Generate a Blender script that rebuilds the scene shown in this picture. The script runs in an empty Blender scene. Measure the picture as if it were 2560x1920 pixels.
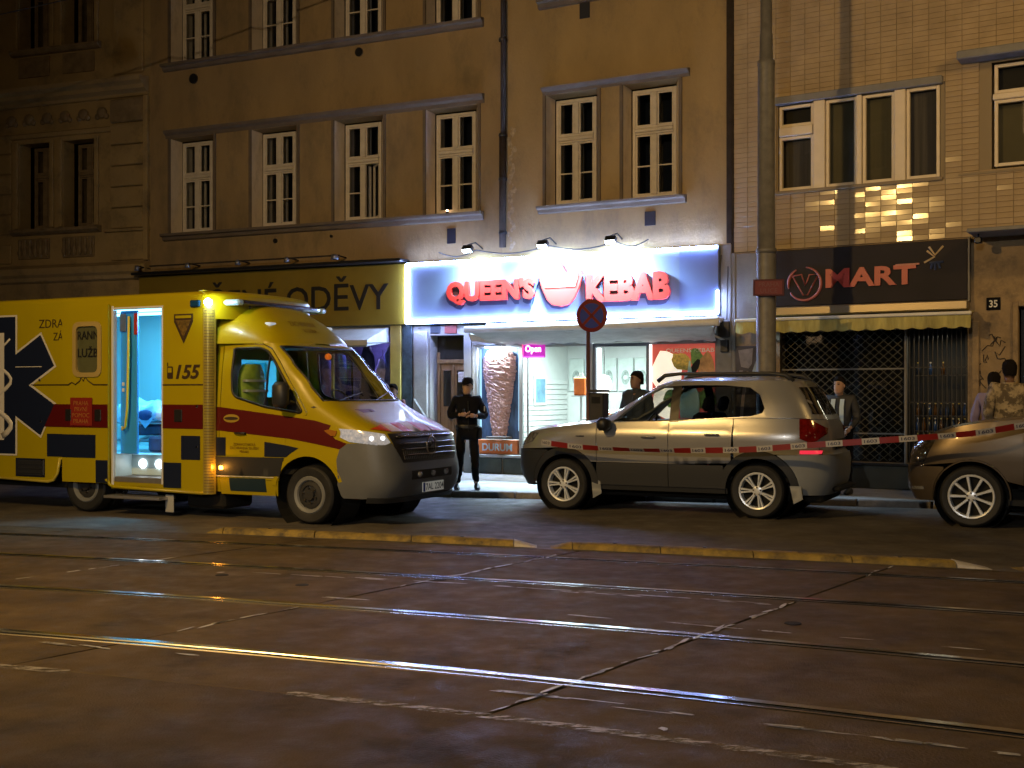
import bpy, bmesh, math, random
from mathutils import Vector, Matrix
from mathutils.geometry import delaunay_2d_cdt
random.seed(7)
S = bpy.context.scene
COL = S.collection
R = math.radians

# ------------------------------------------------------------------ camera, world, exposure
cam_d = bpy.data.cameras.new('camera'); cam = bpy.data.objects.new('camera', cam_d); COL.objects.link(cam)
cam.location = (0, 0, 1.6); cam.rotation_euler = (R(90), 0, 0)
cam_d.sensor_width = 36; cam_d.lens = 41.0; cam_d.shift_y = .0093; cam_d.clip_end = 600; cam_d.clip_start = .05
S.camera = cam
W = bpy.data.worlds.new('World'); S.world = W; W.use_nodes = True
wn = W.node_tree.nodes; bg = wn['Background']
sky = wn.new('ShaderNodeTexSky'); sky.sky_type = 'NISHITA'; sky.sun_disc = False
sky.sun_elevation = R(-4); sky.sun_rotation = R(200)
W.node_tree.links.new(sky.outputs[0], bg.inputs[0]); bg.inputs[1].default_value = .015
S.view_settings.view_transform = 'Standard'; S.view_settings.look = 'None'
S.view_settings.exposure = 0; S.view_settings.gamma = 1; S.view_settings.use_curve_mapping = False
S.cycles.use_denoising = True; S.cycles.max_bounces = 8; S.cycles.transparent_max_bounces = 16
S.cycles.sample_clamp_indirect = 3.0; S.cycles.sample_clamp_direct = 40; S.cycles.blur_glossy = 1.0
S.cycles.caustics_reflective = False; S.cycles.caustics_refractive = False

# ------------------------------------------------------------------ materials
MATS = {}
def mat(name, c, r=.6, m=0, var=0, vs=2.0, bump=0, bs=40, coat=0, emit=None, es=0, stain=None, rv=0, stretch=None, spec=.5):
    if name in MATS: return MATS[name]
    M = bpy.data.materials.new(name); M.use_nodes = True; MATS[name] = M
    nt = M.node_tree; N = nt.nodes; L = nt.links; b = N['Principled BSDF']
    b.inputs['Base Color'].default_value = (*c, 1); b.inputs['Roughness'].default_value = r; b.inputs['Metallic'].default_value = m
    b.inputs['Coat Weight'].default_value = coat; b.inputs['Coat Roughness'].default_value = .04
    b.inputs['Specular IOR Level'].default_value = spec
    if emit: b.inputs['Emission Color'].default_value = (*emit, 1); b.inputs['Emission Strength'].default_value = es
    if var or bump or stain or rv:
        tc = N.new('ShaderNodeTexCoord'); src = tc.outputs['Object']
        if stretch:
            mp = N.new('ShaderNodeMapping'); mp.inputs['Scale'].default_value = stretch; L.new(src, mp.inputs[0]); src = mp.outputs[0]
        def noise(sc, det=5, rough=.6):
            n = N.new('ShaderNodeTexNoise'); n.inputs['Scale'].default_value = sc; n.inputs['Detail'].default_value = det
            n.inputs['Roughness'].default_value = rough; L.new(src, n.inputs[0]); return n.outputs[0]
        col = None
        if var:
            rp = N.new('ShaderNodeValToRGB'); rp.color_ramp.elements[0].position = .3; rp.color_ramp.elements[1].position = .7
            rp.color_ramp.elements[0].color = (*[x * (1 - var) for x in c], 1); rp.color_ramp.elements[1].color = (*[min(1, x * (1 + var)) for x in c], 1)
            L.new(noise(vs), rp.inputs[0]); col = rp.outputs[0]
        if stain:
            sc_, s_, lo, hi = stain
            rp = N.new('ShaderNodeValToRGB'); rp.color_ramp.elements[0].position = lo; rp.color_ramp.elements[1].position = hi
            L.new(noise(s_, 8, .7), rp.inputs[0])
            mx = N.new('ShaderNodeMix'); mx.data_type = 'RGBA'; L.new(rp.outputs[0], mx.inputs[0])
            if col: L.new(col, mx.inputs[6])
            else: mx.inputs[6].default_value = (*c, 1)
            mx.inputs[7].default_value = (*sc_, 1); col = mx.outputs[2]
        if col: L.new(col, b.inputs['Base Color'])
        if rv:
            mr = N.new('ShaderNodeMapRange'); mr.inputs[1].default_value = .3; mr.inputs[2].default_value = .7
            mr.inputs[3].default_value = max(.03, r - rv); mr.inputs[4].default_value = min(1, r + rv)
            L.new(noise(vs * 2.3 + .7), mr.inputs[0]); L.new(mr.outputs[0], b.inputs['Roughness'])
        if bump:
            bm_ = N.new('ShaderNodeBump'); bm_.inputs['Strength'].default_value = bump; bm_.inputs['Distance'].default_value = .02
            L.new(noise(bs, 6), bm_.inputs['Height']); L.new(bm_.outputs[0], b.inputs['Normal'])
    return M
def glass(name, tint=(.8, .85, .85), refl=1.0, rough=.02):
    if name in MATS: return MATS[name]
    M = bpy.data.materials.new(name); M.use_nodes = True; MATS[name] = M
    nt = M.node_tree; N = nt.nodes; L = nt.links; N.remove(N['Principled BSDF']); out = N['Material Output']
    t = N.new('ShaderNodeBsdfTransparent'); t.inputs[0].default_value = (*tint, 1)
    g = N.new('ShaderNodeBsdfGlossy'); g.inputs['Roughness'].default_value = rough
    f = N.new('ShaderNodeLayerWeight'); f.inputs[0].default_value = .5
    pw = N.new('ShaderNodeMath'); pw.operation = 'POWER'; pw.inputs[1].default_value = 4.0; L.new(f.outputs['Facing'], pw.inputs[0])
    mm = N.new('ShaderNodeMath'); mm.operation = 'MULTIPLY_ADD'; mm.inputs[1].default_value = .9 * refl; mm.inputs[2].default_value = .06 * refl; L.new(pw.outputs[0], mm.inputs[0])
    x = N.new('ShaderNodeMixShader'); L.new(mm.outputs[0], x.inputs[0]); L.new(t.outputs[0], x.inputs[1]); L.new(g.outputs[0], x.inputs[2])
    L.new(x.outputs[0], out.inputs[0]); return M
def emis(name, c, s): return mat(name, (.02, .02, .02), .5, emit=c, es=s)
def worn(name, c, r, lo, hi, sc, stretch=None):
    "paint that has worn away in patches: noise decides where it is still there"
    M = mat(name, c, r, var=.25, vs=6); nt = M.node_tree; N = nt.nodes; L = nt.links
    tc = N.new('ShaderNodeTexCoord'); n = N.new('ShaderNodeTexNoise'); n.inputs['Scale'].default_value = sc; n.inputs['Detail'].default_value = 9; n.inputs['Roughness'].default_value = .75
    src = tc.outputs['Object']
    if stretch:
        mp = N.new('ShaderNodeMapping'); mp.inputs['Scale'].default_value = stretch; L.new(src, mp.inputs[0]); src = mp.outputs[0]
    L.new(src, n.inputs[0])
    rp = N.new('ShaderNodeMapRange'); rp.inputs[1].default_value = lo; rp.inputs[2].default_value = hi; L.new(n.outputs[0], rp.inputs[0])
    L.new(rp.outputs[0], N['Principled BSDF'].inputs['Alpha']); return M

# ------------------------------------------------------------------ mesh helpers
def V(*a): return Vector(a)
class MB:
    def __init__(s): s.v = []; s.f = []; s.m = []
    def add(s, vs, fs, m=0):
        o = len(s.v); s.v += [tuple(p) for p in vs]
        for f in fs: s.f.append([i + o for i in f]); s.m.append(m)
        return s
    def quad(s, a, b, c, d, m=0): return s.add([a, b, c, d], [(0, 1, 2, 3)], m)
    def box(s, x0, x1, y0, y1, z0, z1, b=0, m=0, mt=None):
        if b <= 0:
            vs = [(x, y, z) for x in (x0, x1) for y in (y0, y1) for z in (z0, z1)]
            fs = [(0, 1, 3, 2), (4, 6, 7, 5), (0, 4, 5, 1), (2, 3, 7, 6), (0, 2, 6, 4), (1, 5, 7, 3)]
        else:
            b = min(b, abs(x1 - x0) * .45, abs(y1 - y0) * .45, abs(z1 - z0) * .45)
            X = (x0, x1); Y = (y0, y1); Z = (z0, z1); vs = []; ix = {}
            for i in (0, 1):
                for j in (0, 1):
                    for k in (0, 1):
                        sx, sy, sz = (b if i == 0 else -b), (b if j == 0 else -b), (b if k == 0 else -b)
                        ix[i, j, k, 0] = len(vs); vs.append((X[i], Y[j] + sy, Z[k] + sz))
                        ix[i, j, k, 1] = len(vs); vs.append((X[i] + sx, Y[j], Z[k] + sz))
                        ix[i, j, k, 2] = len(vs); vs.append((X[i] + sx, Y[j] + sy, Z[k]))
            fs = []
            for i in (0, 1):
                fs.append([ix[i, 0, 0, 0], ix[i, 1, 0, 0], ix[i, 1, 1, 0], ix[i, 0, 1, 0]])
                fs.append([ix[0, i, 0, 1], ix[1, i, 0, 1], ix[1, i, 1, 1], ix[0, i, 1, 1]])
                fs.append([ix[0, 0, i, 2], ix[1, 0, i, 2], ix[1, 1, i, 2], ix[0, 1, i, 2]])
                for j in (0, 1):
                    fs.append([ix[i, j, 0, 0], ix[i, j, 1, 0], ix[i, j, 1, 1], ix[i, j, 0, 1]])
                    fs.append([ix[i, 0, j, 0], ix[i, 1, j, 0], ix[i, 1, j, 2], ix[i, 0, j, 2]])
                    fs.append([ix[0, i, j, 1], ix[1, i, j, 1], ix[1, i, j, 2], ix[0, i, j, 2]])
                    for k in (0, 1): fs.append([ix[i, j, k, 0], ix[i, j, k, 1], ix[i, j, k, 2]])
        if mt is not None: vs = [mt @ Vector(p) for p in vs]
        return s.add(vs, fs, m)
    def prism(s, poly, y0, y1, ax='y', m=0):
        "poly in (x,z) extruded along y, or (x,y) along z, or (y,z) along x"
        f = {'y': lambda p, t: (p[0], t, p[1]), 'z': lambda p, t: (p[0], p[1], t), 'x': lambda p, t: (t, p[0], p[1])}[ax]
        n = len(poly); vs = [f(p, y0) for p in poly] + [f(p, y1) for p in poly]
        fs = [list(range(n)), list(range(2 * n - 1, n - 1, -1))] + [(i, (i + 1) % n, n + (i + 1) % n, n + i) for i in range(n)]
        return s.add(vs, fs, m)
    def tube(s, pts, r, n=8, m=0, cap=True):
        pts = [Vector(p) for p in pts]; k = len(pts); rs = r if isinstance(r, (list, tuple)) else [r] * k; vs = []; fs = []; up = None
        for i, p in enumerate(pts):
            t = (pts[min(i + 1, k - 1)] - pts[max(i - 1, 0)]).normalized()
            if up is None: up = Vector((0, 0, 1)) if abs(t.z) < .9 else Vector((1, 0, 0))
            a = t.cross(up); a = a.normalized() if a.length > 1e-6 else Vector((1, 0, 0)); b = a.cross(t).normalized(); up = b
            for j in range(n):
                q = 2 * math.pi * j / n; vs.append(p + (a * math.cos(q) + b * math.sin(q)) * rs[i])
        for i in range(k - 1):
            for j in range(n): fs.append((i * n + j, i * n + (j + 1) % n, (i + 1) * n + (j + 1) % n, (i + 1) * n + j))
        if cap: fs += [list(range(n))[::-1], [(k - 1) * n + j for j in range(n)]]
        return s.add(vs, fs, m)
    def lathe(s, prof, c=(0, 0, 0), ax='z', n=24, m=0, a0=0, a1=2 * math.pi):
        "prof = [(radius, along axis)]"
        full = abs(a1 - a0) > 6.28; cols = n if full else n + 1; vs = []; fs = []; c = Vector(c)
        for r, h in prof:
            for j in range(cols):
                q = a0 + (a1 - a0) * j / n; x, y = r * math.cos(q), r * math.sin(q)
                vs.append(c + Vector({'z': (x, y, h), 'y': (x, h, y), 'x': (h, x, y)}[ax]))
        for i in range(len(prof) - 1):
            for j in range(n): fs.append((i * cols + j, i * cols + (j + 1) % cols, (i + 1) * cols + (j + 1) % cols, (i + 1) * cols + j))
        return s.add(vs, fs, m)
    def ball(s, c, r, n=10, m=0, sc=(1, 1, 1)):
        vs = []; fs = []; h = n // 2
        for i in range(h + 1):
            a = math.pi * i / h
            for j in range(n):
                q = 2 * math.pi * j / n
                vs.append((c[0] + r * sc[0] * math.sin(a) * math.cos(q), c[1] + r * sc[1] * math.sin(a) * math.sin(q), c[2] + r * sc[2] * math.cos(a)))
        for i in range(h):
            for j in range(n): fs.append((i * n + j, i * n + (j + 1) % n, (i + 1) * n + (j + 1) % n, (i + 1) * n + j))
        return s.add(vs, fs, m)
    def grid(s, rows, m=0, close=False):
        n = len(rows[0]); vs = [p for r in rows for p in r]
        fs = [(i * n + j, i * n + (j + 1) % n, (i + 1) * n + (j + 1) % n, (i + 1) * n + j) for i in range(len(rows) - 1) for j in range(n if close else n - 1)]
        return s.add(vs, fs, m)
    def mesh(s, name, mats, smooth=False, weld=True):
        me = bpy.data.meshes.new(name); bm = bmesh.new(); vv = [bm.verts.new(p) for p in s.v]
        for f, mi in zip(s.f, s.m):
            try:
                fc = bm.faces.new([vv[i] for i in dict.fromkeys(f)]); fc.material_index = mi; fc.smooth = bool(smooth)
            except ValueError: pass
        if weld: bmesh.ops.remove_doubles(bm, verts=bm.verts, dist=1e-5)
        bmesh.ops.recalc_face_normals(bm, faces=bm.faces)
        if smooth and smooth is not True:
            for e in bm.edges:
                if len(e.link_faces) == 2 and e.calc_face_angle(0) > smooth: e.smooth = False
        bm.to_mesh(me); bm.free()
        for q in (mats if isinstance(mats, (list, tuple)) else [mats]): me.materials.append(q)
        return me
    def obj(s, name, mats, parent=None, smooth=False, weld=True, **kw):
        return link(name, s.mesh(name, mats, smooth, weld), parent, **kw)
def link(name, me, parent=None, loc=None, rot=None, **kw):
    o = bpy.data.objects.new(name, me); COL.objects.link(o)
    if parent: o.parent = parent
    if loc is not None: o.location = loc
    if rot is not None: o.rotation_euler = rot
    for k, v in kw.items(): o[k] = v
    return o
def thing(name, label, cat, loc=(0, 0, 0), rz=0, group=None):
    o = bpy.data.objects.new(name, None); COL.objects.link(o); o.location = loc; o.rotation_euler = (0, 0, R(rz)); o['label'] = label; o['category'] = cat
    if group: o['group'] = group
    return o
def tag(o, label, cat, group=None):
    o['label'] = label; o['category'] = cat
    if group: o['group'] = group
    return o
def inpoly(p, poly):
    x, y = p; c = False; j = len(poly) - 1
    for i in range(len(poly)):
        xi, yi = poly[i]; xj, yj = poly[j]
        if (yi > y) != (yj > y) and x < (xj - xi) * (y - yi) / (yj - yi) + xi: c = not c
        j = i
    return c
def resample(poly, st, opened=False):
    out = []
    for i, a in enumerate(poly):
        if opened and i == len(poly) - 1: out.append(a); break
        b = poly[(i + 1) % len(poly)]; n = max(1, int(math.hypot(b[0] - a[0], b[1] - a[1]) / st + .5))
        out += [(a[0] + (b[0] - a[0]) * k / n, a[1] + (b[1] - a[1]) * k / n) for k in range(n)]
    return out
def rounded(poly, r, n=4):
    out = []
    for i, p in enumerate(poly):
        p = Vector(p); a = Vector(poly[i - 1]) - p; b = Vector(poly[(i + 1) % len(poly)]) - p
        rr = min(r, a.length * .45, b.length * .45); a = p + a.normalized() * rr; b = p + b.normalized() * rr
        for k in range(n + 1):
            t = k / n; out.append(tuple(a * (1 - t) ** 2 + p * 2 * t * (1 - t) + b * t * t))
    return out
def panel(name, SF, poly, holes, mats, parent, step=.07, off=0, rim=.012, smooth=True, **kw):
    "a sheet cut to an outline in the (a,b) domain of the surface SF(a,b,offset), with real thickness at its edges"
    poly = resample(poly, step); holes = [resample(h, step) for h in holes]
    vs = [Vector(p) for p in poly]; ed = [(i, (i + 1) % len(poly)) for i in range(len(poly))]
    for h in holes:
        o = len(vs); vs += [Vector(p) for p in h]; ed += [(o + i, o + (i + 1) % len(h)) for i in range(len(h))]
    bd = list(vs); xs = [p[0] for p in poly]; zs = [p[1] for p in poly]
    x = min(xs) + step * .5
    while x < max(xs):
        z = min(zs) + step * .5
        while z < max(zs):
            if inpoly((x, z), poly) and not any(inpoly((x, z), h) for h in holes) and min((q[0] - x) ** 2 + (q[1] - z) ** 2 for q in bd) > (step * .55) ** 2: vs.append(Vector((x, z)))
            z += step
        x += step
    ov, oe, of, *_ = delaunay_2d_cdt(vs, ed, [], 0, 1e-6)
    tris = []
    for f in of:
        c = sum((ov[i] for i in f), Vector((0, 0))) / len(f)
        if inpoly(c, poly) and not any(inpoly(c, h) for h in holes): tris.append(list(f))
    P = [SF(q[0], q[1], off) for q in ov]; m = MB()
    bm = bmesh.new(); bv = [bm.verts.new(p) for p in P]; cnt = {}
    for t in tris:
        for i in range(3):
            k = (t[i], t[(i + 1) % 3]); cnt[tuple(sorted(k))] = cnt.get(tuple(sorted(k)), 0) + 1
        try: f = bm.faces.new([bv[i] for i in t]); f.smooth = smooth
        except ValueError: pass
    if rim:
        d = {}; e = {}
        for (i, j), c in cnt.items():
            if c == 1:
                for k in (i, j):
                    if k not in d: d[k] = bm.verts.new(SF(ov[k][0], ov[k][1], off - rim)); e[k] = bm.verts.new(P[k])
                try: f = bm.faces.new([e[i], e[j], d[j], d[i]])
                except ValueError: pass
    bmesh.ops.recalc_face_normals(bm, faces=[f for f in bm.faces])
    me = bpy.data.meshes.new(name)
    for v in [v for v in bm.verts if not v.link_faces]: bm.verts.remove(v)
    bm.to_mesh(me); bm.free()
    for q in (mats if isinstance(mats, (list, tuple)) else [mats]): me.materials.append(q)
    return link(name, me, parent, **kw)
def text(name, s, x0, x1, z0, z1, y, mats, parent, depth=.004, bold=0, shear=0, back=False, tf=None, **kw):
    "lettering fitted to a box in the local xz plane, facing -y"
    cu = bpy.data.curves.new('lettering', 'FONT'); cu.body = s; cu.size = 1; cu.extrude = .5; cu.offset = bold; cu.shear = shear; cu.resolution_u = 3
    cu.align_x = 'CENTER'; cu.space_line = .95
    t = bpy.data.objects.new('lettering', cu); COL.objects.link(t); dg = bpy.context.evaluated_depsgraph_get()
    me = bpy.data.meshes.new_from_object(t.evaluated_get(dg)); bpy.data.objects.remove(t); bpy.data.curves.remove(cu)
    X = [v.co.x for v in me.vertices]; Y = [v.co.y for v in me.vertices]; a, b, c, d = min(X), max(X), min(Y), max(Y)
    for v in me.vertices:
        u = (v.co.x - a) / (b - a); w = (v.co.y - c) / (d - c); k = .5 - v.co.z
        p = Vector((x0 + (x1 - x0) * u, y - depth + depth * k * 1.0, z0 + (z1 - z0) * w))
        v.co = tf(p) if tf else p
    me.materials.clear(); me.materials.append(mats)
    return link(name, me, parent, **kw)
def lamp(name, kind, loc, col, e, parent=None, aim=None, size=.1, spot=120, blend=.5, sy=None):
    l = bpy.data.lights.new(name, kind); l.color = col; l.energy = e
    if kind == 'AREA':
        l.size = size
        if sy: l.shape = 'RECTANGLE'; l.size_y = sy
    else: l.shadow_soft_size = size
    if kind == 'SPOT': l.spot_size = R(spot); l.spot_blend = blend
    o = bpy.data.objects.new(name, l); COL.objects.link(o); o.location = loc
    if parent: o.parent = parent
    if aim is not None: o.rotation_euler = (Vector(aim) - Vector(loc)).to_track_quat('-Z', 'Y').to_euler()
    return o
def lerp(tab, z):
    if z <= tab[0][0]: return tab[0][1]
    for (a, b), (c, d) in zip(tab, tab[1:]):
        if z <= c:
            t = (z - a) / (c - a); t2 = t * t * (3 - 2 * t); t = .5 * t + .5 * t2; return b + (d - b) * t
    return tab[-1][1]

# shared materials
m_black = mat('black_plastic', (.012, .012, .013), .45)
m_dark = mat('dark_void', (.004, .004, .004), .9)
m_rubber = mat('tyre_rubber', (.014, .0145, .016), .65, var=.35, vs=9)
m_alloy = mat('alloy', (.78, .84, .94), .3, .3)
m_chrome = mat('chrome', (.7, .7, .72), .12, 1)
m_steel = mat('galvanised_steel', (.15, .145, .14), .55, .2, var=.2, vs=8)
m_white = mat('white_paint', (.74, .74, .74), .5, var=.1, vs=4)
m_frame = mat('window_frame_paint', (.56, .50, .42), .5, var=.12, vs=6)
m_pane = glass('window_glass', (.85, .86, .84), .9)
m_skin = mat('skin', (.42, .25, .17), .5)
m_skin2 = mat('darker_skin', (.20, .11, .07), .5)
m_hair = mat('dark_hair', (.009, .007, .006), .9, spec=.15, bump=.6, bs=90)
# ------------------------------------------------------------------ street lamps (the place's own light) and one added fill lamp
SOD = (1, .60, .185)
def span_lamp(label, loc, e, aim, spot=150, wires=()):
    t = thing('street_lamp', label, 'street lamp', loc, 0, 'street lamps over the road')
    MB().lathe([(.02, .22), (.09, .2), (.14, .08), (.2, .02), (.2, 0), (.17, 0), (.12, .1), (.02, .14)], n=20).obj('lamp_shade', m_steel, t, True)
    MB().ball((0, 0, .03), .09, 12, sc=(1, 1, .6)).obj('bulb', emis('sodium_bulb', SOD, 60), t, True)
    w = MB()
    for a in wires: w.tube([(0, 0, .22), tuple(Vector(a) - Vector(loc))], .008, 5)
    if wires: w.obj('span_wire', m_black, t)
    lamp('street_lamp_light', 'SPOT', (0, 0, -.09), SOD, e, t, Vector(aim) - Vector(loc), .12 if loc[0] < 0 else .4, spot, 1.0)
    return t
P1L = (-6.8, 6.0, 7.5)
span_lamp('sodium lamp hung on wires above the tram tracks, left of the view', P1L, 3500, (5.5, 16, 1.8), 158, ((-14, 27, 9.5), (-11, -2, 9)))
P2L = (9.5, 9.0, 8.6)
span_lamp('sodium lamp hung on wires above the tram tracks, right of the view', P2L, 1100, (7, 17, 5), 72, ((13, 14, 9), (5, -6, 9)))
t = thing('added_fill_lamp', 'added fill lamp on the house front across the street, behind the viewer', 'street lamp', (-5.5, -9.75, 6.4), 0, 'street lamps over the road')  # added fill light aimed at the facades and cars, no known fixture here
MB().box(-.16, .16, .05, .22, -.12, .12, .03).obj('lamp_head', mat('black_plastic', (.012, .012, .013), .45), t); MB().tube([(0, -.05, -.2), (0, .06, -.1)], .02, 6).obj('arm', m_steel, t)
MB().box(-.14, .14, .222, .228, -.1, .1).obj('fill_lamp_panel', emis('fill_lamp_panel', (.75, .87, 1), 25), t)
lamp('added_fill_light', 'SPOT', (0, .26, 0), (.95, .90, .80), 3300, t, (7.0, 28, -4.4), .12, 58, .8)
op = thing('apartment_house', 'plain house front across the street behind the viewer with a few added lit windows', 'house', (0, -9.8, 0), 0, 'houses along the street')
MB().box(-32, 32, -8, 0, 0, 15, 0).obj('wall', mat('opposite_wall', (.22, .19, .15), .9, var=.15, vs=.5), op)
for fl in range(4):
    for k in range(13):
        x = -28 + k * 4.6; lit = (fl * 7 + k * 5) % 11 in (0, 3); w_ = MB().box(x - .65, x + .65, .002, .05, 4.2 + fl * 2.8, 6.0 + fl * 2.8).obj('window', mat('opp_frame', (.5, .47, .42), .6), op)
        MB().box(x - .58, x - .03, .051, .06, 4.27 + fl * 2.8, 5.93 + fl * 2.8).box(x + .03, x + .58, .051, .06, 4.27 + fl * 2.8, 5.93 + fl * 2.8).obj('pane', emis('added_pane_glow', (1, .62, .3), 2.2) if lit else mat('opp_glass', (.01, .01, .012), .1), w_)  # glowing panes added so glass and car paint have something to mirror

# ------------------------------------------------------------------ ground, road, tram track, kerb, pavement
m_asph = mat('asphalt', (.105, .094, .080), .68, spec=.25, var=.35, vs=1.3, bump=.5, bs=55, rv=.2, stain=((.035, .034, .033), .55, .5, .75))
m_asph2 = mat('old_asphalt', (.084, .060, .032), .7, spec=.18, var=.35, vs=1.1, bump=.6, bs=70, rv=.22, stain=((.034, .027, .018), 1.3, .5, .74))
m_conc = mat('track_slab_concrete', (.098, .070, .036), .7, spec=.16, var=.28, vs=1.7, bump=.5, bs=60, rv=.18, stain=((.040, .031, .021), 1.9, .5, .74))
m_pave = mat('pavement_asphalt', (.30, .295, .29), .6, var=.22, vs=2.2, bump=.3, bs=60, rv=.15, stain=((.08, .078, .075), 1.6, .55, .8))
m_kerb = mat('kerb_granite', (.20, .185, .175), .7, var=.3, vs=7, bump=.4, bs=30)
m_groove = mat('rail_groove_dirt', (.008, .007, .006), .9)
m_rail = mat('rail_steel', (.74, .77, .82), .16, 1, var=.08, vs=1.5, stretch=(.15, 6, 1))
m_rail2 = mat('rail_lip_steel', (.62, .58, .54), .24, 1, var=.15, vs=2)
m_seal = worn('joint_mortar', (.46, .46, .47), .45, .36, .46, 9)
m_line = worn('worn_line_paint', (.34, .31, .27), .55, .45, .57, 5, (1.2, 5, 1))
def quadr(pts):
    (x0, y0), (x1, y1), (x2, y2) = pts; d01 = (y1 - y0) / (x1 - x0); d12 = (y2 - y1) / (x2 - x1); b = (d12 - d01) / (x2 - x0)
    def f(x):
        g = lambda q: y0 + d01 * (q - x0) + b * (q - x0) * (q - x1)
        lo, hi = -8.5, 6.5
        if x < lo: return g(lo) + (g(lo + .1) - g(lo)) / .1 * (x - lo)
        if x > hi: return g(hi) + (g(hi) - g(hi - .1)) / .1 * (x - hi)
        return g(x)
    return f
r1 = quadr(((-5.84, 13.31), (0, 11.49), (4.34, 9.88))); r2 = quadr(((-5.11, 11.65), (0, 9.93), (3.72, 8.47)))
r3 = quadr(((-4.25, 9.69), (0, 8.23), (3.02, 6.88))); r4 = quadr(((-3.45, 7.86), (0, 6.59), (2.4, 5.48)))
yk = quadr(((-3.47, 13.38), (.26, 12.12), (4.33, 10.62)))
edge_near = lambda x: r4(x) - .86
slab_far = lambda x: yk(x) - .10
kerb_pts = [(-40, 33.5), (-14, 23.2), (-6.5, 20.1), (-1, 18.0), (1.2, 17.55), (3.7, 16.93), (5.5, 16.35), (9, 14.9), (26, 4.5)]
def kerb_y(x):
    for (a, b), (c, d) in zip(kerb_pts, kerb_pts[1:]):
        if x <= c: return b + (d - b) * (x - a) / (c - a)
    return kerb_pts[-1][1]
def strip(f0, f1, xs, z, m, name, **kw):
    mb = MB(); mb.grid([[(x, f0(x) + (f1(x) - f0(x)) * k / 6, z) for k in range(7)] for x in xs]); return mb.obj(name, m, None, True, **kw)
XS = [-45 + i * 1.25 for i in range(70)]
MB().grid([[(x, y, -.05) for y in (-60, -20, 0, 20, 60, 120)] for x in (-120, -40, 0, 40, 120)]).obj('ground', m_asph2, None, False, kind='structure')
strip(lambda x: slab_far(x) + .005, lambda x: kerb_y(x) - .005, XS, 0, m_asph, 'road', kind='structure')
road2 = strip(lambda x: -40, lambda x: edge_near(x), XS, 0, m_asph2, 'road', kind='structure')
pv = MB(); pv.grid([[(x, kerb_y(x) + .15 + (kerb_y(x) * 0 + 14) * k / 8, .09) for k in range(9)] for x in XS])
pv.obj('pavement', m_pave, None, False, kind='structure')
kb = bpy.data.objects.new('kerb', None); COL.objects.link(kb); kb['kind'] = 'structure'
def kerb_run():
    x = -13.0
    while x < 9:
        a = Vector((x, kerb_y(x), 0)); L = 1.0; b = a
        sl = (kerb_y(x + .5) - kerb_y(x)) / .5; d = Vector((1, sl, 0)).normalized(); x2 = x + d.x * L
        m = MB().box(0, .985, 0, .16, -.05, .094 + random.uniform(-.004, .004), .014)
        m.obj('kerb_stone', m_kerb, kb).matrix_local = Matrix.Translation(a) @ Matrix.Rotation(math.atan2(sl, 1), 4, 'Z')
        x = x2
kerb_run()
tb = bpy.data.objects.new('tram_track', None); COL.objects.link(tb); tb['kind'] = 'structure'
bands = [(slab_far, lambda x: r1(x) + .055), (lambda x: r1(x) - .085, lambda x: r2(x) + .055), (lambda x: r2(x) - .085, lambda x: r3(x) + .055),
         (lambda x: r3(x) - .085, lambda x: r4(x) + .055), (lambda x: r4(x) - .085, lambda x: edge_near(x) + .004)]
def joint_x(k, f):
    "x where the skewed joint number k meets the curve f"
    x = 0.0
    for _ in range(20): x = -.03 + 3.6 * k - .73 * (10.87 - f(x))
    return x
for bi, (f0, f1) in enumerate(bands):
    for k in range(-4, 5):
        a0, a1 = joint_x(k, f0), joint_x(k + 1, f0); b0, b1 = joint_x(k, f1), joint_x(k + 1, f1); g = .013; n = 5; zt = random.uniform(-.002, .002)
        top = [[(a0 + g + (a1 - a0 - 2 * g) * i / n, f0, 0) for i in range(n + 1)], [(b0 + g + (b1 - b0 - 2 * g) * i / n, f1, 0) for i in range(n + 1)]]
        rows = []
        tilt = random.uniform(-.003, .003)
        for t, ins, z in ((0, 0, -.045), (0, 0, -.008 + zt), (0, .012, zt), (.5, .012, zt + tilt), (1, .012, zt), (1, 0, -.008 + zt), (1, 0, -.045)):
            row = []
            for i in range(n + 1):
                xa, xb = top[0][i][0], top[1][i][0]; ya, yb = f0(xa), f1(xb); x = xa + (xb - xa) * t; y = ya + (yb - ya) * t
                if ins: y += math.copysign(ins, (yb - ya)) * (1 if t == 0 else -1 if t == 1 else 0)
                row.append((x, y, z))
            rows.append(row)
        m = MB().grid(rows)
        for c in (0, n):
            m.add([r[c] for r in rows], [list(range(len(rows)))])
        m.obj('concrete_slab', m_conc, tb)
for f in (r1, r2, r3, r4):
    XR = [-24 + i * .75 for i in range(60)]
    def prof(pr, nm, mm):
        rows = []
        for x in XR:
            sl = (f(x + .05) - f(x - .05)) / .1; nx, ny = -sl / math.hypot(1, sl), 1 / math.hypot(1, sl)
            rows.append([(x + nx * o, f(x) + ny * o, z) for o, z in pr])
        return MB().grid(rows).obj(nm, mm, None, R(4), kind='structure')
    prof([(.058, -.05), (.058, .001), (.05, .006), (-.012, .007), (-.018, .001), (-.018, -.05)], 'tram_rail', m_rail)
    prof([(-.018, -.035), (-.052, -.035)], 'rail_groove', m_groove)
    prof([(-.052, -.05), (-.052, -.001), (-.056, .003), (-.074, .003), (-.08, -.002), (-.08, -.05)], 'guard_rail', m_rail2)
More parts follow.
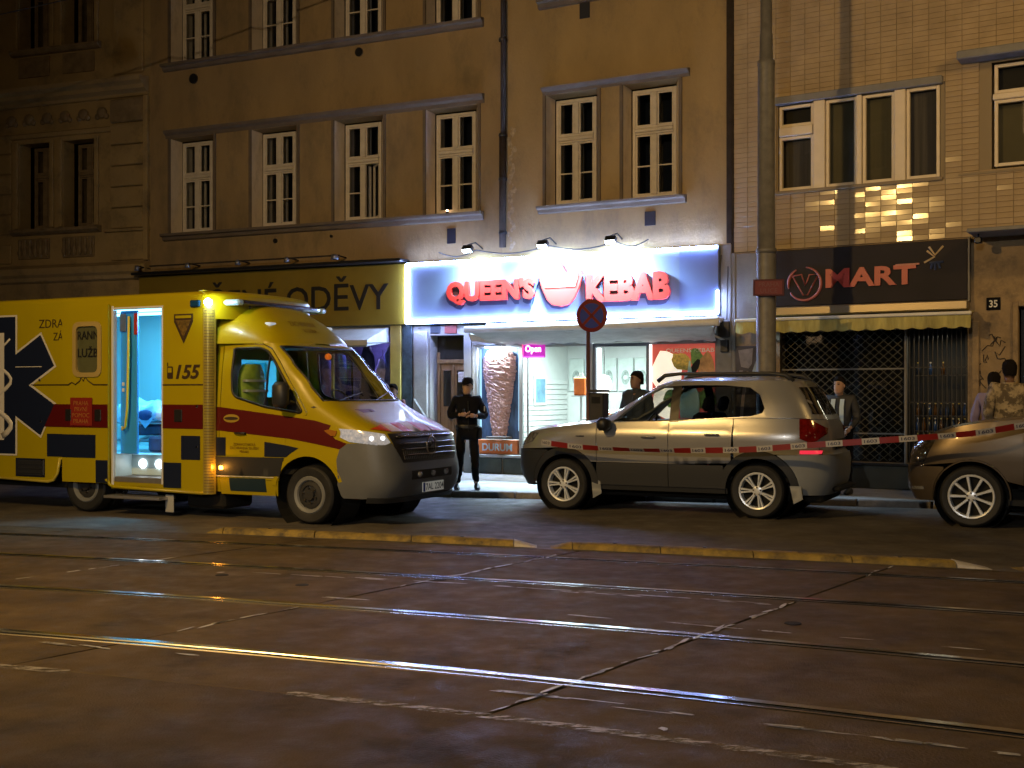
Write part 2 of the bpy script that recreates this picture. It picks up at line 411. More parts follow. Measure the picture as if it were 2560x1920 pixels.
# mortar crumbs along the joints and worn streaks on the slabs
mm = MB()
def blob(x, y, a, b, rot, z=.0062):
    n = 9; pts = []
    for i in range(n):
        q = 2 * math.pi * i / n; rr = random.uniform(.6, 1.1); u, v = a * rr * math.cos(q), b * rr * math.sin(q)
        pts.append((x + u * math.cos(rot) - v * math.sin(rot), y + u * math.sin(rot) + v * math.cos(rot), z))
    mm.add(pts, [list(range(n))])
JR = math.atan2(1, .73)
for k, ys in ((1, [(5.9, 8.9, 30), (10.3, 11, 4)]), (0, [(7.6, 8.7, 10), (9.6, 11.6, 22)]), (-1, [(10, 12, 8)])):
    for y0, y1, n in ys:
        for i in range(n):
            y = random.uniform(y0, y1); x = -.03 + 3.6 * k - .73 * (10.87 - y); blob(x + random.uniform(-.02, .02), y, random.uniform(.05, .15), random.uniform(.006, .02), JR + random.uniform(-.2, .2))
for x0, x1, f, o, n in ((-.2, 1.9, r2, -.32, 16), (.3, 2.0, r2, -.38, 8), (-1.5, 3.0, r3, .34, 14), (.2, 2.2, r4, -.42, 16), (-1.3, .2, r2, -.3, 8), (-2.2, -1, r2, -.35, 7), (-.6, .6, r4, -.36, 6), (-3, -1.9, r4, -.25, 6)):
    for i in range(n):
        x = random.uniform(x0, x1); blob(x, f(x) + o + random.uniform(-.015, .015), random.uniform(.06, .2), random.uniform(.006, .016), -.4 + random.uniform(-.05, .05))
for x, y, a, b in ((.72, 5.55, .025, .035), (-1.02, 4.55, .05, .012), (-2.6, 10.4, .05, .02)): blob(x, y, a, b, .3)
mm.obj('mortar_patches', m_seal, tb, False, kind='stuff')
ml = MB(); XL = [-4.2 + i * .15 for i in range(45)]; fl = quadr(((-3, 6.83), (0, 5.72), (1.35, 5.08)))
for lo_, hi_ in ((-3.2, -2.55), (-1.35, 2.4)): ml.grid([[(x, fl(x) - .045 + .09 * k / 2, .005) for k in range(3)] for x in XL if lo_ < x < hi_])
ml.obj('edge_line', m_line, road2)
# potholes / service covers
for x, y in ((-2.55, 10.25), (-.62, 10.0), (-1.75, 9.72), (1.95, 8.1)):
    MB().lathe([(.06, .0), (.055, .006), (.0, .006)], (x, y, .002), n=12).obj('drain_cap', m_groove, tb)

# low yellow separators between tram track and lane
m_yel = mat('separator_yellow', (.235, .165, .035), .7, var=.35, vs=6, bump=.6, bs=25, stain=((.06, .048, .032), 5, .46, .66))
m_sepw = mat('separator_white', (.42, .40, .38), .6, var=.2, vs=6, stain=((.15, .14, .13), 5, .55, .75))
SEG = [(-3.50, -3.30, .02, .26, 0), (.40, .62, 4.08, 4.36, 1), (4.58, 4.85, 8.6, 8.85, 2)]
LB = ['low yellow kerb beside the ambulance with a white ramped end', 'low yellow kerb in front of the silver car with a ramped end', 'low yellow kerb whose tip shows at the right edge']
for x0, xa, xb, x1, i in SEG:
    t = thing('lane_separator', LB[i], 'lane separator', (0, 0, 0), 0, 'low yellow kerbs beside the tram track')
    def sect(x, h):
        y = yk(x); return [(x, y - .03, 0.001), (x, y - .02, .55 * h), (x, y + .03, h), (x, y + .13, h), (x, y + .18, .5 * h), (x, y + .19, .001)]
    xs = [xa + (xb - xa) * k / 14 for k in range(15)]
    npc = max(1, round((xb - xa) / .95))
    for q in range(npc):
        a_, b_ = xa + (xb - xa) * q / npc + .006, xa + (xb - xa) * (q + 1) / npc - .006; hh = .066 + random.uniform(-.003, .004); rows = [sect(a_ + (b_ - a_) * k / 4, hh * (.93 if k in (0, 4) else 1)) for k in range(5)]; m = MB().grid(rows); m.add(rows[0], [list(range(6))]); m.add(rows[-1], [list(range(6))]); bl_ = m.obj('separator_block', m_yel, t, R(50))
        xm_ = (a_ + b_) / 2; MB().lathe([(.02, hh - .002), (.02, hh + .006), (0, hh + .006)], (xm_, yk(xm_) + .08, 0), n=8).obj('bolt', m_met if 'm_met' in globals() else m_black, bl_)
    for nm, a, b in (('ramp_end', x0, xa - .004), ('ramp_end', x1, xb + .004)):
        m = MB(); rows = [sect(a + (b - a) * k / 3, .006 + .058 * k / 3) for k in range(4)]; m.grid(rows); m.add(rows[0], [list(range(6))]); m.add(rows[-1], [list(range(6))])
        m.obj(nm, m_sepw if nm == 'ramp_end' and a > b else m_yel, t)
# ------------------------------------------------------------------ buildings
m_plB = mat('ochre_plaster', (.275, .19, .092), .85, var=.2, vs=.8, bump=.45, bs=22, stain=((.13, .10, .06), 1.1, .48, .74), stretch=(1, 1, .5))
m_plC = mat('ochre_plaster_lighter', (.32, .225, .105), .85, var=.18, vs=.9, bump=.45, bs=22, stain=((.17, .13, .08), 1.2, .5, .74), stretch=(1, 1, .5))
m_trim = mat('grey_plaster_trim', (.125, .095, .068), .8, var=.2, vs=3, bump=.3, bs=30)
m_jamb = mat('painted_lit_reveal', (.70, .59, .45), .8, var=.22, vs=2.2, stain=((.36, .28, .19), 2.2, .5, .75), stretch=(1, 1, .5))  # bright light on the window reveals is put into this pale colour
m_plL = mat('old_stone_facade', (.31, .22, .098), .85, var=.2, vs=.8, bump=.5, bs=18, stain=((.12, .09, .05), 1.4, .5, .75))
m_plL2 = mat('soot_relief', (.19, .135, .07), .85, var=.3, vs=5, bump=.8, bs=14)
m_room = mat('dark_room', (.006, .006, .008), .7)
m_curt = mat('dim_curtain', (.17, .14, .09), .9, var=.5, vs=3, stretch=(8, 1, .3))
m_blue = mat('blue_plate', (.005, .007, .018), .6)
m_rust = mat('downpipe_paint', (.035, .026, .02), .85, spec=.15, var=.3, vs=6, bump=.2, bs=12)
m_met = mat('dark_metal', (.03, .03, .033), .4, .6)

def wall(mb, x0, x1, z0, z1, holes=(), y=0, d=.37, m=0, mj=1, splay=None):
    xs = sorted({x0, x1, *[h[0] for h in holes], *[h[1] for h in holes]}); zs = sorted({z0, z1, *[h[2] for h in holes], *[h[3] for h in holes]})
    xs = [x for x in xs if x0 <= x <= x1]; zs = [z for z in zs if z0 <= z <= z1]
    for a, b in zip(xs, xs[1:]):
        for c, e in zip(zs, zs[1:]):
            if any(h[0] <= (a + b) / 2 <= h[1] and h[2] <= (c + e) / 2 <= h[3] for h in holes): continue
            mb.quad((a, y, c), (b, y, c), (b, y, e), (a, y, e), m)
    for h in holes:
        s = h[4] if len(h) > 4 else (splay or 0); a, b, c, e = h[:4]
        mb.quad((a, y, c), (a, y, e), (a, y + d, e), (a, y + d, c), mj); mb.quad((b, y, c), (b, y, e), (b - s, y + d, e), (b - s, y + d, c), mj)
        mb.quad((a, y, e), (b, y, e), (b - s, y + d, e), (a, y + d, e), m); mb.quad((a, y, c), (b, y, c), (b - s, y + d, c), (a, y + d, c), mj)
    return mb
def casement(par, x0, x1, z0, z1, y, zt, zbar=None, mf=None, openr=False, fw=.055, curtain=False):
    mf = mf or m_frame; xm = (x0 + x1) / 2; F = MB()
    F.box(x0, x0 + fw, y - .02, y + .05, z0, z1, .008); F.box(x1 - fw, x1, y - .02, y + .05, z0, z1, .008)
    F.box(x0 + fw, x1 - fw, y - .02, y + .05, z1 - fw, z1, .008); F.box(x0 + fw, x1 - fw, y - .03, y + .05, z0, z0 + fw * 1.2, .008)
    F.box(x0 + fw, x1 - fw, y - .045, y + .05, zt - .03, zt + .03, .01); F.box(x0 + fw, x1 - fw, y - .03, y + .05, zt + .034, zt + .075, .008); F.box(x0 + fw, x1 - fw, y - .03, y + .05, zt - .075, zt - .034, .008)
    for a, b in ((z0 + fw * 1.2, zt - .076), (zt + .076, z1 - fw)): F.box(xm - .055, xm + .055, y - .03, y + .05, a, b, .012)
    st = .028
    cells = []
    for a, b in ((x0 + fw, xm - .055), (xm + .055, x1 - fw)):
        for c, e in ((z0 + fw * 1.2, zt - .076), (zt + .076, z1 - fw)):
            cells.append((a, b, c, e))
            if openr and a > xm and e < zt: continue
            F.box(a, a + st, y, y + .04, c, e); F.box(b - st, b, y, y + .04, c, e); F.box(a + st, b - st, y, y + .04, c, c + st); F.box(a + st, b - st, y, y + .04, e - st, e)
    w = F.obj('window', mf, par)
    for a, b, c, e in cells:
        low = e < zt
        if openr and a > xm and low:      # casement standing ajar, hinged on the right
            q = R(38); hx, hy = b, y + .02; L = b - a; ux, uy = -math.cos(q), math.sin(q); s_ = MB()
            mt = Matrix.Translation((hx, hy, 0)) @ Matrix.Rotation(math.atan2(uy, ux), 4, 'Z')
            for k in ((0, st, c, e), (L - st, L, c, e), (st, L - st, c, c + st), (st, L - st, e - st, e)): s_.box(k[0], k[1], -.02, .02, k[2], k[3], mt=mt)
            s_.obj('sash', mf, w); MB().quad(*[mt @ Vector(p) for p in ((st, 0, c), (L - st, 0, c), (L - st, 0, e), (st, 0, e))]).obj('pane', m_pane, w); continue
        MB().quad((a + st, y + .02, c + st), (b - st, y + .02, c + st), (b - st, y + .02, e - st), (a + st, y + .02, e - st)).obj('pane', m_pane, w)
        if zbar and low: MB().box(a + st, b - st, y + .003, y + .035, zbar - .012, zbar + .012).obj('glazing_bar', mf, w)
    I = MB(); yb = y + .27; I.quad((x0 + .03, y + .05, z0), (x0 + .03, y + .05, z1), (x0 + .03, yb, z1), (x0 + .03, yb, z0)); I.quad((x1 - .03, y + .05, z0), (x1 - .03, y + .05, z1), (x1 - .03, yb, z1), (x1 - .03, yb, z0))
    I.box(xm - .03, xm + .03, yb - .05, yb, z0, z1); I.box(x0, x1, yb - .05, yb, zt - .04, zt + .04)
    I.obj('inner_casing', mf, w)
    MB().quad((x0, yb + .35, z0), (x1, yb + .35, z0), (x1, yb + .35, z1), (x0, yb + .35, z1)).obj('room_dark', m_curt if curtain else m_room, w)
    sd = MB()
    for X in (x0 + .02, x1 - .02): sd.quad((X, yb, z0), (X, yb + .35, z0), (X, yb + .35, z1), (X, yb, z1))
    sd.quad((x0, yb, z1), (x1, yb, z1), (x1, yb + .35, z1), (x0, yb + .35, z1)); sd.quad((x0, yb, z0), (x1, yb, z0), (x1, yb + .35, z0), (x0, yb + .35, z0)); sd.obj('room_sides', m_room, w)
    return w
def band(par, nm, x0, x1, prof, m):
    "horizontal moulding: prof = [(out, z)]"
    n = len(prof); mb = MB().grid([[(x0, -o, z) for o, z in prof], [(x1, -o, z) for o, z in prof]])
    mb.add([(x0, -o, z) for o, z in prof] + [(x0, .02, prof[-1][1]), (x0, .02, prof[0][1])], [list(range(n + 2))]); mb.add([(x1, -o, z) for o, z in prof] + [(x1, .02, prof[-1][1]), (x1, .02, prof[0][1])], [list(range(n + 2))])
    return mb.obj(nm, m, par)

# ---- ochre apartment house over the clothes shop
bB = thing('apartment_house', 'dark ochre plastered house with two rows of four windows above the yellow shop sign', 'house', (-7.859, 25.359, 0), -24.4, 'houses along the street')
wx = [(.58, 1.38), (2.71, 3.53), (4.75, 5.59), (6.84, 7.70)]
open_l = [(.56, 1.71), (2.69, 3.82), (4.72, 5.85), (6.81, 7.92)]
lo = [(a, b, 5.05, 7.08, b - w[1] - .01) for (a, b), w in zip(open_l, wx)]; up = [(a, b, 8.72, 10.75, b - w[1] - .01) for (a, b), w in zip(open_l, wx)]
m = wall(MB(), 0, 8.43, 4.13, 13.2, lo + up, 0, .37, 0, 1, .32); m.obj('wall', [m_plB, m_jamb], bB)
MB().box(0, 8.43, .95, 9, 4.2, 13.2).obj('house_block', m_room, bB)
MB().box(-.05, 8.45, -.25, 9.2, 13.2, 13.5, .03).obj('roof', m_trim, bB)
for i, (a, b) in enumerate(wx):
    casement(bB, a, b, 5.09, 7.05, .37, 6.30, 5.66, openr=(i == 2), curtain=(i in (1, 3)))
    casement(bB, a, b, 8.76, 10.72, .37, 9.97, 9.33, curtain=(i in (0, 3)))
    for z0, z1 in ((5.05, 7.09), (8.73, 10.75)):
        MB().box(open_l[i][0] - .06, open_l[i][0] - .005, -.035, .0, z0, z1).obj('window_trim', m_trim, bB); MB().box(open_l[i][1] + .005, open_l[i][1] + .06, -.035, 0, z0, z1).obj('window_trim', m_trim, bB)
for z in (7.09, 10.76): band(bB, 'lintel', .44, 8.06, [(.0, z), (.03, z), (.04, z + .06), (.10, z + .10), (.12, z + .16), (.0, z + .18)], m_trim)
for z in (4.90, 8.55): band(bB, 'window_ledge', .38, 8.05, [(0, z - .02), (.06, z), (.08, z + .06), (.15, z + .08), (.16, z + .13), (0, z + .15)], m_trim)
for i, (x, z, s) in enumerate(((1.18, 8.31, .11), (3.29, 4.74, .05), (4.65, 4.76, .03), (5.3, 8.38, .09))):
    MB().lathe([(s, -.03), (s, 0)], (x, 0, z), 'y', 14).add([], []).obj('vent_cap', m_met if i != 3 else m_trim, bB)
    MB().lathe([(s * .98, 0), (s * .5, .0), (0.001, .0)], (x, -.03, z), 'y', 14).obj('vent_cap', m_met, bB)
t = tag(MB().box(7.27, 7.45, -.02, 0, 4.47, 4.76, .004).obj('wall_plaque', m_blue, None), 'small dark blue plate on the ochre wall left of the downpipe', 'plate', 'dark blue plates on the wall'); t.location = bB.location; t.rotation_euler = bB.rotation_euler
# tea light on the ledge of the fourth window
t = thing('tea_light', 'tiny glowing light on the window ledge left of the downpipe', 'light'); t.location = Vector(bB.location) + Matrix.Rotation(R(-24.4), 3, 'Z') @ Vector((7.12, .28, 5.10))
MB().lathe([(.03, 0), (.035, .04), (.03, .04)], n=10).obj('holder', m_met, t, True); MB().ball((0, 0, .05), .026, 8).obj('flame', emis('flame', (1, .62, .35), 14), t, True)

# ground floor under the house: clothes shop
m_yw = mat('yellow_shop_board', (.19, .13, .011), .55, var=.12, vs=1.5, stain=((.15, .11, .02), 1.5, .55, .8))
m_ypost = mat('yellow_post', (.28, .21, .045), .6, var=.2, vs=4)
m_plG = mat('grey_ground_floor', (.20, .19, .18), .8, var=.2, vs=2, bump=.3, bs=25, stain=((.10, .1, .1), 2, .5, .75))
m = wall(MB(), 0, 7.78, .05, 4.13, [(.5, 6.03, .5, 2.9), (6.9, 7.62, .05, 2.72)], 0, .45, 0, 0); m.obj('ground_floor_wall', m_plG, bB)
MB().box(6.04, 6.28, -.07, -.002, .09, 2.93, .01).obj('corner_post', m_ypost, bB)
MB().box(6.30, 6.52, -.05, -.002, .09, 2.93, .008).obj('noticeboard', mat('dark_poster', (.03, .045, .055), .4, var=.8, vs=9), bB)
MB().box(6.56, 6.86, -.06, -.002, .09, 2.80, .015).obj('pilaster', m_plG, bB)
MB().prism([(6.56, .09), (6.95, .09), (6.86, 1.15), (6.6, 1.5)], -.14, -.064).obj('downspout_cover', m_steel, bB)
m_clothwin = glass('shop_glass', (.85, .88, .9), .7)
for k in range(4): MB().quad((.5 + k * 1.39, .06, .5), (.5 + k * 1.39 + 1.34, .06, .5), (.5 + k * 1.39 + 1.34, .06, 2.9), (.5 + k * 1.39, .06, 2.9)).obj('shop_pane', m_clothwin, bB)
fr = MB()
for k in range(5): fr.box(.46 + k * 1.386, .51 + k * 1.386, .03, .09, .5, 2.9)
fr.obj('shop_window_frame', m_ypost, bB)
rm = MB(); rm.quad((.4, 1.3, .3), (6.1, 1.3, .3), (6.1, 1.3, 3), (.4, 1.3, 3)); rm.quad((.4, .45, .48), (6.1, .45, .48), (6.1, 1.3, .48), (.4, 1.3, .48)); rm.quad((.4, .45, 2.95), (6.1, .45, 2.95), (6.1, 1.3, 2.95), (.4, 1.3, 2.95)); rm.quad((6.1, .45, .4), (6.1, 1.3, .4), (6.1, 1.3, 3), (6.1, .45, 3))
rm.obj('display_recess', mat('display_back', (.06, .05, .12), .8, var=.4, vs=3), bB)
FB = Matrix.Translation(bB.location) @ Matrix.Rotation(R(-24.4), 4, 'Z')
def on(F, o): o.matrix_world = F @ o.matrix_world; return o
GC = [(.16, .10, .45), (.30, .22, .55), (.10, .12, .40), (.22, .2, .5), (.03, .03, .08), (.4, .36, .6), (.08, .1, .3)]
GN = ['lilac', 'pale violet', 'deep blue', 'slate blue', 'black', 'pale lavender', 'navy']
for i, x in enumerate((3.9, 4.25, 4.6, 4.95, 5.25, 5.55, 5.82)):
    m = MB(); w = .15; h = 1.0 + .2 * (i % 3); zt = 2.55 - .25 * (i % 2); rows = []
    for k in range(7):
        z = zt - h * k / 6; ww = w * (.45 if k == 0 else 1.0 + .12 * math.sin(k * 2 + i)); rows.append([(ww * math.cos(q) + .02 * math.sin(5 * q + k), .07 * math.sin(q), z) for q in [2 * math.pi * j / 12 for j in range(12)]])
    m.grid(rows, close=True); m.add(rows[0], [list(range(12))])
    t = thing('hanging_dress', GN[i] + ' garment on a hanger in the clothes shop window', 'clothes', (0, 0, 0), 0, 'clothes in the shop window'); t.matrix_world = FB @ Matrix.Translation((x, .38 + .1 * (i % 2), 0))
    m.obj('garment', mat('cloth_' + GN[i].replace(' ', '_'), GC[i], .8, var=.5, vs=9), t, True)
    MB().tube([(-.12, 0, zt - .02), (0, 0, zt + .06), (.12, 0, zt - .02)], .008, 5).tube([(0, 0, zt + .06), (0, 0, zt + .18)], .006, 5).obj('hanger', m_met, t)
lamp('shop_window_light', 'AREA', (5.2, .75, 2.85), (.45, .42, 1), 26, bB, (5.2, .75, 0), .3, sy=.3)
# yellow sign
sg = thing('shop_sign', 'long yellow board lettered in black over the clothes shop', 'shop sign', bB.location, -24.4, 'shop signs')
MB().box(-.19, 6.437, -.15, 0, 2.94, 4.12, .01).obj('board', m_yw, sg)
text('lettering', 'ZNAČENÉ ODĚVY', .15, 6.06, 3.24, 3.93, -.151, m_black, sg, .006, .012)
MB().box(-.2, 6.45, -.4, 0, 4.14, 4.20, .01).obj('cover_strip', m_met, sg)
MB().tube([(.35, -.42, 4.31), (5.1, -.42, 4.31)], .018, 6).obj('lamp_rail', m_rust, sg)
for i, x in enumerate((.0, 1.36, 2.65, 3.86, 5.0)):
    t = thing('sign_lamp', 'unlit spot lamp on the rail above the yellow sign, ' + ['leftmost of five', 'second from the left', 'middle one', 'fourth from the left', 'largest and rightmost of five'][i], 'lamp', (0, 0, 0), 0, 'unlit lamps above the yellow sign'); t.matrix_world = FB @ Matrix.Translation((x, -.42, 4.28))
    s = 1.5 if i == 4 else 1
    MB().tube([(0, .4, .03), (0, 0, .05)], .015, 6).obj('arm', m_met, t); MB().lathe([(.0, .06), (.045 * s, .05), (.06 * s, -.05), (.05 * s, -.05), (.02, -.02), (.001, -.02)], n=12).obj('lamp_head', mat('lamp_grey', (.22, .22, .24), .35, .6), t, True)
# small canvas awning of the clothes shop
t = thing('awning', 'small grey canvas awning over the clothes shop window', 'awning', bB.location, -24.4, 'shop awnings')
m_canv = mat('grey_canvas', (.42, .42, .43), .8, var=.15, vs=3, bump=.15, bs=60)
MB().quad((3.2, -.05, 2.9), (6.0, -.05, 2.9), (6.0, -.85, 2.62), (3.2, -.85, 2.62)).quad((3.2, -.85, 2.62), (6.0, -.85, 2.62), (6.0, -.86, 2.5), (3.2, -.86, 2.5)).add([(6.0, -.05, 2.9), (6.0, -.85, 2.62), (6.0, -.86, 2.5), (6, -.05, 2.6)], [(0, 1, 2, 3)]).obj('canvas', m_canv, t)
MB().tube([(3.2, -.86, 2.5), (6.0, -.86, 2.5)], .02, 6).tube([(6.0, -.02, 2.6), (6.0, -.84, 2.56)], .015, 6).obj('awning_frame', m_steel, t)
# wooden street door with plates above
t = thing('street_door', 'brown wooden street door with a paper notice, left of the kebab shop', 'door', bB.location, -24.4)
m_wood = mat('door_wood', (.17, .10, .045), .5, var=.3, vs=3, stretch=(6, 1, .6), bump=.2, bs=20)
m_wood2 = mat('door_glass_dark', (.015, .013, .012), .25)
D = MB(); y = .30
D.box(6.9, 6.96, y - .03, y + .06, .09, 2.4, .01); D.box(7.56, 7.62, y - .03, y + .06, .09, 2.4, .01); D.box(6.9, 7.62, y - .04, y + .06, 2.18, 2.26, .01); D.obj('door_frame', m_wood, t)
MB().box(6.9, 7.62, y - .01, y + .04, 2.265, 2.72).obj('transom_panel', m_wood2, t)
for a, b in ((6.97, 7.255), (7.265, 7.55)):
    lf = MB().box(a, b, y, y + .04, .10, 2.175, .006).obj('door_leaf', m_wood, t)
    MB().box(a + .06, b - .06, y - .012, y - .001, 1.35, 2.05, .008).obj('upper_panel', m_wood2, lf); MB().box(a + .06, b - .06, y - .012, y - .001, .3, 1.2, .008).obj('lower_panel', m_wood, lf)
MB().tube([(7.26, y - .03, .15), (7.26, y - .03, 2.17)], .02, 6).obj('cover_bar', m_wood, t)
MB().box(7.36, 7.52, y - .022, y - .014, 1.82, 2.02).obj('paper_notice', mat('paper', (.5, .5, .5), .7, var=.5, vs=25), t)
MB().lathe([(.03, -.06), (.035, -.03), (.012, 0)], (7.22, y, 1.1), 'y', 10).obj('handle', m_steel, t, True)
for nm, x0, x1, z0, z1, mm_, lb in (('house_number_plate', 6.91, 7.12, 2.76, 2.92, m_blue, 'blue house number plate above the brown door'), ('house_number_plate', 7.22, 7.48, 2.75, 2.92, mat('red_plate', (.16, .02, .015), .45), 'red house number plate above the brown door')):
    o = tag(MB().box(x0, x1, -.025, -.003, z0, z1, .004).obj(nm, mm_, None), lb, 'plate', 'plates above the brown door'); on(FB, o)

# ---- ochre house over the kebab shop
bC = thing('apartment_house', 'lighter ochre plastered house with a pair of windows above the lit kebab sign', 'house', (-.182, 21.877, 0), -28.1, 'houses along the street')
FC = Matrix.Translation(bC.location) @ Matrix.Rotation(R(-28.1), 4, 'Z')
oc = [(.92, 1.955, 5.05, 7.08), (2.45, 3.49, 5.05, 7.08)]; oc2 = [(a, b, 8.85, 10.9) for a, b, _, _ in oc]
m = wall(MB(), 0, 4.443, 4.13, 13.2, oc + oc2, 0, .38, 0, 1, .18); m.obj('wall', [m_plC, m_jamb], bC)
MB().box(0, 4.443, .95, 9, 4.2, 13.2).obj('house_block', m_room, bC); MB().box(0.0, 4.5, -.25, 9.2, 13.2, 13.5, .03).obj('roof', m_trim, bC)
for k, (a, b) in enumerate(((.945, 1.765), (2.475, 3.31))):
    casement(bC, a, b, 5.09, 7.05, .38, 6.32, 5.68, curtain=k == 1, fw=.06); casement(bC, a, b, 8.9, 10.85, .38, 10.1, 9.5)
    for x in (oc[k][0] - .06, oc[k][1] + .005): MB().box(x, x + .055, -.035, 0, 5.05, 7.08).obj('window_trim', m_trim, bC)
band(bC, 'lintel', .86, 3.69, [(.0, 7.085), (.03, 7.085), (.04, 7.13), (.10, 7.16), (.13, 7.20), (.0, 7.23)], m_trim); band(bC, 'window_ledge', .78, 3.63, [(0, 4.90), (.07, 4.91), (.09, 4.97), (.15, 4.99), (.16, 5.03), (0, 5.045)], m_trim)
band(bC, 'window_ledge', .78, 3.63, [(0, 8.66), (.07, 8.67), (.09, 8.75), (.15, 8.77), (.16, 8.82), (0, 8.84)], m_trim)
for x0, x1, z0, z1, lb in ((2.86, 3.06, 4.55, 4.80, 'small dark blue plate on the ochre wall under the right window'), (1.60, 1.80, 8.38, 8.66, 'dark plate high on the ochre wall under the top window ledge')): on(FC, tag(MB().box(x0, x1, -.02, 0, z0, z1, .004).obj('wall_plaque', m_blue, None), lb, 'plate', 'dark blue plates on the wall'))
# damp scar of broken plaster beside the downpipe
pl = MB()
for i in range(46):
    z = 4.3 + i * .05; x = .17 + .05 * math.sin(i * .9) + random.uniform(0, .05); s = random.uniform(.015, .05)
    pl.add([(x + s * math.cos(q) * 1.2, -.008 - .004 * (i % 3), z + s * 1.4 * math.sin(q)) for q in [k * 1.047 + random.uniform(-.2, .2) for k in range(6)]], [list(range(6))])
pl.obj('broken_plaster', mat('broken_plaster', (.36, .28, .18), .9, var=.4, vs=14), bC, kind='stuff')
t = thing('downpipe', 'dark rainwater downpipe running down between the two ochre houses', 'pipe', bC.location, -28.1)
MB().tube([(.06, -.10, 4.33), (.06, -.10, 6.45)], .065, 10).obj('lower_pipe', m_rust, t, True); MB().tube([(.075, -.10, 6.4), (.075, -.10, 13)], .052, 10).obj('upper_pipe', m_rust, t, True)
for z in (4.6, 5.6, 6.42, 8.2): MB().lathe([(.075, -.03), (.082, 0), (.075, .03)], (.065, -.10, z), n=12).obj('pipe_bracket', m_met, t)
# dark joint between the house and the tiled building
MB().box(4.35, 4.44, -.03, -.002, 4.15, 13).obj('corner_strip', m_rust, bC)
MB().box(4.18, 4.44, -.04, -.002, .09, 4.13, .01).obj('pilaster', m_plG, bC)

# ---- carved building at the far left
bL = thing('apartment_house', 'dark carved stone house with a heavy cornice at the left edge', 'house', (-16.117, 28.283, 0), -19.5, 'houses along the street')
wl = [(1.75, 2.45), (3.05, 3.75), (5.32, 5.95), (6.55, 7.17)]
hl = [(a - .12, b + .12, 5.33, 7.26) for a, b in wl] + [(a - .12, b + .12, 9.42, 11.4) for a, b in wl]
m = wall(MB(), 0, 8.76, 0, 13.4, hl, 0, .36, 0, 0, .1); m.obj('wall', m_plL, bL); MB().box(0, 8.76, .95, 9, .1, 13.4).obj('house_block', m_room, bL); MB().box(-.1, 8.8, -.3, 9.2, 13.4, 13.7, .03).obj('roof', m_plL2, bL)
for a, b in wl:
    casement(bL, a, b, 5.37, 7.23, .36, 6.56, None, mf=m_plL2, curtain=True, fw=.05); casement(bL, a, b, 9.46, 11.36, .36, 10.7, None, mf=m_plL2, fw=.05)
    for x in (a - .24, b + .13): MB().box(x, x + .11, -.06, -.002, 5.33, 7.3, .015).obj('window_trim', m_plL, bL); MB().box(x, x + .11, -.06, -.002, 9.4, 11.4, .015).obj('window_trim', m_plL, bL)
    band(bL, 'window_ledge', a - .3, b + .3, [(0, 5.17), (.08, 5.2), (.14, 5.24), (.14, 5.3), (0, 5.33)], m_plL2); band(bL, 'window_ledge', a - .3, b + .3, [(0, 9.24), (.08, 9.26), (.14, 9.32), (.14, 9.37), (0, 9.4)], m_plL2)
    pn = MB().box(a - .12, b + .12, -.04, -.002, 4.64, 5.1, .01).obj('relief_panel', m_plL2, bL)
    bl = MB()
    for k in range(6): x = a - .05 + (b - a + .1) * k / 5; bl.lathe([(.02, 4.68), (.05, 4.74), (.055, 4.8), (.025, 4.9), (.04, 5.0), (.045, 5.06)], (x, -.06, 0), n=8)
    bl.obj('baluster_row', m_plL2, pn, True); MB().box(a - .12, b + .12, -.04, -.002, 8.75, 9.2, .01).obj('relief_panel', m_plL2, bL)
band(bL, 'cornice', 0, 8.73, [(0, 8.08), (.06, 8.1), (.08, 8.16), (.2, 8.22), (.22, 8.3), (.34, 8.36), (.36, 8.45), (0, 8.5)], m_plL); band(bL, 'cornice', 0, 8.73, [(0, 7.36), (.05, 7.38), (.07, 7.46), (0, 7.5)], m_plL)
for k in range(15): 
    x = .5 + k * .5
    MB().ball((x, -.03, 7.8), .13, 10, sc=(1.1, .5, 1)).ball((x + .12, -.03, 7.72), .07, 8, sc=(1, .6, 1)).ball((x - .12, -.03, 7.72), .07, 8, sc=(1, .6, 1)).obj('frieze_ornament', m_plL2, bL, True)
band(bL, 'cornice', 0, 8.76, [(0, 4.08), (.1, 4.12), (.12, 4.2), (.2, 4.26), (.22, 4.40), (.1, 4.46), (0, 4.5)], m_plL)
for z0 in [5.22 + .46 * k for k in range(5)]: MB().box(7.75, 8.62, -.08, -.002, z0, z0 + .44, .02).obj('rusticated_block', m_plL, bL)
MB().box(8.63, 8.745, -.1, -.002, 4.5, 8.08, .01).obj('corner_pilaster', m_plL, bL); MB().box(7.75, 8.6, -.07, -.002, 4.52, 5.14, .02).obj('rusticated_block', m_plL, bL); MB().box(7.8, 8.6, -.06, -.002, 8.6, 13, .03).obj('corner_pilaster', m_plL, bL); MB().box(7.75, 8.62, -.1, -.002, 7.54, 8.05, .03).obj('relief_panel', m_plL2, bL)
for k in range(7):
    for z0 in [5.22 + .46 * j for j in range(5)] + [4.55]: 
        if k in (0,): MB().box(4.15, 5.0, -.05, -.002, z0, z0 + .44, .02).obj('rusticated_block', m_plL, bL)
band(bL, 'string_course', 7.6, 8.76, [(0, 5.14), (.1, 5.15), (.12, 5.2), (0, 5.22)], m_plL)
MB().box(.8, 8.2, .02, .3, .6, 3.7).obj('shop_window', m_wood2, bL)
w = thing('overhead_wire', 'thin black wire crossing the top left corner', 'wire')
MB().tube([(-11, 20, 7.65), (-8.78, 20, 8.1), (-8.06, 20, 8.26), (-3, 20, 9.4)], .012, 5).obj('cable', m_black, w)
ORD = ['first', 'second', 'third', 'fourth', 'fifth', 'sixth', 'seventh', 'eighth', 'ninth', 'tenth']
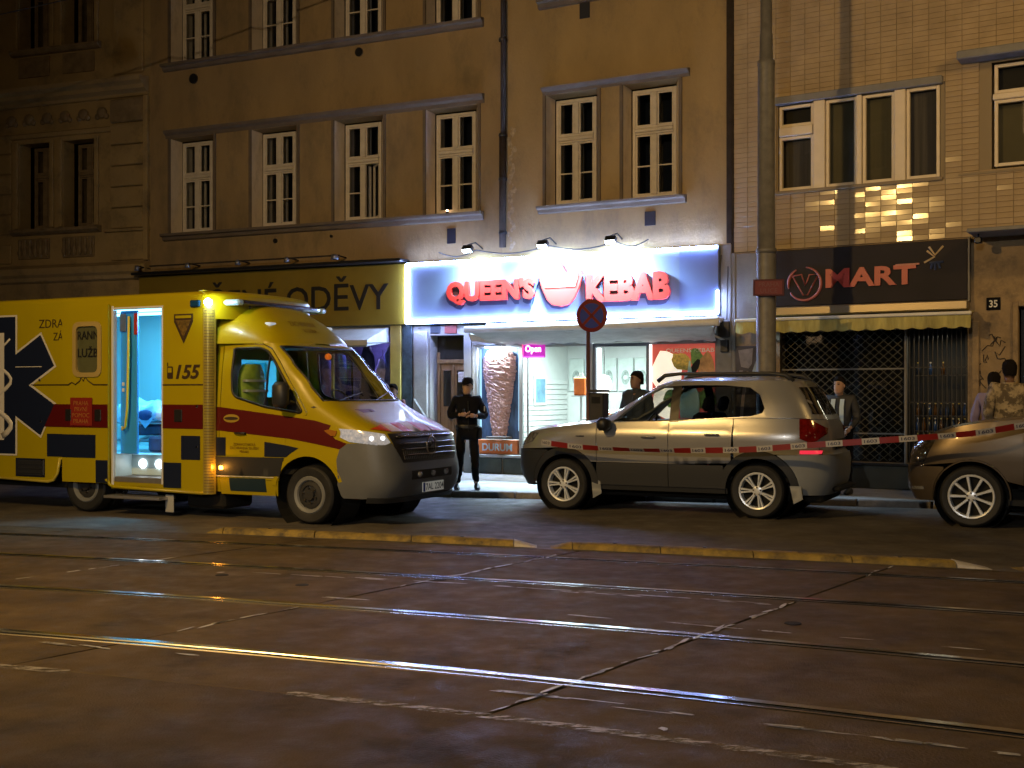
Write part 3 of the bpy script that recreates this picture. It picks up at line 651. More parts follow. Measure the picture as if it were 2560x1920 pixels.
# ------------------------------------------------------------------ kebab shop
COOL = (.72, .86, 1)
m_plW = mat('white_tile_wall', (.62, .65, .63), .35, var=.06, vs=3)
m_alu = mat('aluminium_frame', (.42, .44, .46), .4, .6)
m_cnt = mat('counter_white', (.62, .64, .62), .4)
m_sgp = mat('sign_panel_blue', (.105, .135, .22), .55, var=.08, vs=2)
m_red = mat('sign_red', (.40, .02, .014), .45); m_shd = mat('sign_shadow_blue', (.02, .03, .09), .5)
m_shopglass = glass('kebab_shop_glass', (.93, .96, .95), .5)
m_gl = wall(MB(), -.66, 4.443, .05, 4.13, [(-.62, 2.95, .46, 2.52), (1.84, 2.95, .09, .47)], 0, .12, 0, 0); m_gl.obj('ground_floor_wall', m_plG, bC)
for k in range(4): MB().box(-.60 + k * .62, -.0 + k * .62, -.03, -.002, .09, .39, .01).obj('plinth_slab', mat('green_plinth', (.035, .05, .045), .4, var=.3, vs=5), bC)
MB().box(-.66, 1.80, -.10, -.002, .40, .455, .008).obj('window_sill', m_alu, bC)
F = MB()
for x in (-.62, .34, 1.76): F.box(x, x + .07, .02, .09, .46, 2.52, .006)
F.box(-.55, .34, .02, .09, 2.46, 2.52); F.box(.41, 1.76, .02, .09, 2.46, 2.52); F.box(.50, .53, .03, .07, .46, 2.46); F.obj('shop_window_frame', m_alu, bC)
MB().quad((.41, .055, .46), (1.76, .055, .46), (1.76, .055, 2.46), (.41, .055, 2.46)).obj('shop_pane', m_shopglass, bC)
m_drf = mat('door_frame_grey', (.10, .11, .14), .4, .3)
dr = MB().box(1.84, 1.90, .02, .1, .09, 2.5, .006).box(2.87, 2.98, .02, .1, .09, 2.5, .006).box(1.90, 2.87, .02, .1, 2.44, 2.5, .006).obj('shop_door', m_drf, bC)
MB().quad((1.90, .06, .1), (2.87, .06, .1), (2.87, .06, 2.44), (1.90, .06, 2.44)).obj('pane', m_shopglass, dr)
MB().box(1.93, 2.01, -.0, .05, .12, 2.42, .01).obj('door_light_strip', emis('strip_white', (.9, .97, 1), 2.2), dr)
MB().tube([(2.06, -.03, .9), (2.06, -.03, 1.5)], .018, 8).obj('pull_handle', m_chrome, dr)
# the room behind the glass
rm = MB(); X0, X1, Y1, ZB, ZT = -.64, 3.3, 4.2, .1, 2.75
rm.quad((X0, Y1, ZB), (X1, Y1, ZB), (X1, Y1, ZT), (X0, Y1, ZT)); rm.quad((X0, .13, ZB), (X0, Y1, ZB), (X0, Y1, ZT), (X0, .13, ZT)); rm.quad((X1, .13, ZB), (X1, Y1, ZB), (X1, Y1, ZT), (X1, .13, ZT)); rm.quad((X0, .13, ZT), (X1, .13, ZT), (X1, Y1, ZT), (X0, Y1, ZT))
rm.obj('shop_room', m_plW, bC); MB().quad((X0, .13, ZB), (X1, .13, ZB), (X1, Y1, ZB), (X0, Y1, ZB)).obj('shop_floor', mat('shop_floor', (.25, .25, .24), .3), bC)
for x in (.35, 1.4, 2.5):
    MB().box(x - .5, x + .5, 1.9, 2.1, 2.70, 2.745).obj('ceiling_light', emis('shop_ceiling_light', (.85, .97, 1), 7), bC)
    lamp('shop_ceiling_lamp', 'AREA', (x, 2.0, 2.68), (.80, .96, .95), 120, bC, (x, 2, 0), 1.0, sy=.3)
lw = MB()
for k in range(16): lw.box(X0 + .01, X0 + .025, .2, Y1 - .05, .15 + k * .11, .245 + k * .11, .004)
lw.obj('white_wall_boards', m_plW, bC, kind='stuff')
m_menu = mat('menu_board', (.55, .62, .58), .4, var=.12, vs=6); m_oval = mat('menu_picture', (.30, .36, .33), .5, var=.5, vs=18)
def thC(name, label, cat, x, y, z, grp=None):
    t = thing(name, label, cat, (0, 0, 0), 0, grp); t.matrix_world = FC @ Matrix.Translation((x, y, z)); return t
for i in range(10):
    x = -.4 + i * .39
    t = thC('menu_board', ORD[i] + ' menu board from the left on the back wall of the kebab shop', 'menu board', x, 4.16, 1.95, 'menu boards in the kebab shop')
    MB().box(-.18, .18, -.02, .03, -.3, .42, .008).obj('board', m_menu, t); MB().lathe([(.12, -.024), (.0, -.024)], n=16, ax='y').add([], []).obj('oval_picture', m_oval, t).scale = (.8, 1, 1.35)
    MB().lathe([(.05, -.028), (.0, -.028)], n=12, ax='y').obj('oval_centre', m_menu, t)
t = thC('counter', 'white shop counter with a curved display glass in the kebab shop', 'counter', 1.5, 2.6, .1)
MB().box(-1.0, 1.6, 0, .6, 0, .95, .02).obj('counter_body', m_cnt, t); MB().box(-1.05, 1.65, -.05, .65, .96, 1.0, .01).obj('counter_top', m_alu, t)
MB().grid([[(-.6, -.02 + .05 * k, 1.0 + .35 * math.sin(k / 6 * 1.5)) for k in range(7)], [(1.5, -.02 + .05 * k, 1.0 + .35 * math.sin(k / 6 * 1.5)) for k in range(7)]]).obj('display_glass', m_shopglass, t, True)
for k in range(9): MB().box(-.98 + k * .285, -.98 + k * .285 + .27, -.018, -.002, .06, .9, .004).obj('front_panel', m_plW, t)
for i in range(6):
    o = thC('food_tray', ['red meat', 'green salad', 'pale cheese'][i % 3] + ' in a steel tray, ' + ORD[i] + ' from the left on the kebab shop counter', 'tray', .9 + i * .33, 2.85, 1.105, 'trays on the counter'); MB().box(-.13, .13, -.1, .1, 0, .06, .01).obj('tray', m_steel, o); MB().ball((0, 0, .06), .1, 8, sc=(1.1, .8, .5)).obj('food', mat('food_%d' % (i % 3), [(.35, .08, .03), (.15, .3, .05), (.5, .45, .3)][i % 3], .6, var=.5, vs=20), o, True)
t = thC('wall_shelf', 'shelf of bottles and jars on the back wall of the kebab shop', 'shelf', 1.9, 4.0, 1.45); MB().box(-.6, 1.2, -.12, .15, 0, .03, .004).obj('shelf_board', m_alu, t)
for i in range(8):
    o = thC('jar', ['amber', 'green', 'white', 'pale yellow'][i % 4] + ' jar, ' + ORD[i] + ' from the left on the wall shelf of the kebab shop', 'jar', 1.45 + i * .19, 3.97, 1.481, 'jars on the kebab shop shelf'); MB().lathe([(0, 0), (.05, 0), (.055, .12), (.03, .15), (.03, .18), (0, .18)], n=10).obj('jar_body', mat('jar_%d' % (i % 4), [(.4, .2, .03), (.2, .3, .05), (.6, .6, .55), (.5, .42, .1)][i % 4], .3), o, True)
t = thC('chair', 'white chair standing by the window of the kebab shop', 'chair', 1.0, .85, .1)
MB().box(-.2, .2, -.2, .2, .43, .47, .015).obj('seat', m_cnt, t); MB().box(-.2, .2, -.22, -.18, .5, .92, .03).obj('backrest', m_cnt, t)
for x in (-.17, .17):
    for y in (-.17, .17): MB().tube([(x, y, 0), (x * .9, y * .9, .43)], .014, 6).obj('leg', m_alu, t)
t = thC('table', 'small white table by the window of the kebab shop', 'table', .62, 1.2, .1)
MB().box(-.3, .3, -.3, .3, .74, .77, .01).obj('tabletop', m_cnt, t); MB().tube([(0, 0, 0), (0, 0, .74)], .03, 8).obj('leg', m_alu, t)
o = thC('picture', 'framed blue picture on the left wall of the kebab shop', 'picture', X0 + .03, 2.75, 1.35); MB().box(0, .03, -.28, .28, 0, .62, .006).obj('picture_frame', m_cnt, o); MB().box(.031, .035, -.22, .22, .06, .56).obj('picture_print', mat('picture_print', (.12, .25, .35), .5, var=.4, vs=5), o)
o = thC('pendant_lamp', 'glowing white lamp hanging in the kebab shop', 'lamp', 1.25, 1.9, 1.6); MB().ball((0, 0, .18), .15, 12, sc=(1, 1, 1.3)).obj('lamp_globe', emis('warm_globe', (1, .93, .8), 4), o, True); MB().tube([(0, 0, .36), (0, 0, 1.12)], .008, 5).obj('cord', m_black, o)
o = thC('sauce_bottle', 'orange paper bag on a tall stand inside the kebab shop window', 'bag', .82, 1.75, 1.56); o.name = 'paper_bag'; MB().box(-.13, .13, -.08, .08, .0, .36, .02).obj('bag_body', mat('orange_paper', (.75, .16, .02), .6, var=.15, vs=6), o); MB().tube([(-.06, 0, .36), (-.03, 0, .44), (.03, 0, .44), (.06, 0, .36)], .008, 5).obj('bag_handle', m_white, o)
o = thC('stool', 'round high stand carrying the orange bag in the kebab shop', 'stand', .82, 1.75, .1); MB().lathe([(.0, 1.44), (.2, 1.44), (.2, 1.458), (0, 1.458)], n=16).obj('stand_top', m_alu, o); MB().tube([(0, 0, 0), (0, 0, 1.44)], .025, 8).obj('stand_post', m_alu, o); o.name = 'display_stand'
o = thC('drinks_fridge', 'drinks cabinet with a pink edge behind the shop door', 'fridge', 2.75, 3.2, .1); MB().box(-.3, .3, 0, .6, 0, 1.95, .02).obj('cabinet', m_alu, o); MB().box(-.26, .26, -.012, -.002, .2, 1.85).obj('fridge_door', mat('fridge_glow', (.1, .2, .35), .2, emit=(.3, .6, 1), es=.6), o); MB().box(-.36, -.31, -.02, .05, .3, 1.9).obj('edge_light', emis('pink_edge', (1, .15, .4), 1.6), o)
# doner poster in the left window
t = thC('kebab_poster', 'tall window poster of a giant doner skewer over an orange DURUM panel', 'poster', 0, .10, 0)
MB().box(-.55, .34, 0, .02, .74, 2.46).obj('backdrop', mat('poster_blue', (.06, .12, .26), .4, var=.7, vs=3, stretch=(3, 1, .8)), t)
for x in (-.53, .30): MB().box(x, x + .03, -.02, -.002, .9, 2.44).obj('light_edge', emis('poster_edge', (.4, .75, 1), 1.3), t)
rows = []; 
for k in range(64):
    z = .80 + 1.62 * k / 63; tt = k / 63; r = .15 + .20 * min(1, tt / .75) ** 1.1 - (.12 * max(0, (tt - .86) / .14) ** 2)
    rows.append([(-.09 + (r + random.uniform(-.018, .018)) * math.cos(q), -.03 - .16 * (r / .35) * math.sin(q) + random.uniform(-.012, .012), z + random.uniform(-.015, .015)) for q in [math.pi * j / 20 for j in range(21)]])
m_doner = mat('doner_meat', (.50, .32, .30), .6, var=.35, vs=9, stretch=(1, 1, 5), bump=.5, bs=30)
MB().grid(rows).obj('doner_skewer', m_doner, t)
MB().lathe([(.1, .75), (.25, .76), (.25, .79), (.1, .8)], (-.09, -.06, 0), n=16).obj('doner_tray', m_steel, t)
MB().box(-.56, .33, -.12, -.02, .465, .73, .01).obj('durum_panel', mat('durum_orange', (.42, .12, .03), .5, var=.2, vs=4), t); text('durum_lettering', 'DURUM', -.42, .22, .52, .66, -.121, mat('durum_blue', (.32, .48, .62), .5), t, .006, .02)
o = thC('window_lamp', 'glaring white lamp at the top of the doner poster', 'lamp', -.09, -.12, 2.47); MB().box(-.2, .2, -.06, .06, .0, .05, .01).obj('lamp_body', m_alu, o); MB().box(-.19, .19, -.055, .055, -.012, -.002).obj('lamp_lens', emis('window_lamp', (.85, .95, 1), 30), o); lamp('window_lamp_light', 'AREA', (0, 0, -.02), (.8, .93, 1), 110, o, (0, .2, -.6), .3, sy=.1)
# neon Open sign
t = thC('open_sign', 'small violet box with a glowing pink Open hanging in the shop window', 'neon sign', .655, -.005, 2.40)
MB().box(-.235, .235, -.0, .05, -.135, .135, .015).obj('sign_box', mat('open_violet', (.1, .02, .2), .4, emit=(.5, .01, .35), es=1.0), t); text('lettering', 'Open', -.16, .16, -.07, .09, -.004, emis('open_pink', (1, .35, .62), 7), t, .012, .012)
for nm, b in (('neon_tube', (-.22, .22, .115, .125)), ('neon_tube', (-.22, -.21, -.11, .11))): MB().box(b[0], b[1], -.02, -.006, b[2], b[3]).obj(nm, emis('open_red', (1, .05, .12), 4), t)
MB().box(-.22, .22, -.02, -.006, -.125, -.115).obj('neon_tube', emis('open_magenta', (.8, .05, 1), 4), t)
# food poster right of the door
t = thC('food_poster', 'red and green food poster with a sauce bottle right of the shop door', 'poster', 3.56, 0, 1.6)
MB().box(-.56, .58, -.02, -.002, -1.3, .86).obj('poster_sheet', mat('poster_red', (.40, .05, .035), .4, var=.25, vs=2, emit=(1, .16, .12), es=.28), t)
def flat(nm, pts, y, mm): 
    m = MB(); n = len(pts); m.prism([(p[0], p[1]) for p in pts], y - .003, y); return m.obj(nm, mm, t)
def oval(cx, cz, a, b, n=16, j=.12, rot=0): 
    out = []
    for i in range(n):
        q = 2 * math.pi * i / n; s = 1 + random.uniform(-j, j); u, v = a * s * math.cos(q), b * s * math.sin(q); out.append((cx + u * math.cos(rot) - v * math.sin(rot), cz + u * math.sin(rot) + v * math.cos(rot)))
    return out
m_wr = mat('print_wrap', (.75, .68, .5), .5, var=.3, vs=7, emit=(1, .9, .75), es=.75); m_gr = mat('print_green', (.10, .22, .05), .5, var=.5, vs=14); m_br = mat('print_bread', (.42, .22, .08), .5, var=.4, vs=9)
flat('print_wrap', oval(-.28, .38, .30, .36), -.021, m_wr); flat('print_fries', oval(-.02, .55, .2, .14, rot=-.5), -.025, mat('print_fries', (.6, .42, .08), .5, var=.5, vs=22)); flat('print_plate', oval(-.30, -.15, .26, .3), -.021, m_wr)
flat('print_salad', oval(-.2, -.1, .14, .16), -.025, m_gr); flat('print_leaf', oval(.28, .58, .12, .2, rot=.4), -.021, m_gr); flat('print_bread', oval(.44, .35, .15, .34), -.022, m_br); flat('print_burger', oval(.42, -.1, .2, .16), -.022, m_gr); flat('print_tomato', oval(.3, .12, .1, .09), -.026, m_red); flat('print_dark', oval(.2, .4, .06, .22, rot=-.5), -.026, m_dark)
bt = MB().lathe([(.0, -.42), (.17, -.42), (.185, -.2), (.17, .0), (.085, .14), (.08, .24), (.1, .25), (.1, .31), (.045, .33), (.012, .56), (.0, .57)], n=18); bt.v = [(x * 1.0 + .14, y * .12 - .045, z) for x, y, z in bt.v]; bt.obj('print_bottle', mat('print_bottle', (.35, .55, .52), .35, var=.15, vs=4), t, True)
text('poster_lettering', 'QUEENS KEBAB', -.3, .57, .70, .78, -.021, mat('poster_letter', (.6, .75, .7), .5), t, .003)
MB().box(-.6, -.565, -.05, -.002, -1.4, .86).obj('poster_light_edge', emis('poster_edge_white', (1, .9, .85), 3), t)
# signboard
s = thing('shop_sign', 'blue QUEEN\'S KEBAB signboard outlined with glowing white strips', 'shop sign', bC.location, -26.5, 'shop signs'); FS = Matrix.Translation(bC.location) @ Matrix.Rotation(R(-26.5), 4, 'Z')
MB().box(-1.95, 4.245, -.25, .12, 2.93, 4.115, .01).obj('board', m_sgp, s)
MB().box(3.55, 4.23, -.256, -.252, 3.0, 4.05).obj('end_panel', mat('sign_panel_end', (.08, .115, .26), .5, var=.08, vs=2), s)
for wd, x0, x1, z0, z1 in (("QUEEN'S", -1.02, .82, 3.26, 3.72), ('KEBAB', 1.84, 3.40, 3.225, 3.715)):
    text('letter_shadow', wd, x0 - .05, x1 - .02, z0 - .085, z1 - .07, -.252, m_shd, s, .012, .07); text('lettering', wd, x0, x1, z0, z1, -.265, m_red, s, .07, .055)
cup = [(.90, 3.74), (.93, 3.80), (1.02, 3.78), (1.12, 3.84), (1.22, 3.78), (1.34, 3.96), (1.46, 3.78), (1.56, 3.84), (1.66, 3.78), (1.75, 3.80), (1.78, 3.74), (1.70, 3.5), (1.60, 3.30), (1.5, 3.2), (1.34, 3.17), (1.18, 3.2), (1.08, 3.30), (.98, 3.5)]
MB().prism([(x - .04, z - .05) for x, z in cup], -.268, -.254).obj('emblem_shadow', m_shd, s); MB().prism(cup, -.34, -.27).obj('emblem', m_red, s); MB().prism([(1.34 + (x - 1.34) * .8, 3.56 + (z - 3.56) * .8) for x, z in cup if z > 3.45], -.348, -.342).obj('emblem_top', mat('emblem_cream', (.8, .6, .5), .5), s)
for sx in (-1, 1): MB().tube([(1.34 + sx * (.36 + .05 * k), -.3, 3.72 - .02 * k * k + .03 * math.sin(k)) for k in range(6)], [.03, .035, .03, .025, .02, .012], 6).obj('emblem_scroll', m_shd, s)
le = emis('led_strip', (.36, .50, 1), 120); le2 = emis('led_strip_bottom', (.34, .47, 1), 260)
for a, b in (((-1.93, 2.955), (4.22, 2.955)), ((-1.93, 4.09), (4.22, 4.09)), ((-1.93, 2.96), (-1.93, 4.085))): MB().tube([(a[0], -.275, a[1]), (b[0], -.275, b[1])], .022 if a[0] != b[0] else .028, 6).obj('led_strip', le2 if b[1] < 3 else le, s)
MB().tube([(4.23, -.275, 2.96), (4.23, -.275, 3.35)], .022, 6).obj('led_strip', le, s)
cb = MB()
for x0, x1 in ((-1.2, -.4), (-.4, 1.1), (1.1, 2.4), (2.4, 3.0)): cb.tube([(x0 + (x1 - x0) * k / 8, -.3, 4.28 - .1 * math.sin(math.pi * k / 8)) for k in range(9)], .012, 5)
cb.obj('lamp_cable', m_black, s)
for i, (x, e) in enumerate(((-.41, 80), (1.12, 420), (2.42, 260))):
    t = thing('sign_lamp', ['left', 'middle', 'right'][i] + ' one of the three lit floodlights above the kebab sign', 'lamp', (0, 0, 0), 0, 'lit floodlights above the kebab sign'); t.matrix_world = FS @ Matrix.Translation((x, -.60, 4.28))
    MB().tube([(0, .60, .05), (0, .3, .14), (0, .0, .06)], .014, 6).obj('arm', m_met, t); mt = Matrix.Rotation(R(-35), 4, 'X')
    MB().box(-.10, .10, -.05, .05, -.06, .05, .012, mt=mt).obj('lamp_head', m_met, t); MB().box(-.085, .085, -.04, .04, -.068, -.062, mt=mt).obj('lamp_lens', emis('flood_lens', (.8, .93, 1), 40), t)
    lamp('flood_light', 'SPOT', (0, .03, -.09), (.52, .78, 1), e * 8.5, t, (0, .34, -.80), .12, 165, 1.0)
t = thing('awning', 'white rolled awning with a glowing front rail under the kebab sign', 'awning', bC.location, -28.1, 'shop awnings')
m_awn = mat('white_canvas', (.55, .58, .60), .7, var=.18, vs=2.5, bump=.35, bs=9, stretch=(1, 3, 1))
MB().tube([(-.28, -.9, 2.76), (4.5, -.9, 2.76)], .062, 12).obj('front_rail', m_white, t, True); MB().box(-.2, 4.3, -.30, -.02, 2.80, 2.90, .02).obj('awning_box', m_white, t)
rows = []
for j in range(41):
    x = -.2 + 4.6 * j / 40; rows.append([(x + (.3 * (1 - j / 6) if j < 6 else -.22 * (j - 34) / 6 if j > 34 else 0) * k / 8, -.9 + .86 * k / 8, 2.71 - .20 * k / 8 - .05 * math.sin(math.pi * k / 8) + .012 * math.sin(j * 1.7 + k) + .01 * math.sin(j * .6)) for k in range(9)])
MB().grid(rows).obj('canvas', m_awn, t, True)
for x, s_ in ((-.22, 1), (4.42, -1)): MB().tube([(x, -.88, 2.72), (x + .28 * s_, -.35, 2.62), (x + .1 * s_, -.03, 2.5)], .018, 6).obj('folding_arm', m_white, t); MB().add([(x, -.9, 2.72), (x + .05 * s_, -.9, 2.56), (x + .35 * s_, -.1, 2.5), (x + .2 * s_, -.03, 2.86)], [(0, 1, 2, 3)]).obj('side_flap', m_awn, t)
# clutter on the wall right of the awning
t = thC('meter_box', 'grey meter boxes and cables on the pilaster right of the kebab sign', 'meter box', 4.32, -.10, 2.55); MB().box(-.1, .1, 0, .055, 0, .28, .01).box(-.06, .08, .0, .055, -.25, -.04, .01).obj('box_body', m_met, t); MB().tube([(-.08, .02, .3), (-.1, .02, .9), (-.05, .02, 1.4)], .012, 5).tube([(.05, .02, .3), (.07, .02, 1.2)], .01, 5).obj('cable', m_black, t)

# ------------------------------------------------------------------ tiled building with the dark shop
bV = thing('apartment_house', 'house clad in beige glazed tiles with a wide white window, at the right', 'house', (3.737, 19.784, 0), -31.6, 'houses along the street')
FV = Matrix.Translation(bV.location) @ Matrix.Rotation(R(-31.6), 4, 'Z')
def thV(name, label, cat, x, y, z, grp=None):
    t = thing(name, label, cat, (0, 0, 0), 0, grp); t.matrix_world = FV @ Matrix.Translation((x, y, z)); return t
m_tile = mat('beige_glazed_tile', (.39, .305, .205), .10, var=.16, vs=2.2, spec=.4)
m_grout = mat('dark_grout', (.27, .22, .155), .9)
hv = [(.80, 3.38, 4.90, 6.42), (4.12, 6.9, 4.98, 6.60)]
wall(MB(), .0, 8.2, 3.985, 13.2, hv, .012, .2, 0, 0).obj('wall', m_grout, bV); MB().box(.02, 8.2, .95, 9, 4.2, 13.2).obj('house_block', m_room, bV); MB().box(-.05, 8.3, -.3, 9.2, 13.2, 13.5, .03).obj('roof', m_trim, bV)
MB().box(-.02, .03, -.02, .3, 3.98, 13.2).obj('corner_trim', m_rust, bV)
tile = MB().box(-.1203, .1203, -.010, .0115, -.0400, .0400, .003).mesh('tile', m_tile)
cells = []
z = 4.03
while z < 12.9:
    for k in range(33):
        x = .155 + k * .2445
        if any(h[0] - .07 < x < h[1] + .07 and h[2] - .03 < z < h[3] + .03 for h in hv) or x > 8.05: continue
        cells.append((x, z))
    z += .0835
cells.sort(key=lambda c: (c[0] - 7.1) ** 2 * .35 + (c[1] - 1.6) ** 2 if c[0] < 4.6 and c[1] < 9 else 999)
far = MB(); vs0 = [v.co.copy() for v in tile.vertices]; fs0 = [list(p.vertices) for p in tile.polygons]
for i, (x, z) in enumerate(cells):
    rx, rz = random.gauss(0, .021), random.gauss(0, .021)
    if i < 300: link('tile', tile, bV, (x, 0, z), (rx, 0, rz))
    else: mt = Matrix.Translation((x, 0, z)) @ Matrix.Rotation(rz, 4, 'Z') @ Matrix.Rotation(rx, 4, 'X'); far.add([mt @ v for v in vs0], fs0)
far.obj('tile_cladding', m_tile, bV, False, False, kind='stuff')
m_vf = mat('white_window_frame', (.68, .60, .50), .45, var=.06, vs=5); m_blind = mat('olive_blind', (.105, .095, .058), .8, var=.12, vs=1.5); m_cur = mat('grey_net_curtain', (.085, .08, .085), .9, var=.35, vs=2, stretch=(9, 1, .2)); m_head = mat('concrete_lintel', (.20, .20, .21), .7, var=.15, vs=4)
def fixed(x0, x1, z0, z1, fill, par):
    w = MB().box(x0, x0 + .05, .0, .08, z0, z1, .006).box(x1 - .05, x1, 0, .08, z0, z1, .006).box(x0 + .05, x1 - .05, 0, .08, z1 - .05, z1, .006).box(x0 + .05, x1 - .05, 0, .08, z0, z0 + .05, .006).obj('window', m_vf, par)
    MB().quad((x0 + .05, .04, z0 + .05), (x1 - .05, .04, z0 + .05), (x1 - .05, .04, z1 - .05), (x0 + .05, .04, z1 - .05)).obj('pane', m_pane, w); MB().quad((x0, .15, z0), (x1, .15, z0), (x1, .15, z1), (x0, .15, z1)).obj('blind' if fill is m_blind else 'curtain', fill, w); return w
fixed(.82, 1.40, 4.95, 5.84, m_cur, bV); fixed(.82, 1.40, 6.0, 6.35, m_room, bV); fixed(1.60, 2.10, 4.95, 6.36, m_blind, bV); fixed(2.19, 2.69, 4.95, 6.36, m_blind, bV); fixed(2.87, 3.37, 4.95, 6.37, m_cur, bV)
for a, b, c, d in ((1.405, 1.595, 4.93, 6.37), (2.105, 2.185, 4.93, 6.37), (2.695, 2.865, 4.93, 6.37), (.83, 1.39, 5.845, 5.995)): MB().box(a, b, -.05, .08, c, d, .01).obj('window_post', m_vf, bV)
MB().box(.76, 3.42, -.09, .1, 6.375, 6.50, .01).obj('lintel', m_head, bV); MB().box(.76, 3.42, -.06, .1, 4.89, 4.945, .008).obj('window_ledge', m_grout, bV)
fixed(4.16, 5.4, 6.12, 6.56, m_room, bV); fixed(4.16, 5.4, 5.02, 6.02, m_blind, bV); fixed(5.45, 6.85, 5.02, 6.56, m_blind, bV); MB().box(4.14, 5.42, -.03, .08, 6.025, 6.115, .01).obj('window_post', m_vf, bV); MB().box(3.68, 7.0, -.34, .0, 6.63, 6.76, .015).obj('canopy_slab', m_head, bV); MB().box(3.65, 7.0, -.025, -.012, 4.93, 4.965).obj('window_ledge', m_grout, bV)
# ground floor
m_plV = mat('render_pillar', (.30, .22, .13), .85, var=.25, vs=2.5, bump=.4, bs=20, stain=((.13, .10, .075), 3, .48, .7)); m_base = mat('dark_green_base', (.035, .04, .032), .5, var=.25, vs=3)
wall(MB(), 0, 8.2, .05, 3.98, [(.83, 3.78, .5, 2.62), (4.45, 5.6, .05, 2.9)], 0, .3, 0, 0).obj('ground_floor_wall', m_plV, bV)
MB().box(.0, .07, -.045, -.002, .09, 3.98, .01).obj('pilaster', m_plG, bV)
MB().box(.06, .44, -.03, -.002, 2.84, 3.96, .01).obj('grey_render_panel', m_plG, bV)
gp = MB().box(.06, .46, -.035, -.002, .3, 2.40, .01).obj('graffiti_panel', mat('graffiti_ground', (.045, .04, .05), .6, var=.5, vs=4), bV)
for pts in ([(.12, 2.33), (.38, 2.36), (.36, 2.1), (.30, 2.02), (.17, 2.05)], [(.14, 1.99), (.20, 1.99), (.16, 1.62), (.09, 1.62)], [(.27, 1.98), (.34, 1.96), (.30, 1.62), (.24, 1.62)]): MB().prism(pts, -.04, -.036).obj('graffiti_mark', mat('graffiti_grey', (.20, .18, .19), .6, var=.3, vs=8), gp)
MB().prism([(.36, 1.95), (.43, 2.15), (.44, 1.85), (.38, 1.78)], -.04, -.036).obj('graffiti_mark', mat('graffiti_blue', (.25, .32, .4), .6), gp); MB().box(.09, .42, -.04, -.036, 1.38, 1.58).obj('graffiti_mark', mat('graffiti_tan', (.24, .18, .13), .6, var=.4, vs=8), gp)
MB().box(.83, 3.78, -.05, -.002, .09, .46, .01).obj('plinth_slab', m_base, bV); MB().box(.8, 3.8, -.1, -.002, .465, .50, .006).obj('window_sill', m_met, bV)
rm = MB(); rm.quad((.83, .9, .3), (3.78, .9, .3), (3.78, .9, 2.7), (.83, .9, 2.7)); rm.quad((.83, .3, .5), (.83, .9, .5), (.83, .9, 2.7), (.83, .3, 2.7)); rm.quad((3.78, .3, .5), (3.78, .9, .5), (3.78, .9, 2.7), (3.78, .3, 2.7)); rm.quad((.83, .3, .5), (3.78, .3, .5), (3.78, .9, .5), (.83, .9, .5)); rm.obj('shop_window_recess', m_room, bV)
MB().quad((.84, .22, .5), (2.85, .22, .5), (2.85, .22, 2.62), (.84, .22, 2.62)).obj('shop_pane', glass('dark_shop_glass', (.35, .35, .35), .9), bV)
# rolling grille of linked bars
gm = MB()
def zig(x0, x1, z0, z1, dx, dz, y, r):
    k = 0; z = z0
    while z < z1:
        n = int((x1 - x0) / dx); pts = [(x0 + dx * i, y, z + (dz if (i + k) % 2 else 0)) for i in range(n + 1)]
        for a, b in zip(pts, pts[1:]):
            d = (Vector(b) - Vector(a)); nn = Vector((-d.z, 0, d.x)).normalized() * r
            gm.quad(Vector(a) - nn, Vector(b) - nn, Vector(b) + nn, Vector(a) + nn)
        z += dz; k += 1
zig(.85, 2.83, .52, 2.6, .072, .062, .06, .005)
gm.obj('rolling_grille', mat('grille_steel', (.05, .047, .03), .55, .2, var=.5, vs=2), bV, kind='stuff')
for z in (1.98, .95): MB().box(.85, 2.83, .045, .058, z, z + .025).obj('grille_rail', m_steel, bV)
MB().box(2.835, 2.875, .0, .1, .5, 2.62, .006).obj('grille_post', m_steel, bV)
gm = MB(); 
for k in range(13): gm.box(2.9 + k * .07, 2.912 + k * .07, .05, .062, .5, 2.62)
for z in (.9, 1.45, 2.0): gm.box(2.9, 3.77, .05, .062, z, z + .02)
gm.obj('door_grille', m_met, bV)
# bottles behind the door grille
for r_, z in enumerate((.78, 1.02, 1.26, 1.9)):
    sh = thV('bottle_shelf', ['lowest', 'second', 'third', 'top'][r_] + ' shelf of bottles behind the door grille of the dark shop', 'shelf', 3.33, .32, z - .02, 'shelves in the dark shop'); MB().box(-.4, .42, -.08, .1, 0, .016).obj('shelf_board', m_met, sh)
    for k in range(9 if r_ < 3 else 3):
        nm = [('dark', (.02, .03, .06), (.55, .42, .06)), ('blue', (.03, .07, .2), (.5, .5, .5)), ('amber', (.12, .06, .02), (.6, .55, .2))][(k + r_) % 3]
        o = thV('bottle', nm[0] + ' bottle, ' + ORD[k] + ' from the left on the ' + ['lowest', 'second', 'third', 'top'][r_] + ' shelf behind the door grille', 'bottle', 2.98 + k * .088 + (.1 * k if r_ == 3 else 0), .31, z - .003, 'bottles in the dark shop'); MB().lathe([(0, 0), (.03, 0), (.031, .1), (.012, .15), (.012, .18)], n=8).obj('bottle_body', mat('bottle_' + nm[0], nm[1], .15), o, True); MB().lathe([(.015, .178), (.015, .2), (0, .2)], n=8).obj('cap', mat('cap_' + nm[0], nm[2], .4), o)
lamp('shelf_glow', 'AREA', (3.33, .28, 2.5), (.9, .85, .6), 4, bV, (3.33, .34, 0), .5, sy=.1)
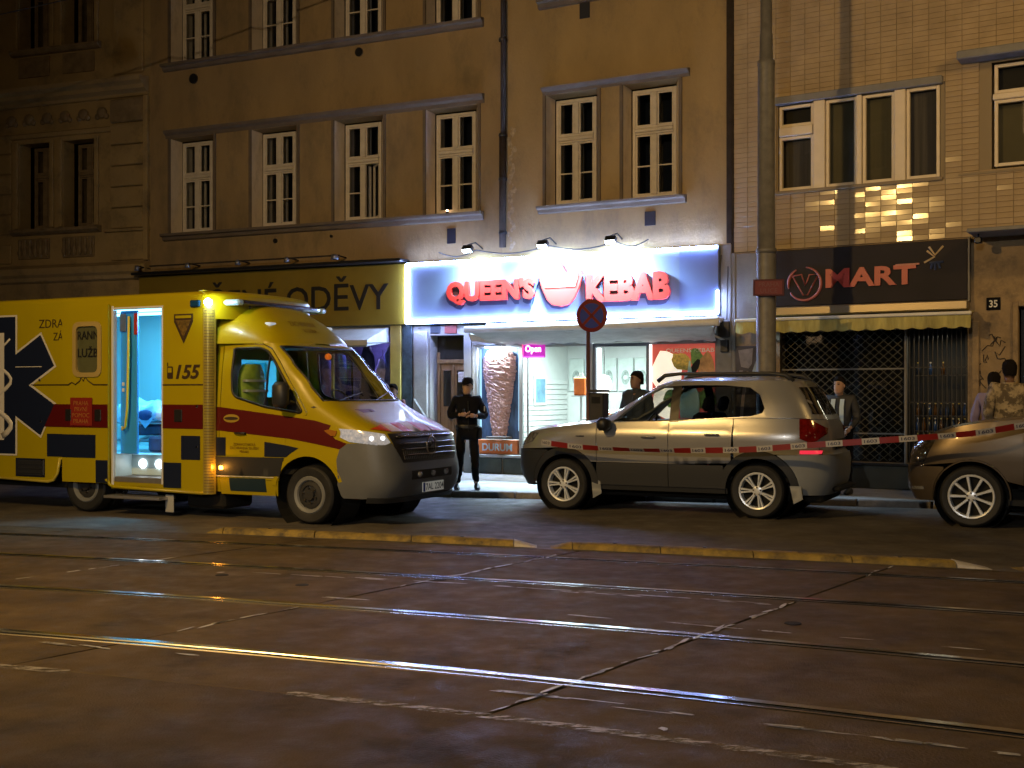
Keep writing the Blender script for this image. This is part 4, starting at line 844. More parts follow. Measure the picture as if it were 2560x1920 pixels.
# sign
s = thing('shop_sign', 'dark MART signboard with red letters and a ringed V', 'shop sign', bV.location, -31.6, 'shop signs'); MB().box(.60, 3.80, -.12, -.002, 3.03, 3.955, .01).obj('board', mat('dark_signboard', (.016, .013, .018), .6, var=.2, vs=2, spec=.25), s)
m_vred = mat('mart_red', (.42, .055, .05), .4); m_vring = mat('mart_ring', (.38, .11, .10), .4)
MB().box(3.805, 3.83, -.13, -.002, 3.0, 3.97).obj('board_edge', m_steel, s)
text('lettering', 'MART', 1.64, 3.05, 3.30, 3.605, -.122, m_vred, s, .035, .035)
MB().box(2.74, 3.10, -.16, -.124, 3.595, 3.62).obj('letter_bar', m_vring, s)
def ring(a0, a1): return MB().tube([(1.29 + .27 * math.cos(a), -.14, 3.385 + .215 * 1.25 * math.sin(a)) for a in [a0 + (a1 - a0) * k / 24 for k in range(25)]], [.012 + .014 * math.sin(math.pi * k / 24) for k in range(25)], 6)
ring(R(-150), R(85)).obj('sign_ring', m_vring, s, True); ring(R(120), R(195)).obj('sign_ring', m_vring, s, True)
for pts in ([(1.09, 3.52), (1.24, 3.54), (1.30, 3.36), (1.34, 3.44), (1.37, 3.53), (1.52, 3.53), (1.34, 3.2), (1.27, 3.2), (1.09, 3.52)],): MB().tube([(x, -.14, z) for x, z in pts], .013, 6).obj('sign_v', m_vring, s, True)
m_gold = mat('logo_gold', (.55, .42, .26), .4); m_lb = mat('logo_blue', (.05, .07, .16), .4)
for pts, mm_ in (([(3.21, 3.80), (3.32, 3.70), (3.17, 3.62)], m_gold), ([(3.24, 3.86), (3.33, 3.73), (3.45, 3.86)], m_gold), ([(3.33, 3.63), (3.33, 3.5)], m_lb), ([(3.25, 3.61), (3.45, 3.62)], m_lb), ([(3.29, 3.6), (3.27, 3.52)], m_lb), ([(3.38, 3.6), (3.40, 3.52)], m_lb)): MB().tube([(x, -.135, z) for x, z in pts], .018, 5).obj('sign_logo', mm_, s)
t = thing('awning', 'yellowish scalloped awning pulled in under the dark signboard', 'awning', bV.location, -31.6, 'shop awnings')
MB().box(.5, 3.82, -.22, -.002, 2.87, 3.02, .02).obj('awning_box', mat('awning_box_metal', (.33, .28, .2), .3, .7), t); MB().box(.25, 3.93, -.56, -.50, 2.775, 2.825, .012).obj('front_rail', m_white, t)
m_val = mat('yellow_canvas', (.40, .36, .13), .8, var=.35, vs=3, bump=.3, bs=12, stretch=(3, 1, .6)); rows = []
for j in range(151):
    x = .26 + 3.66 * j / 150; d = .03 * abs(math.sin(math.pi * (x - .26) / .235)); rows.append([(x, -.53 - .02 * math.sin(j * .35) * k / 4, 2.77 - (.165 + d) * k / 4) for k in range(5)])
MB().grid(rows).obj('valance', m_val, t, True); MB().quad((.3, -.5, 2.79), (3.9, -.5, 2.79), (3.9, -.06, 2.86), (.3, -.06, 2.86)).obj('canvas', m_val, t)
for x in (.4, 3.85): MB().tube([(x, -.5, 2.78), (x - .15, -.3, 2.75), (x, -.03, 2.72)], .02, 6).obj('folding_arm', m_steel, t)
# right-hand pillar, doorway and canopy
gr = MB()
for i in range(16):
    x = 3.96 + random.uniform(0, .38); z = 1.2 + random.uniform(0, 1.3); pts = [(x, -.006, z)]
    for k in range(5): pts.append((pts[-1][0] + random.uniform(-.08, .08), -.006, pts[-1][2] + random.uniform(-.1, .14)))
    gr.tube(pts, .008, 4)
gr.obj('graffiti_scrawl', mat('graffiti_black', (.05, .04, .035), .6), bV, kind='stuff')
MB().box(3.85, 3.95, -.06, -.002, .09, 2.7, .01).obj('pilaster', m_plV, bV)
o = tag(MB().box(4.05, 4.25, -.02, -.002, 2.86, 3.05, .004).obj('house_number_plate', mat('plate_dark', (.004, .004, .008), .7, spec=.1), None), 'dark house number plate reading 35 by the dark doorway', 'plate'); on(FV, o); text('lettering', '35', 4.09, 4.21, 2.90, 3.01, -.021, m_white, o, .002, .02)
MB().box(4.42, 4.5, -.05, .1, .09, 2.98, .012).obj('doorway_frame', m_plV, bV); MB().box(4.5, 5.6, -.05, .1, 2.9, 2.98, .012).obj('doorway_frame', m_plV, bV)
dd = MB().box(4.5, 5.6, .25, .3, .05, 2.9).obj('entrance_door', m_wood2, bV); MB().box(4.52, 5.02, .235, .248, .3, 2.7).obj('door_panel', m_wood2, dd)
MB().box(3.9, 6.2, -.75, -.002, 3.96, 4.02, .01).obj('canopy_slab', m_head, bV)
t = thV('sign_lamp', 'small dark lamp under the canopy right of the dark signboard', 'lamp', 4.02, -.5, 3.86); MB().box(-.05, .05, -.06, .06, -.04, .05, .012).obj('lamp_head', m_met, t); MB().tube([(0, 0, .05), (0, 0, .1)], .015, 6).obj('arm', m_met, t)
# ------------------------------------------------------------------ vehicles: a body shell described by its plan outline at every height
class Shell:
    def __init__(s, w, xf, xr, nf=5, nr=5, a=2.1, b=.9):
        s.w, s.xf, s.xr = w, xf, xr; pts = []
        def half(n, end):
            k1 = [i / 40 * .93 for i in range(41)]; out = [(end * (1 - v ** n) ** (1 / n), v) for v in k1]; u1 = abs(out[-1][0])
            out += [(end * u, (1 - u ** n) ** (1 / n)) for u in [u1 * (1 - i / 60) for i in range(1, 61)]]
            return out
        f = half(nf, 1); r = half(nr, -1)[::-1][1:]
        s.t = f + r; s.p = [0]
        for (u0, v0), (u1, v1) in zip(s.t, s.t[1:]): s.p.append(s.p[-1] + math.hypot((u1 - u0) * a, (v1 - v0) * b))
        s.end = s.p[-1]; s.nfc = len(f)
    def uv(s, p):
        sg = -1 if p < 0 else 1; p = min(abs(p), s.end - 1e-6); lo, hi = 0, len(s.p) - 1
        while hi - lo > 1:
            m = (lo + hi) // 2
            if s.p[m] <= p: lo = m
            else: hi = m
        t = (p - s.p[lo]) / (s.p[hi] - s.p[lo] + 1e-12); return s.t[lo][0] + (s.t[hi][0] - s.t[lo][0]) * t, sg * (s.t[lo][1] + (s.t[hi][1] - s.t[lo][1]) * t)
    def raw(s, p, z):
        u, v = s.uv(p); f, r = lerp(s.xf, z), lerp(s.xr, z); return Vector(((f + r) / 2 + u * (f - r) / 2, v * lerp(s.w, z), z))
    def __call__(s, p, z, off=0):
        P = s.raw(p, z); e = .012
        if not off: return P
        n = (s.raw(p + e, z) - s.raw(p - e, z)).cross(s.raw(p, z + e) - s.raw(p, z - e))
        return P + n.normalized() * off
    def X(s, x, z, side=1):
        f, r = lerp(s.xf, z), lerp(s.xr, z); u = max(-1, min(1, (x - (f + r) / 2) / ((f - r) / 2)))
        for i in range(len(s.t) - 1):
            if s.t[i][0] >= u >= s.t[i + 1][0]:
                d = s.t[i][0] - s.t[i + 1][0]; t = (s.t[i][0] - u) / d if d > 1e-9 else 0; return side * (s.p[i] + (s.p[i + 1] - s.p[i]) * t)
        return side * (0 if u > 0 else s.end)
    def Y(s, y, z, end=1):
        v = min(.955, abs(y) / lerp(s.w, z)); sg = -1 if y < 0 else 1
        rng = range(len(s.t) - 1) if end > 0 else range(len(s.t) - 2, -1, -1)
        for i in rng:
            a, b = s.t[i][1], s.t[i + 1][1]
            if min(a, b) <= v <= max(a, b):
                t = (v - a) / (b - a) if abs(b - a) > 1e-9 else 0; return sg * (s.p[i] + (s.p[i + 1] - s.p[i]) * t)
        return sg * s.p[40]
    def side(s, pts, sd=1, st=.06, op=False): return [(s.X(x, z, sd), z) for x, z in resample(pts, st, op)]
    def front(s, pts, st=.06): return [(s.Y(y, z), z) for y, z in resample(pts, st)]
def arc(cx, cz, r, a0, a1, n=16): return [(cx + r * math.cos(R(a0 + (a1 - a0) * k / n)), cz + r * math.sin(R(a0 + (a1 - a0) * k / n))) for k in range(n + 1)]
def wheel(par, x, y, z, side, Rr, rr, w, style, mr=None, steer=0):
    mr = mr or m_alloy; t = bpy.data.objects.new('wheel', None); COL.objects.link(t); t.parent = par; t.location = (x, y, z); t.rotation_euler = (0, 0, (0 if side > 0 else math.pi) + R(steer)); h = w / 2
    ty = MB().lathe([(rr - .01, -h + .02), (Rr * .90, -h), (Rr * .97, -h + .02), (Rr * .995, -h * .6), (Rr, 0), (Rr * .995, h * .6), (Rr * .97, h - .02), (Rr * .90, h), (rr + .03, h - .004), (rr + .012, h - .012), (rr - .002, h - .03)], ax='y', n=48)
    for k in range(-2, 3): ty.lathe([(Rr * 1.002 - abs(k) * .0012, k * w * .15 - .004), (Rr * 1.006 - abs(k) * .0012, k * w * .15), (Rr * 1.002 - abs(k) * .0012, k * w * .15 + .03)], ax='y', n=48)
    ty.obj('tyre', m_rubber, t, R(40))
    rm = MB().lathe([(rr + .012, h - .014), (rr + .004, h - .004), (rr - .012, h - .008), (rr - .02, h - .035), (rr - .025, -h + .03)], ax='y', n=48)
    MB().lathe([(rr - .022, h - .09), (.0, h - .09)], ax='y', n=32).obj('brake_disc', m_dark, t)
    if style[0] == 'spoke':
        n, w0, w1, tw = style[1:]
        for k in range(n):
            for dq in ((-tw, tw) if tw else (0,)):
                q = 2 * math.pi * k / n; c, s_ = math.cos(q), math.sin(q); pts = []
                for r_, ww, yy in ((.045, w0, h - .025), (rr * .55, w0 * .9, h - .022), (rr - .012, w1, h - .016)):
                    o = dq * (r_ / rr); pts.append([(r_ * c - (o + sg * ww) * s_, yy - dd, r_ * s_ + (o + sg * ww) * c) for sg, dd in ((-1, .012), (-.6, 0), (.6, 0), (1, .012), (1, .04), (-1, .04))])
                rm.grid(pts, close=True)
        rm.lathe([(.06, h - .04), (.06, h - .018), (.035, h - .012), (0, h - .01)], ax='y', n=20)
    else:   # steel wheel with a chromed trim ring and wheel nuts
        rm.lathe([(rr - .02, h - .035), (rr * .86, h - .05), (rr * .74, h - .02), (rr * .55, h - .012), (rr * .5, h - .03), (rr * .32, h - .03), (rr * .30, h + .005), (0, h + .008)], ax='y', n=40)
    rm.obj('rim', mr if style[0] == 'spoke' else mat('dark_steel_rim', (.055, .055, .058), .4, .4), t, R(35))
    if style[0] != 'spoke': MB().lathe([(rr + .016, h - .01), (rr + .004, h + .004), (rr - .03, h - .006), (rr * .80, h - .03)], ax='y', n=48).obj('trim_ring', mat('dull_ring', (.34, .36, .38), .3, .5), t, R(40))
    hb = MB()
    for k in range(5 if style[0] == 'spoke' else 6): q = 2 * math.pi * k / (5 if style[0] == 'spoke' else 6) + .3; rad = .045 if style[0] == 'spoke' else rr * .43; hb.lathe([(.012, h - .028), (.012, h - .004 if style[0] == 'spoke' else h + .005), (0, h - .004 if style[0] == 'spoke' else h + .005)], (rad * math.cos(q), 0, rad * math.sin(q)), 'y', 8)
    hb.obj('wheel_nuts', m_chrome, t, kind='stuff')
    return t
m_carglass = glass('tinted_car_glass', (.34, .36, .37), .9); m_clearcar = glass('clear_car_glass', (.85, .9, .9), .9); m_darkglass = mat('dark_rear_glass', (.006, .006, .007), .05, coat=.5); m_scr = glass('windscreen_glass', (.72, .76, .76), .8)
m_clad = mat('grey_cladding', (.22, .24, .265), .5, var=.08, vs=4, bump=.05, bs=120); m_clad2 = mat('dark_cladding', (.022, .024, .028), .5, bump=.05, bs=120)
m_silver = mat('silver_beige_paint', (.40, .405, .42), .30, .55, coat=.6, var=.03, vs=2); m_brown = mat('brown_metallic_paint', (.125, .10, .075), .34, .6, coat=.7, var=.05, vs=3)
m_seat = mat('dark_seat', (.02, .02, .022), .8); m_redl = mat('tail_lamp_red', (.14, .006, .004), .12, coat=1, var=.4, vs=18); m_lens = mat('clear_lamp', (.35, .36, .38), .08, .6, coat=1, var=.6, vs=22)
def car(par, B, G, P):
    "common body of the two estates: lower shell B, glasshouse G, numbers in P"
    pm, cl = P['paint'], P['clad']; fx, rx, wr, wz = 0, -P['wb'], P['arch'], P['R']; hl = P['hood']; belt = P['belt']; fo = P['flare']; zc = P['zc']
    bx = P['base']
    beltz = lambda x: lerp(sorted(belt), x)
    topz = lambda x: lerp(sorted(hl), x) if x > bx else beltz(x)
    for sd in (1, -1):
        # front wing
        nose = P['nose']; pts = []
        pts += [(x, topz(x)) for x in [nose - .06 - (nose - .06 - P['d0'] - .004) * k / 8 for k in range(9)]]
        pts += [(P['d0'] + .004, zc)]; pts += [q for q in arc(fx, wz, fo, 180, 0, 14) if (q[0] < 0 and q[1] > zc) or (q[0] >= 0 and q[1] > P['zb'])]
        pts += [(nose - .06, P['zb'])]
        poly = B.side(pts, sd); panel('front_wing', B, poly, [], pm, par, .06)
        # doors
        for nm, a, b in (('front_door', P['d0'], P['d1']), ('rear_door', P['d1'], P['d2'])):
            pts = [(a - .004, zc), (a - .004, beltz(a))] + [(a + (b - a) * k / 6, beltz(a + (b - a) * k / 6)) for k in range(1, 6)] + [(b + .004, beltz(b))]
            pts += [(b + .004, zc)]
            if nm == 'rear_door':
                aa = [q for q in arc(rx, wz, fo, 180, 0, 30) if q[1] > zc and q[0] > b + .006]; pts = [(a - .004, zc), (a - .004, beltz(a))] + [(a + (b - a) * k / 6, beltz(a + (b - a) * k / 6)) for k in range(1, 6)] + [(b + .004, beltz(b))] + aa
            dr = panel(nm, B, B.side(pts, sd), [], pm, par, .06)
            hx = b + .26; hz = beltz(hx) - .20; hb = MB(); ptsh = [B(B.X(hx - .09 + .18 * k / 6, hz, sd), hz + .006 * math.sin(k / 6 * 3.14), .012 + .022 * math.sin(k / 6 * math.pi)) for k in range(7)]
            hb.tube(ptsh, .014, 6).obj('handle', pm, dr, True)
            ld = panel('cladding', B, B.side([(a - .004, P['zs']), (a - .004, zc - .006), (max(b + .004, rx + fo - .07), zc - .006), (max(b + .004, rx + fo - .07), P['zs'])], sd), [], cl, dr, .09, .012, .02)
        # rear quarter
        pts = [(P['d2'] - .004, beltz(P['d2']))] + [(P['d2'] + (P['tail'] + .05 - P['d2']) * k / 8, beltz(P['d2'] + (P['tail'] + .05 - P['d2']) * k / 8)) for k in range(1, 9)] + [(P['tail'] + .05, P['zr'])]
        aa = [q for q in arc(rx, wz, fo, 180, 0, 30) if (q[1] > P['zr'] or q[0] > rx) and q[0] < P['d2'] - .004]; pts += aa; 
        panel('rear_quarter', B, B.side(pts, sd), [], pm, par, .06)
        # arches
        for cx in (fx, rx):
            outer = [q for q in arc(cx, wz, fo - .004, 200, -20, 26)]; inner = [q for q in arc(cx, wz, wr, -22, 202, 26)]
            outer = [(x, max(z, P['zs'])) for x, z in outer]; inner = [(x, max(z, P['zs'])) for x, z in inner]
            panel('wheel_arch_trim', B, B.side(outer + inner, sd, .05), [], P['flarem'], par, .08, .016, .04)
            yy = sd * (B.raw(B.X(cx, .7, 1), .7).y - .01); MB().lathe([(wr + .005, yy), (wr + .005, yy - sd * .38), (0, yy - sd * .38)], (cx, 0, wz), 'y', 28).obj('arch_liner', m_dark, par)
        panel('sill', B, B.side([(fx - wr + .02, P['zs'] - .07), (fx - wr + .02, P['zs']), (rx + wr - .02, P['zs']), (rx + wr - .02, P['zs'] - .07)], sd), [], m_clad2, par, .1, -.01, .03)
        gl = P['glass']
        for gi, g in enumerate(gl): panel('side_window', G, G.side(g, sd, .05), [], m_clearcar if gi == 0 else m_carglass, par, .12, -.008, 0)
        if P.get('pillar'): panel('pillar_trim', G, G.side(P['pillar'], sd), [], m_black, par, .1, -.002, 0)
        # mirror
        mx, mz = P['mirror']; y0 = B.raw(B.X(mx, mz, 1), mz).y; mb = MB(); mb.box(mx - .09, mx + .07, -.0, .20, -.07, .10, .045); mb.v = [(x + .02 * y, sd * (y0 + .06 + y), z + mz) for x, y, z in mb.v]
        mb.obj('door_mirror', m_black if P['mir_dark'] else pm, par, R(50)); MB().box(mx - .03, mx + .02, min(sd * (y0 - .04), sd * (y0 + .1)), max(sd * (y0 - .04), sd * (y0 + .1)), mz - .05, mz - .02, .008).obj('mirror_arm', m_black, par)
        rl = P.get('rail')
        if rl: MB().tube([(rl[0], sd * .53, rl[2] - .05), (rl[0] - .10, sd * .53, rl[2] + .025), (rl[0] - .3, sd * .53, rl[2] + .045), (rl[1] + .3, sd * .53, rl[2] + .045), (rl[1] + .1, sd * .53, rl[2] + .02), (rl[1], sd * .53, rl[2] - .06)], [.03, .028, .022, .022, .028, .03], 8).obj('roof_rail', m_clad2, par, True)
    # bumpers
    pf = [q for q in arc(fx, wz, fo + .004, 90, -30, 16) if P['zlo'] < q[1] < P['zb']]; near = [(B.X(x, z, 1), z) for x, z in pf]; far_ = [(-a, z) for a, z in near][::-1]
    if pf[0][1] < P['zb'] - .02 and P['zb'] < wz + fo: pass
    panel('front_bumper', B, [(near[0][0], P['zb'] - .005)] + near + [(near[-1][0], P['zlo'])] + [(far_[0][0], P['zlo'])] + far_ + [(far_[-1][0], P['zb'] - .005)], [], P['bump'], par, .09, .012, .03)
    for sd in (1, -1):
        pr = [q for q in arc(rx, wz, fo + .004, 90, 205, 16) if P['zlo'] < q[1] < P['zr']]
        panel('rear_bumper', B, [(B.X(x, z, sd), z) for x, z in [(pr[0][0], P['zr'] - .005)] + pr + [(pr[-1][0], P['zlo'])]] + [(sd * (B.end - .002), P['zlo']), (sd * (B.end - .002), P['zr'] - .005)], [], P['rbump'], par, .09, .014, .03)
    # nose and tail faces
    a = B.X(nose - .055, P['zb'] + .05, 1); panel('nose_panel', B, [(-a, P['zb'])] + [(-a, topz(nose - .06))] + [(a, topz(nose - .06)), (a, P['zb'])], [], pm, par, .1)
    g = [(-.55, P['zb'] + .03), (.55, P['zb'] + .03), (.6, topz(nose) - .03), (-.6, topz(nose) - .03)]; panel('grille', B, B.front(g), [], m_black, par, .1, .006, 0)
    e = B.end - .002; a = B.X(P['tail'] + .045, P['zr'] + .1, 1)
    for sd in (1, -1): panel('tailgate', B, [(sd * a, P['zr']), (sd * a, beltz(P['tail'])), (sd * e, beltz(P['tail'])), (sd * e, P['zr'])], [], pm, par, .1)
    # bonnet
    rows = []; xs = [bx + (lerp(B.xf, topz(nose)) - .001 - bx) * (1 - (1 - k / 16) ** 1.6) for k in range(17)]
    for x in xs:
        z = topz(min(x, nose)); yb = abs(B.raw(B.X(x, z, 1), z).y); rows.append([(x, yb * q, z + P['crown'] * (1 - abs(q) ** 2.5) * (min(1, (xs[-1] - x) / .25) ** .6) + .012 * math.exp(-((abs(q) - .72) / .1) ** 2) * min(1, (xs[-1] - x) / .3)) for q in [-1 + 2 * j / 20 for j in range(21)]])
    MB().grid(rows).obj('bonnet', pm, par, True)
    # glasshouse
    zt = P['zt']; E = G.end - .002; bz = [(G.X(x, beltz(x), 1), beltz(x) - .0) for x in [P['base'] + .0 - (P['base'] - P['gr']) * k / 10 for k in range(11)]]
    poly = [(-E, beltz(P['gr']))] + [(-p, z) for p, z in bz[::-1]] + [(0, beltz(P['base']) - .02)] + bz + [(E, beltz(P['gr'])), (E, zt), (-E, zt)]
    holes = []
    for sd in (1, -1): holes.append(G.side(P['opening'], sd, .05))
    ws = P['ws']; holes.append(G.front(ws)); panel('glasshouse_body', G, poly, holes, pm, par, .1, 0, .03); panel('windscreen', G, G.front(ws), [], m_scr, par, .12, -.006, 0)
    for sd in (1, -1):
        bw = P['bw']; panel('rear_window', G, [(G.Y(y * sd, z, -1), z) for y, z in resample(bw, .06)] , [], m_darkglass, par, .1, .005, 0)
    rows = []; f, r = lerp(G.xf, zt), lerp(G.xr, zt)
    for k in range(25):
        x = f + (r - f) * (.5 - .5 * math.cos(math.pi * k / 24)); x = max(min(x, f - 1e-4), r + 1e-4); yb = abs(G.raw(G.X(x, zt, 1), zt).y); u = 2 * (x - (f + r) / 2) / (f - r)
        rows.append([(x, yb * q, zt + P['rc'] * (1 - abs(q) ** 3) * (1 - abs(u) ** 4)) for q in [-1 + 2 * j / 18 for j in range(19)]])
    MB().grid(rows).obj('roof', pm, par, True)
    # inside and underneath
    MB().box(rx - .75, fx + .45, -.62, .62, .20, .45, .03).obj('underbody', m_dark, par)
    for x in (P['seat'], P['seat'] - .95):
        for y in (-.36, .36):
            MB().box(x - .25, x + .25, y - .24, y + .24, .55, .75, .06).box(-.09, .09, -.23, .23, 0, .62, .06, mt=Matrix.Translation((x - .28, y, .7)) @ Matrix.Rotation(R(-14), 4, 'Y')).box(-.05, .05, -.12, .12, .66, .86, .04, mt=Matrix.Translation((x - .30, y, .68)) @ Matrix.Rotation(R(-14), 4, 'Y')).obj('seat', m_seat, par)
    MB().box(bx - .55, bx - .02, -.74, .74, .75, beltz(bx) - .10, .08).obj('dashboard', m_seat, par)
    MB().lathe([(.165, -.012), (.185, 0), (.165, .012)], ax='x', n=24).tube([(0, -.17, 0), (0, .17, 0)], .018, 6).obj('steering_wheel', m_black, par, True, ).matrix_local = Matrix.Translation((bx - .62, .36, beltz(bx) - .03)) @ Matrix.Rotation(R(-25), 4, 'Y')
    MB().box(rx - .7, fx - .5, -.72, .72, .45, .5).obj('cabin_floor', m_dark, par)
    for x in (fx, rx):
        for sd in (1, -1): wheel(par, x, sd * P['track'], P['R'], sd, P['R'], P['rim'], P['tw'], P['style'])
# ---- silver two-tone estate in the middle
suv = thing('parked_car', 'silver off-road estate with dark lower cladding, parked before the kebab shop', 'car', (.703 + .93 * .438, 16.04 + .93 * .899, 0), 154, 'cars at the kerb')
Bs = Shell([(.2, .83), (.35, .868), (.6, .888), (.85, .90), (1.01, .908), (1.045, .904), (1.07, .892), (1.17, .856), (1.3, .82)], [(.2, .66), (.30, .75), (.42, .83), (.56, .86), (.78, .85), (.88, .81), (1.0, .73), (1.17, .55)], [(.2, -3.3), (.35, -3.45), (.5, -3.50), (.78, -3.51), (.84, -3.44), (1.1, -3.43), (1.27, -3.36)], 4.2, 5.5)
Gs = Shell([(1.0, .88), (1.2, .858), (1.35, .82), (1.5, .765), (1.64, .70), (1.74, .655)], [(1.0, -.05), (1.10, -.22), (1.17, -.33), (1.4, -.70), (1.55, -.95), (1.64, -1.10), (1.72, -1.30)], [(1.0, -3.48), (1.2, -3.40), (1.3, -3.34), (1.5, -3.22), (1.64, -3.12), (1.72, -3.04)], 4.5, 5)
win = [(-.665, 1.185), (-1.075, 1.535), (-1.32, 1.645), (-1.75, 1.662), (-2.15, 1.658), (-2.48, 1.63), (-2.61, 1.54), (-2.685, 1.37), (-2.66, 1.31), (-2.52, 1.27), (-1.65, 1.215), (-1.45, 1.205)]
car(suv, Bs, Gs, dict(paint=m_silver, clad=m_clad2, flarem=m_clad2, bump=m_clad2, rbump=m_clad, wb=2.61, arch=.405, R=.344, rim=.222, tw=.225, track=.79, flare=.50, hood=[(.80, .975), (.72, .99), (.55, 1.045), (.2, 1.10), (-.15, 1.14), (-.42, 1.165)], base=-.42, nose=.76,
    belt=[(-.3, 1.165), (-.66, 1.172), (-1.46, 1.20), (-1.66, 1.212), (-2.54, 1.255), (-3.1, 1.25), (-3.5, 1.22)], zc=.655, zs=.36, zb=.80, zlo=.31, zr=.80, d0=-.47, d1=-1.46, d2=-2.30, tail=-3.38, gr=-3.38, zt=1.715, rc=.055, crown=.05,
    opening=win, glass=[[p for p in ((-.655, 1.175), (-1.08, 1.54), (-1.33, 1.655), (-1.47, 1.668), (-1.47, 1.195))], [(-1.58, 1.67), (-1.58, 1.2), (-2.38, 1.245), (-2.38, 1.655)], [(-2.42, 1.655), (-2.42, 1.245), (-2.57, 1.262), (-2.68, 1.30), (-2.715, 1.37), (-2.62, 1.55), (-2.49, 1.64)]],
    pillar=[(-1.465, 1.19), (-1.465, 1.67), (-1.585, 1.675), (-1.585, 1.195)], mirror=(-.62, 1.14), mir_dark=True, rail=(-1.20, -2.98, 1.765), ws=[(-.66, 1.20), (.66, 1.20), (.59, 1.655), (-.59, 1.655)], bw=[(.002, 1.28), (.002, 1.64), (.56, 1.63), (.66, 1.30)], seat=-1.35, style=('spoke', 7, .011, .016, .024)))
for sd in (1, -1):
    tl = panel('tail_lamp', Bs, Bs.side([(-3.10, 1.235), (-3.12, 1.0), (-3.22, .955), (-3.30, .97), (-3.40, 1.06), (-3.40, 1.12), (-3.27, 1.20), (-3.2, 1.235)], sd, .04), [], m_redl, suv, .05, .012, .01)
    panel('rear_reflector', Bs, Bs.side([(-3.12, .81), (-3.12, .855), (-3.36, .855), (-3.36, .81)], sd, .04), [], mat('reflector_painted_glow', (.4, .01, .02), .2, emit=(1, .04, .08), es=.8), suv, .06, .014, .01)  # light thrown back by the reflector is imitated by a red glow
    panel('headlight', Bs, Bs.side([(.75, .83), (.765, .92), (.70, .98), (.53, 1.03), (.42, 1.02), (.52, .90)], sd, .04), [], m_lens, suv, .05, .006, .005)
    panel('mud_flap', lambda a, b, off=0: Vector((a, sd * (.88 + off), b)), [(-.40, .42), (-.52, .42), (-.54, .24), (-.42, .17)], [], m_clad, suv, .1, 0, .02)
    panel('mud_flap', lambda a, b, off=0: Vector((a, sd * (.88 + off), b)), [(-3.01, .42), (-3.15, .42), (-3.17, .26), (-3.06, .2)], [], m_clad, suv, .1, 0, .02)
    MB().tube([Bs(Bs.X(-.18 - .06 * k, .99 + .003 * k, sd), .99, .006) for k in range(3)], .012, 5).obj('side_marker', m_lens, suv)
MB().box(-3.475, -3.45, -.28, .28, .86, .98, .006).obj('number_plate', m_dark, suv); MB().box(-3.555, -3.45, -.5, .5, .34, .40, .02).obj('tow_step', m_dark, suv)
suv.scale = (1.03, 1.03, 1.03)
# ---- brown estate at the right edge
brn = thing('parked_car', 'dark brown metallic estate whose front wheel and wing show at the right edge', 'car', (5.919, 14.742, 0), 152, 'cars at the kerb')
Bb = Shell([(.2, .86), (.35, .90), (.6, .94), (.85, .95), (1.05, .94), (1.2, .91), (1.35, .88)], [(.2, .60), (.30, .72), (.40, .79), (.55, .80), (.78, .79), (.92, .75), (1.04, .66), (1.2, .55), (1.35, .45)], [(.2, -3.4), (.4, -3.7), (.8, -3.75), (1.2, -3.6), (1.35, -3.5)], 5.6, 5.5)
Gb = Shell([(1.0, .92), (1.25, .885), (1.5, .80), (1.7, .70)], [(1.1, -.40), (1.22, -.58), (1.5, -1.05), (1.7, -1.4)], [(1.0, -3.6), (1.3, -3.45), (1.7, -3.1)], 4.5, 5)
car(brn, Bb, Gb, dict(paint=m_brown, clad=m_brown, flarem=m_brown, bump=m_brown, rbump=m_brown, wb=2.86, arch=.425, R=.368, rim=.255, tw=.25, track=.83, flare=.445, hood=[(.72, .965), (.62, 1.04), (.45, 1.115), (.2, 1.195), (-.1, 1.25), (-.62, 1.30)], base=-.62, nose=.68,
    belt=[(-.5, 1.30), (-.9, 1.30), (-1.7, 1.315), (-2.8, 1.34), (-3.6, 1.34)], zc=.52, zs=.34, zb=.72, zlo=.30, zr=.80, d0=-.58, d1=-1.62, d2=-2.52, tail=-3.55, gr=-3.5, zt=1.70, rc=.05, crown=.03,
    opening=[(-.98, 1.325), (-1.3, 1.58), (-1.6, 1.67), (-2.7, 1.67), (-3.0, 1.42), (-2.9, 1.365)], glass=[[(-.96, 1.315), (-1.29, 1.59), (-1.6, 1.68), (-1.66, 1.68), (-1.66, 1.33)], [(-1.72, 1.68), (-1.72, 1.33), (-2.9, 1.36), (-3.02, 1.42), (-2.7, 1.68)]],
    pillar=[(-1.655, 1.33), (-1.655, 1.69), (-1.725, 1.69), (-1.725, 1.33)], mirror=(-.88, 1.27), mir_dark=False, rail=None, ws=[(-.7, 1.335), (.7, 1.335), (.63, 1.65), (-.63, 1.65)], bw=[(.002, 1.34), (.002, 1.63), (.55, 1.62), (.68, 1.35)], seat=-1.6, style=('spoke', 9, .017, .021, 0)))
for sd in (1, -1):
    panel('headlight', Bb, Bb.side([(.72, .76), (.745, .89), (.66, .985), (.48, 1.06), (.42, 1.04), (.5, .88), (.55, .76)], sd, .04), [], mat('dark_lamp_lens', (.05, .045, .04), .06, .3, coat=1, var=.8, vs=16, bump=.6, bs=20), brn, .05, .006, .005)
    for x, z, s_ in ((.66, .93, .02), (.63, .80, .035), (.58, .72, .03)): MB().ball(Bb(Bb.X(x, z, sd), z, -.005), s_, 8).obj('lamp_reflector', m_chrome, brn, True)
    panel('fog_lamp', Bb, Bb.side([(.70, .42), (.70, .46), (.55, .47), (.55, .43)], sd, .04), [], m_lens, brn, .05, .016, .005)
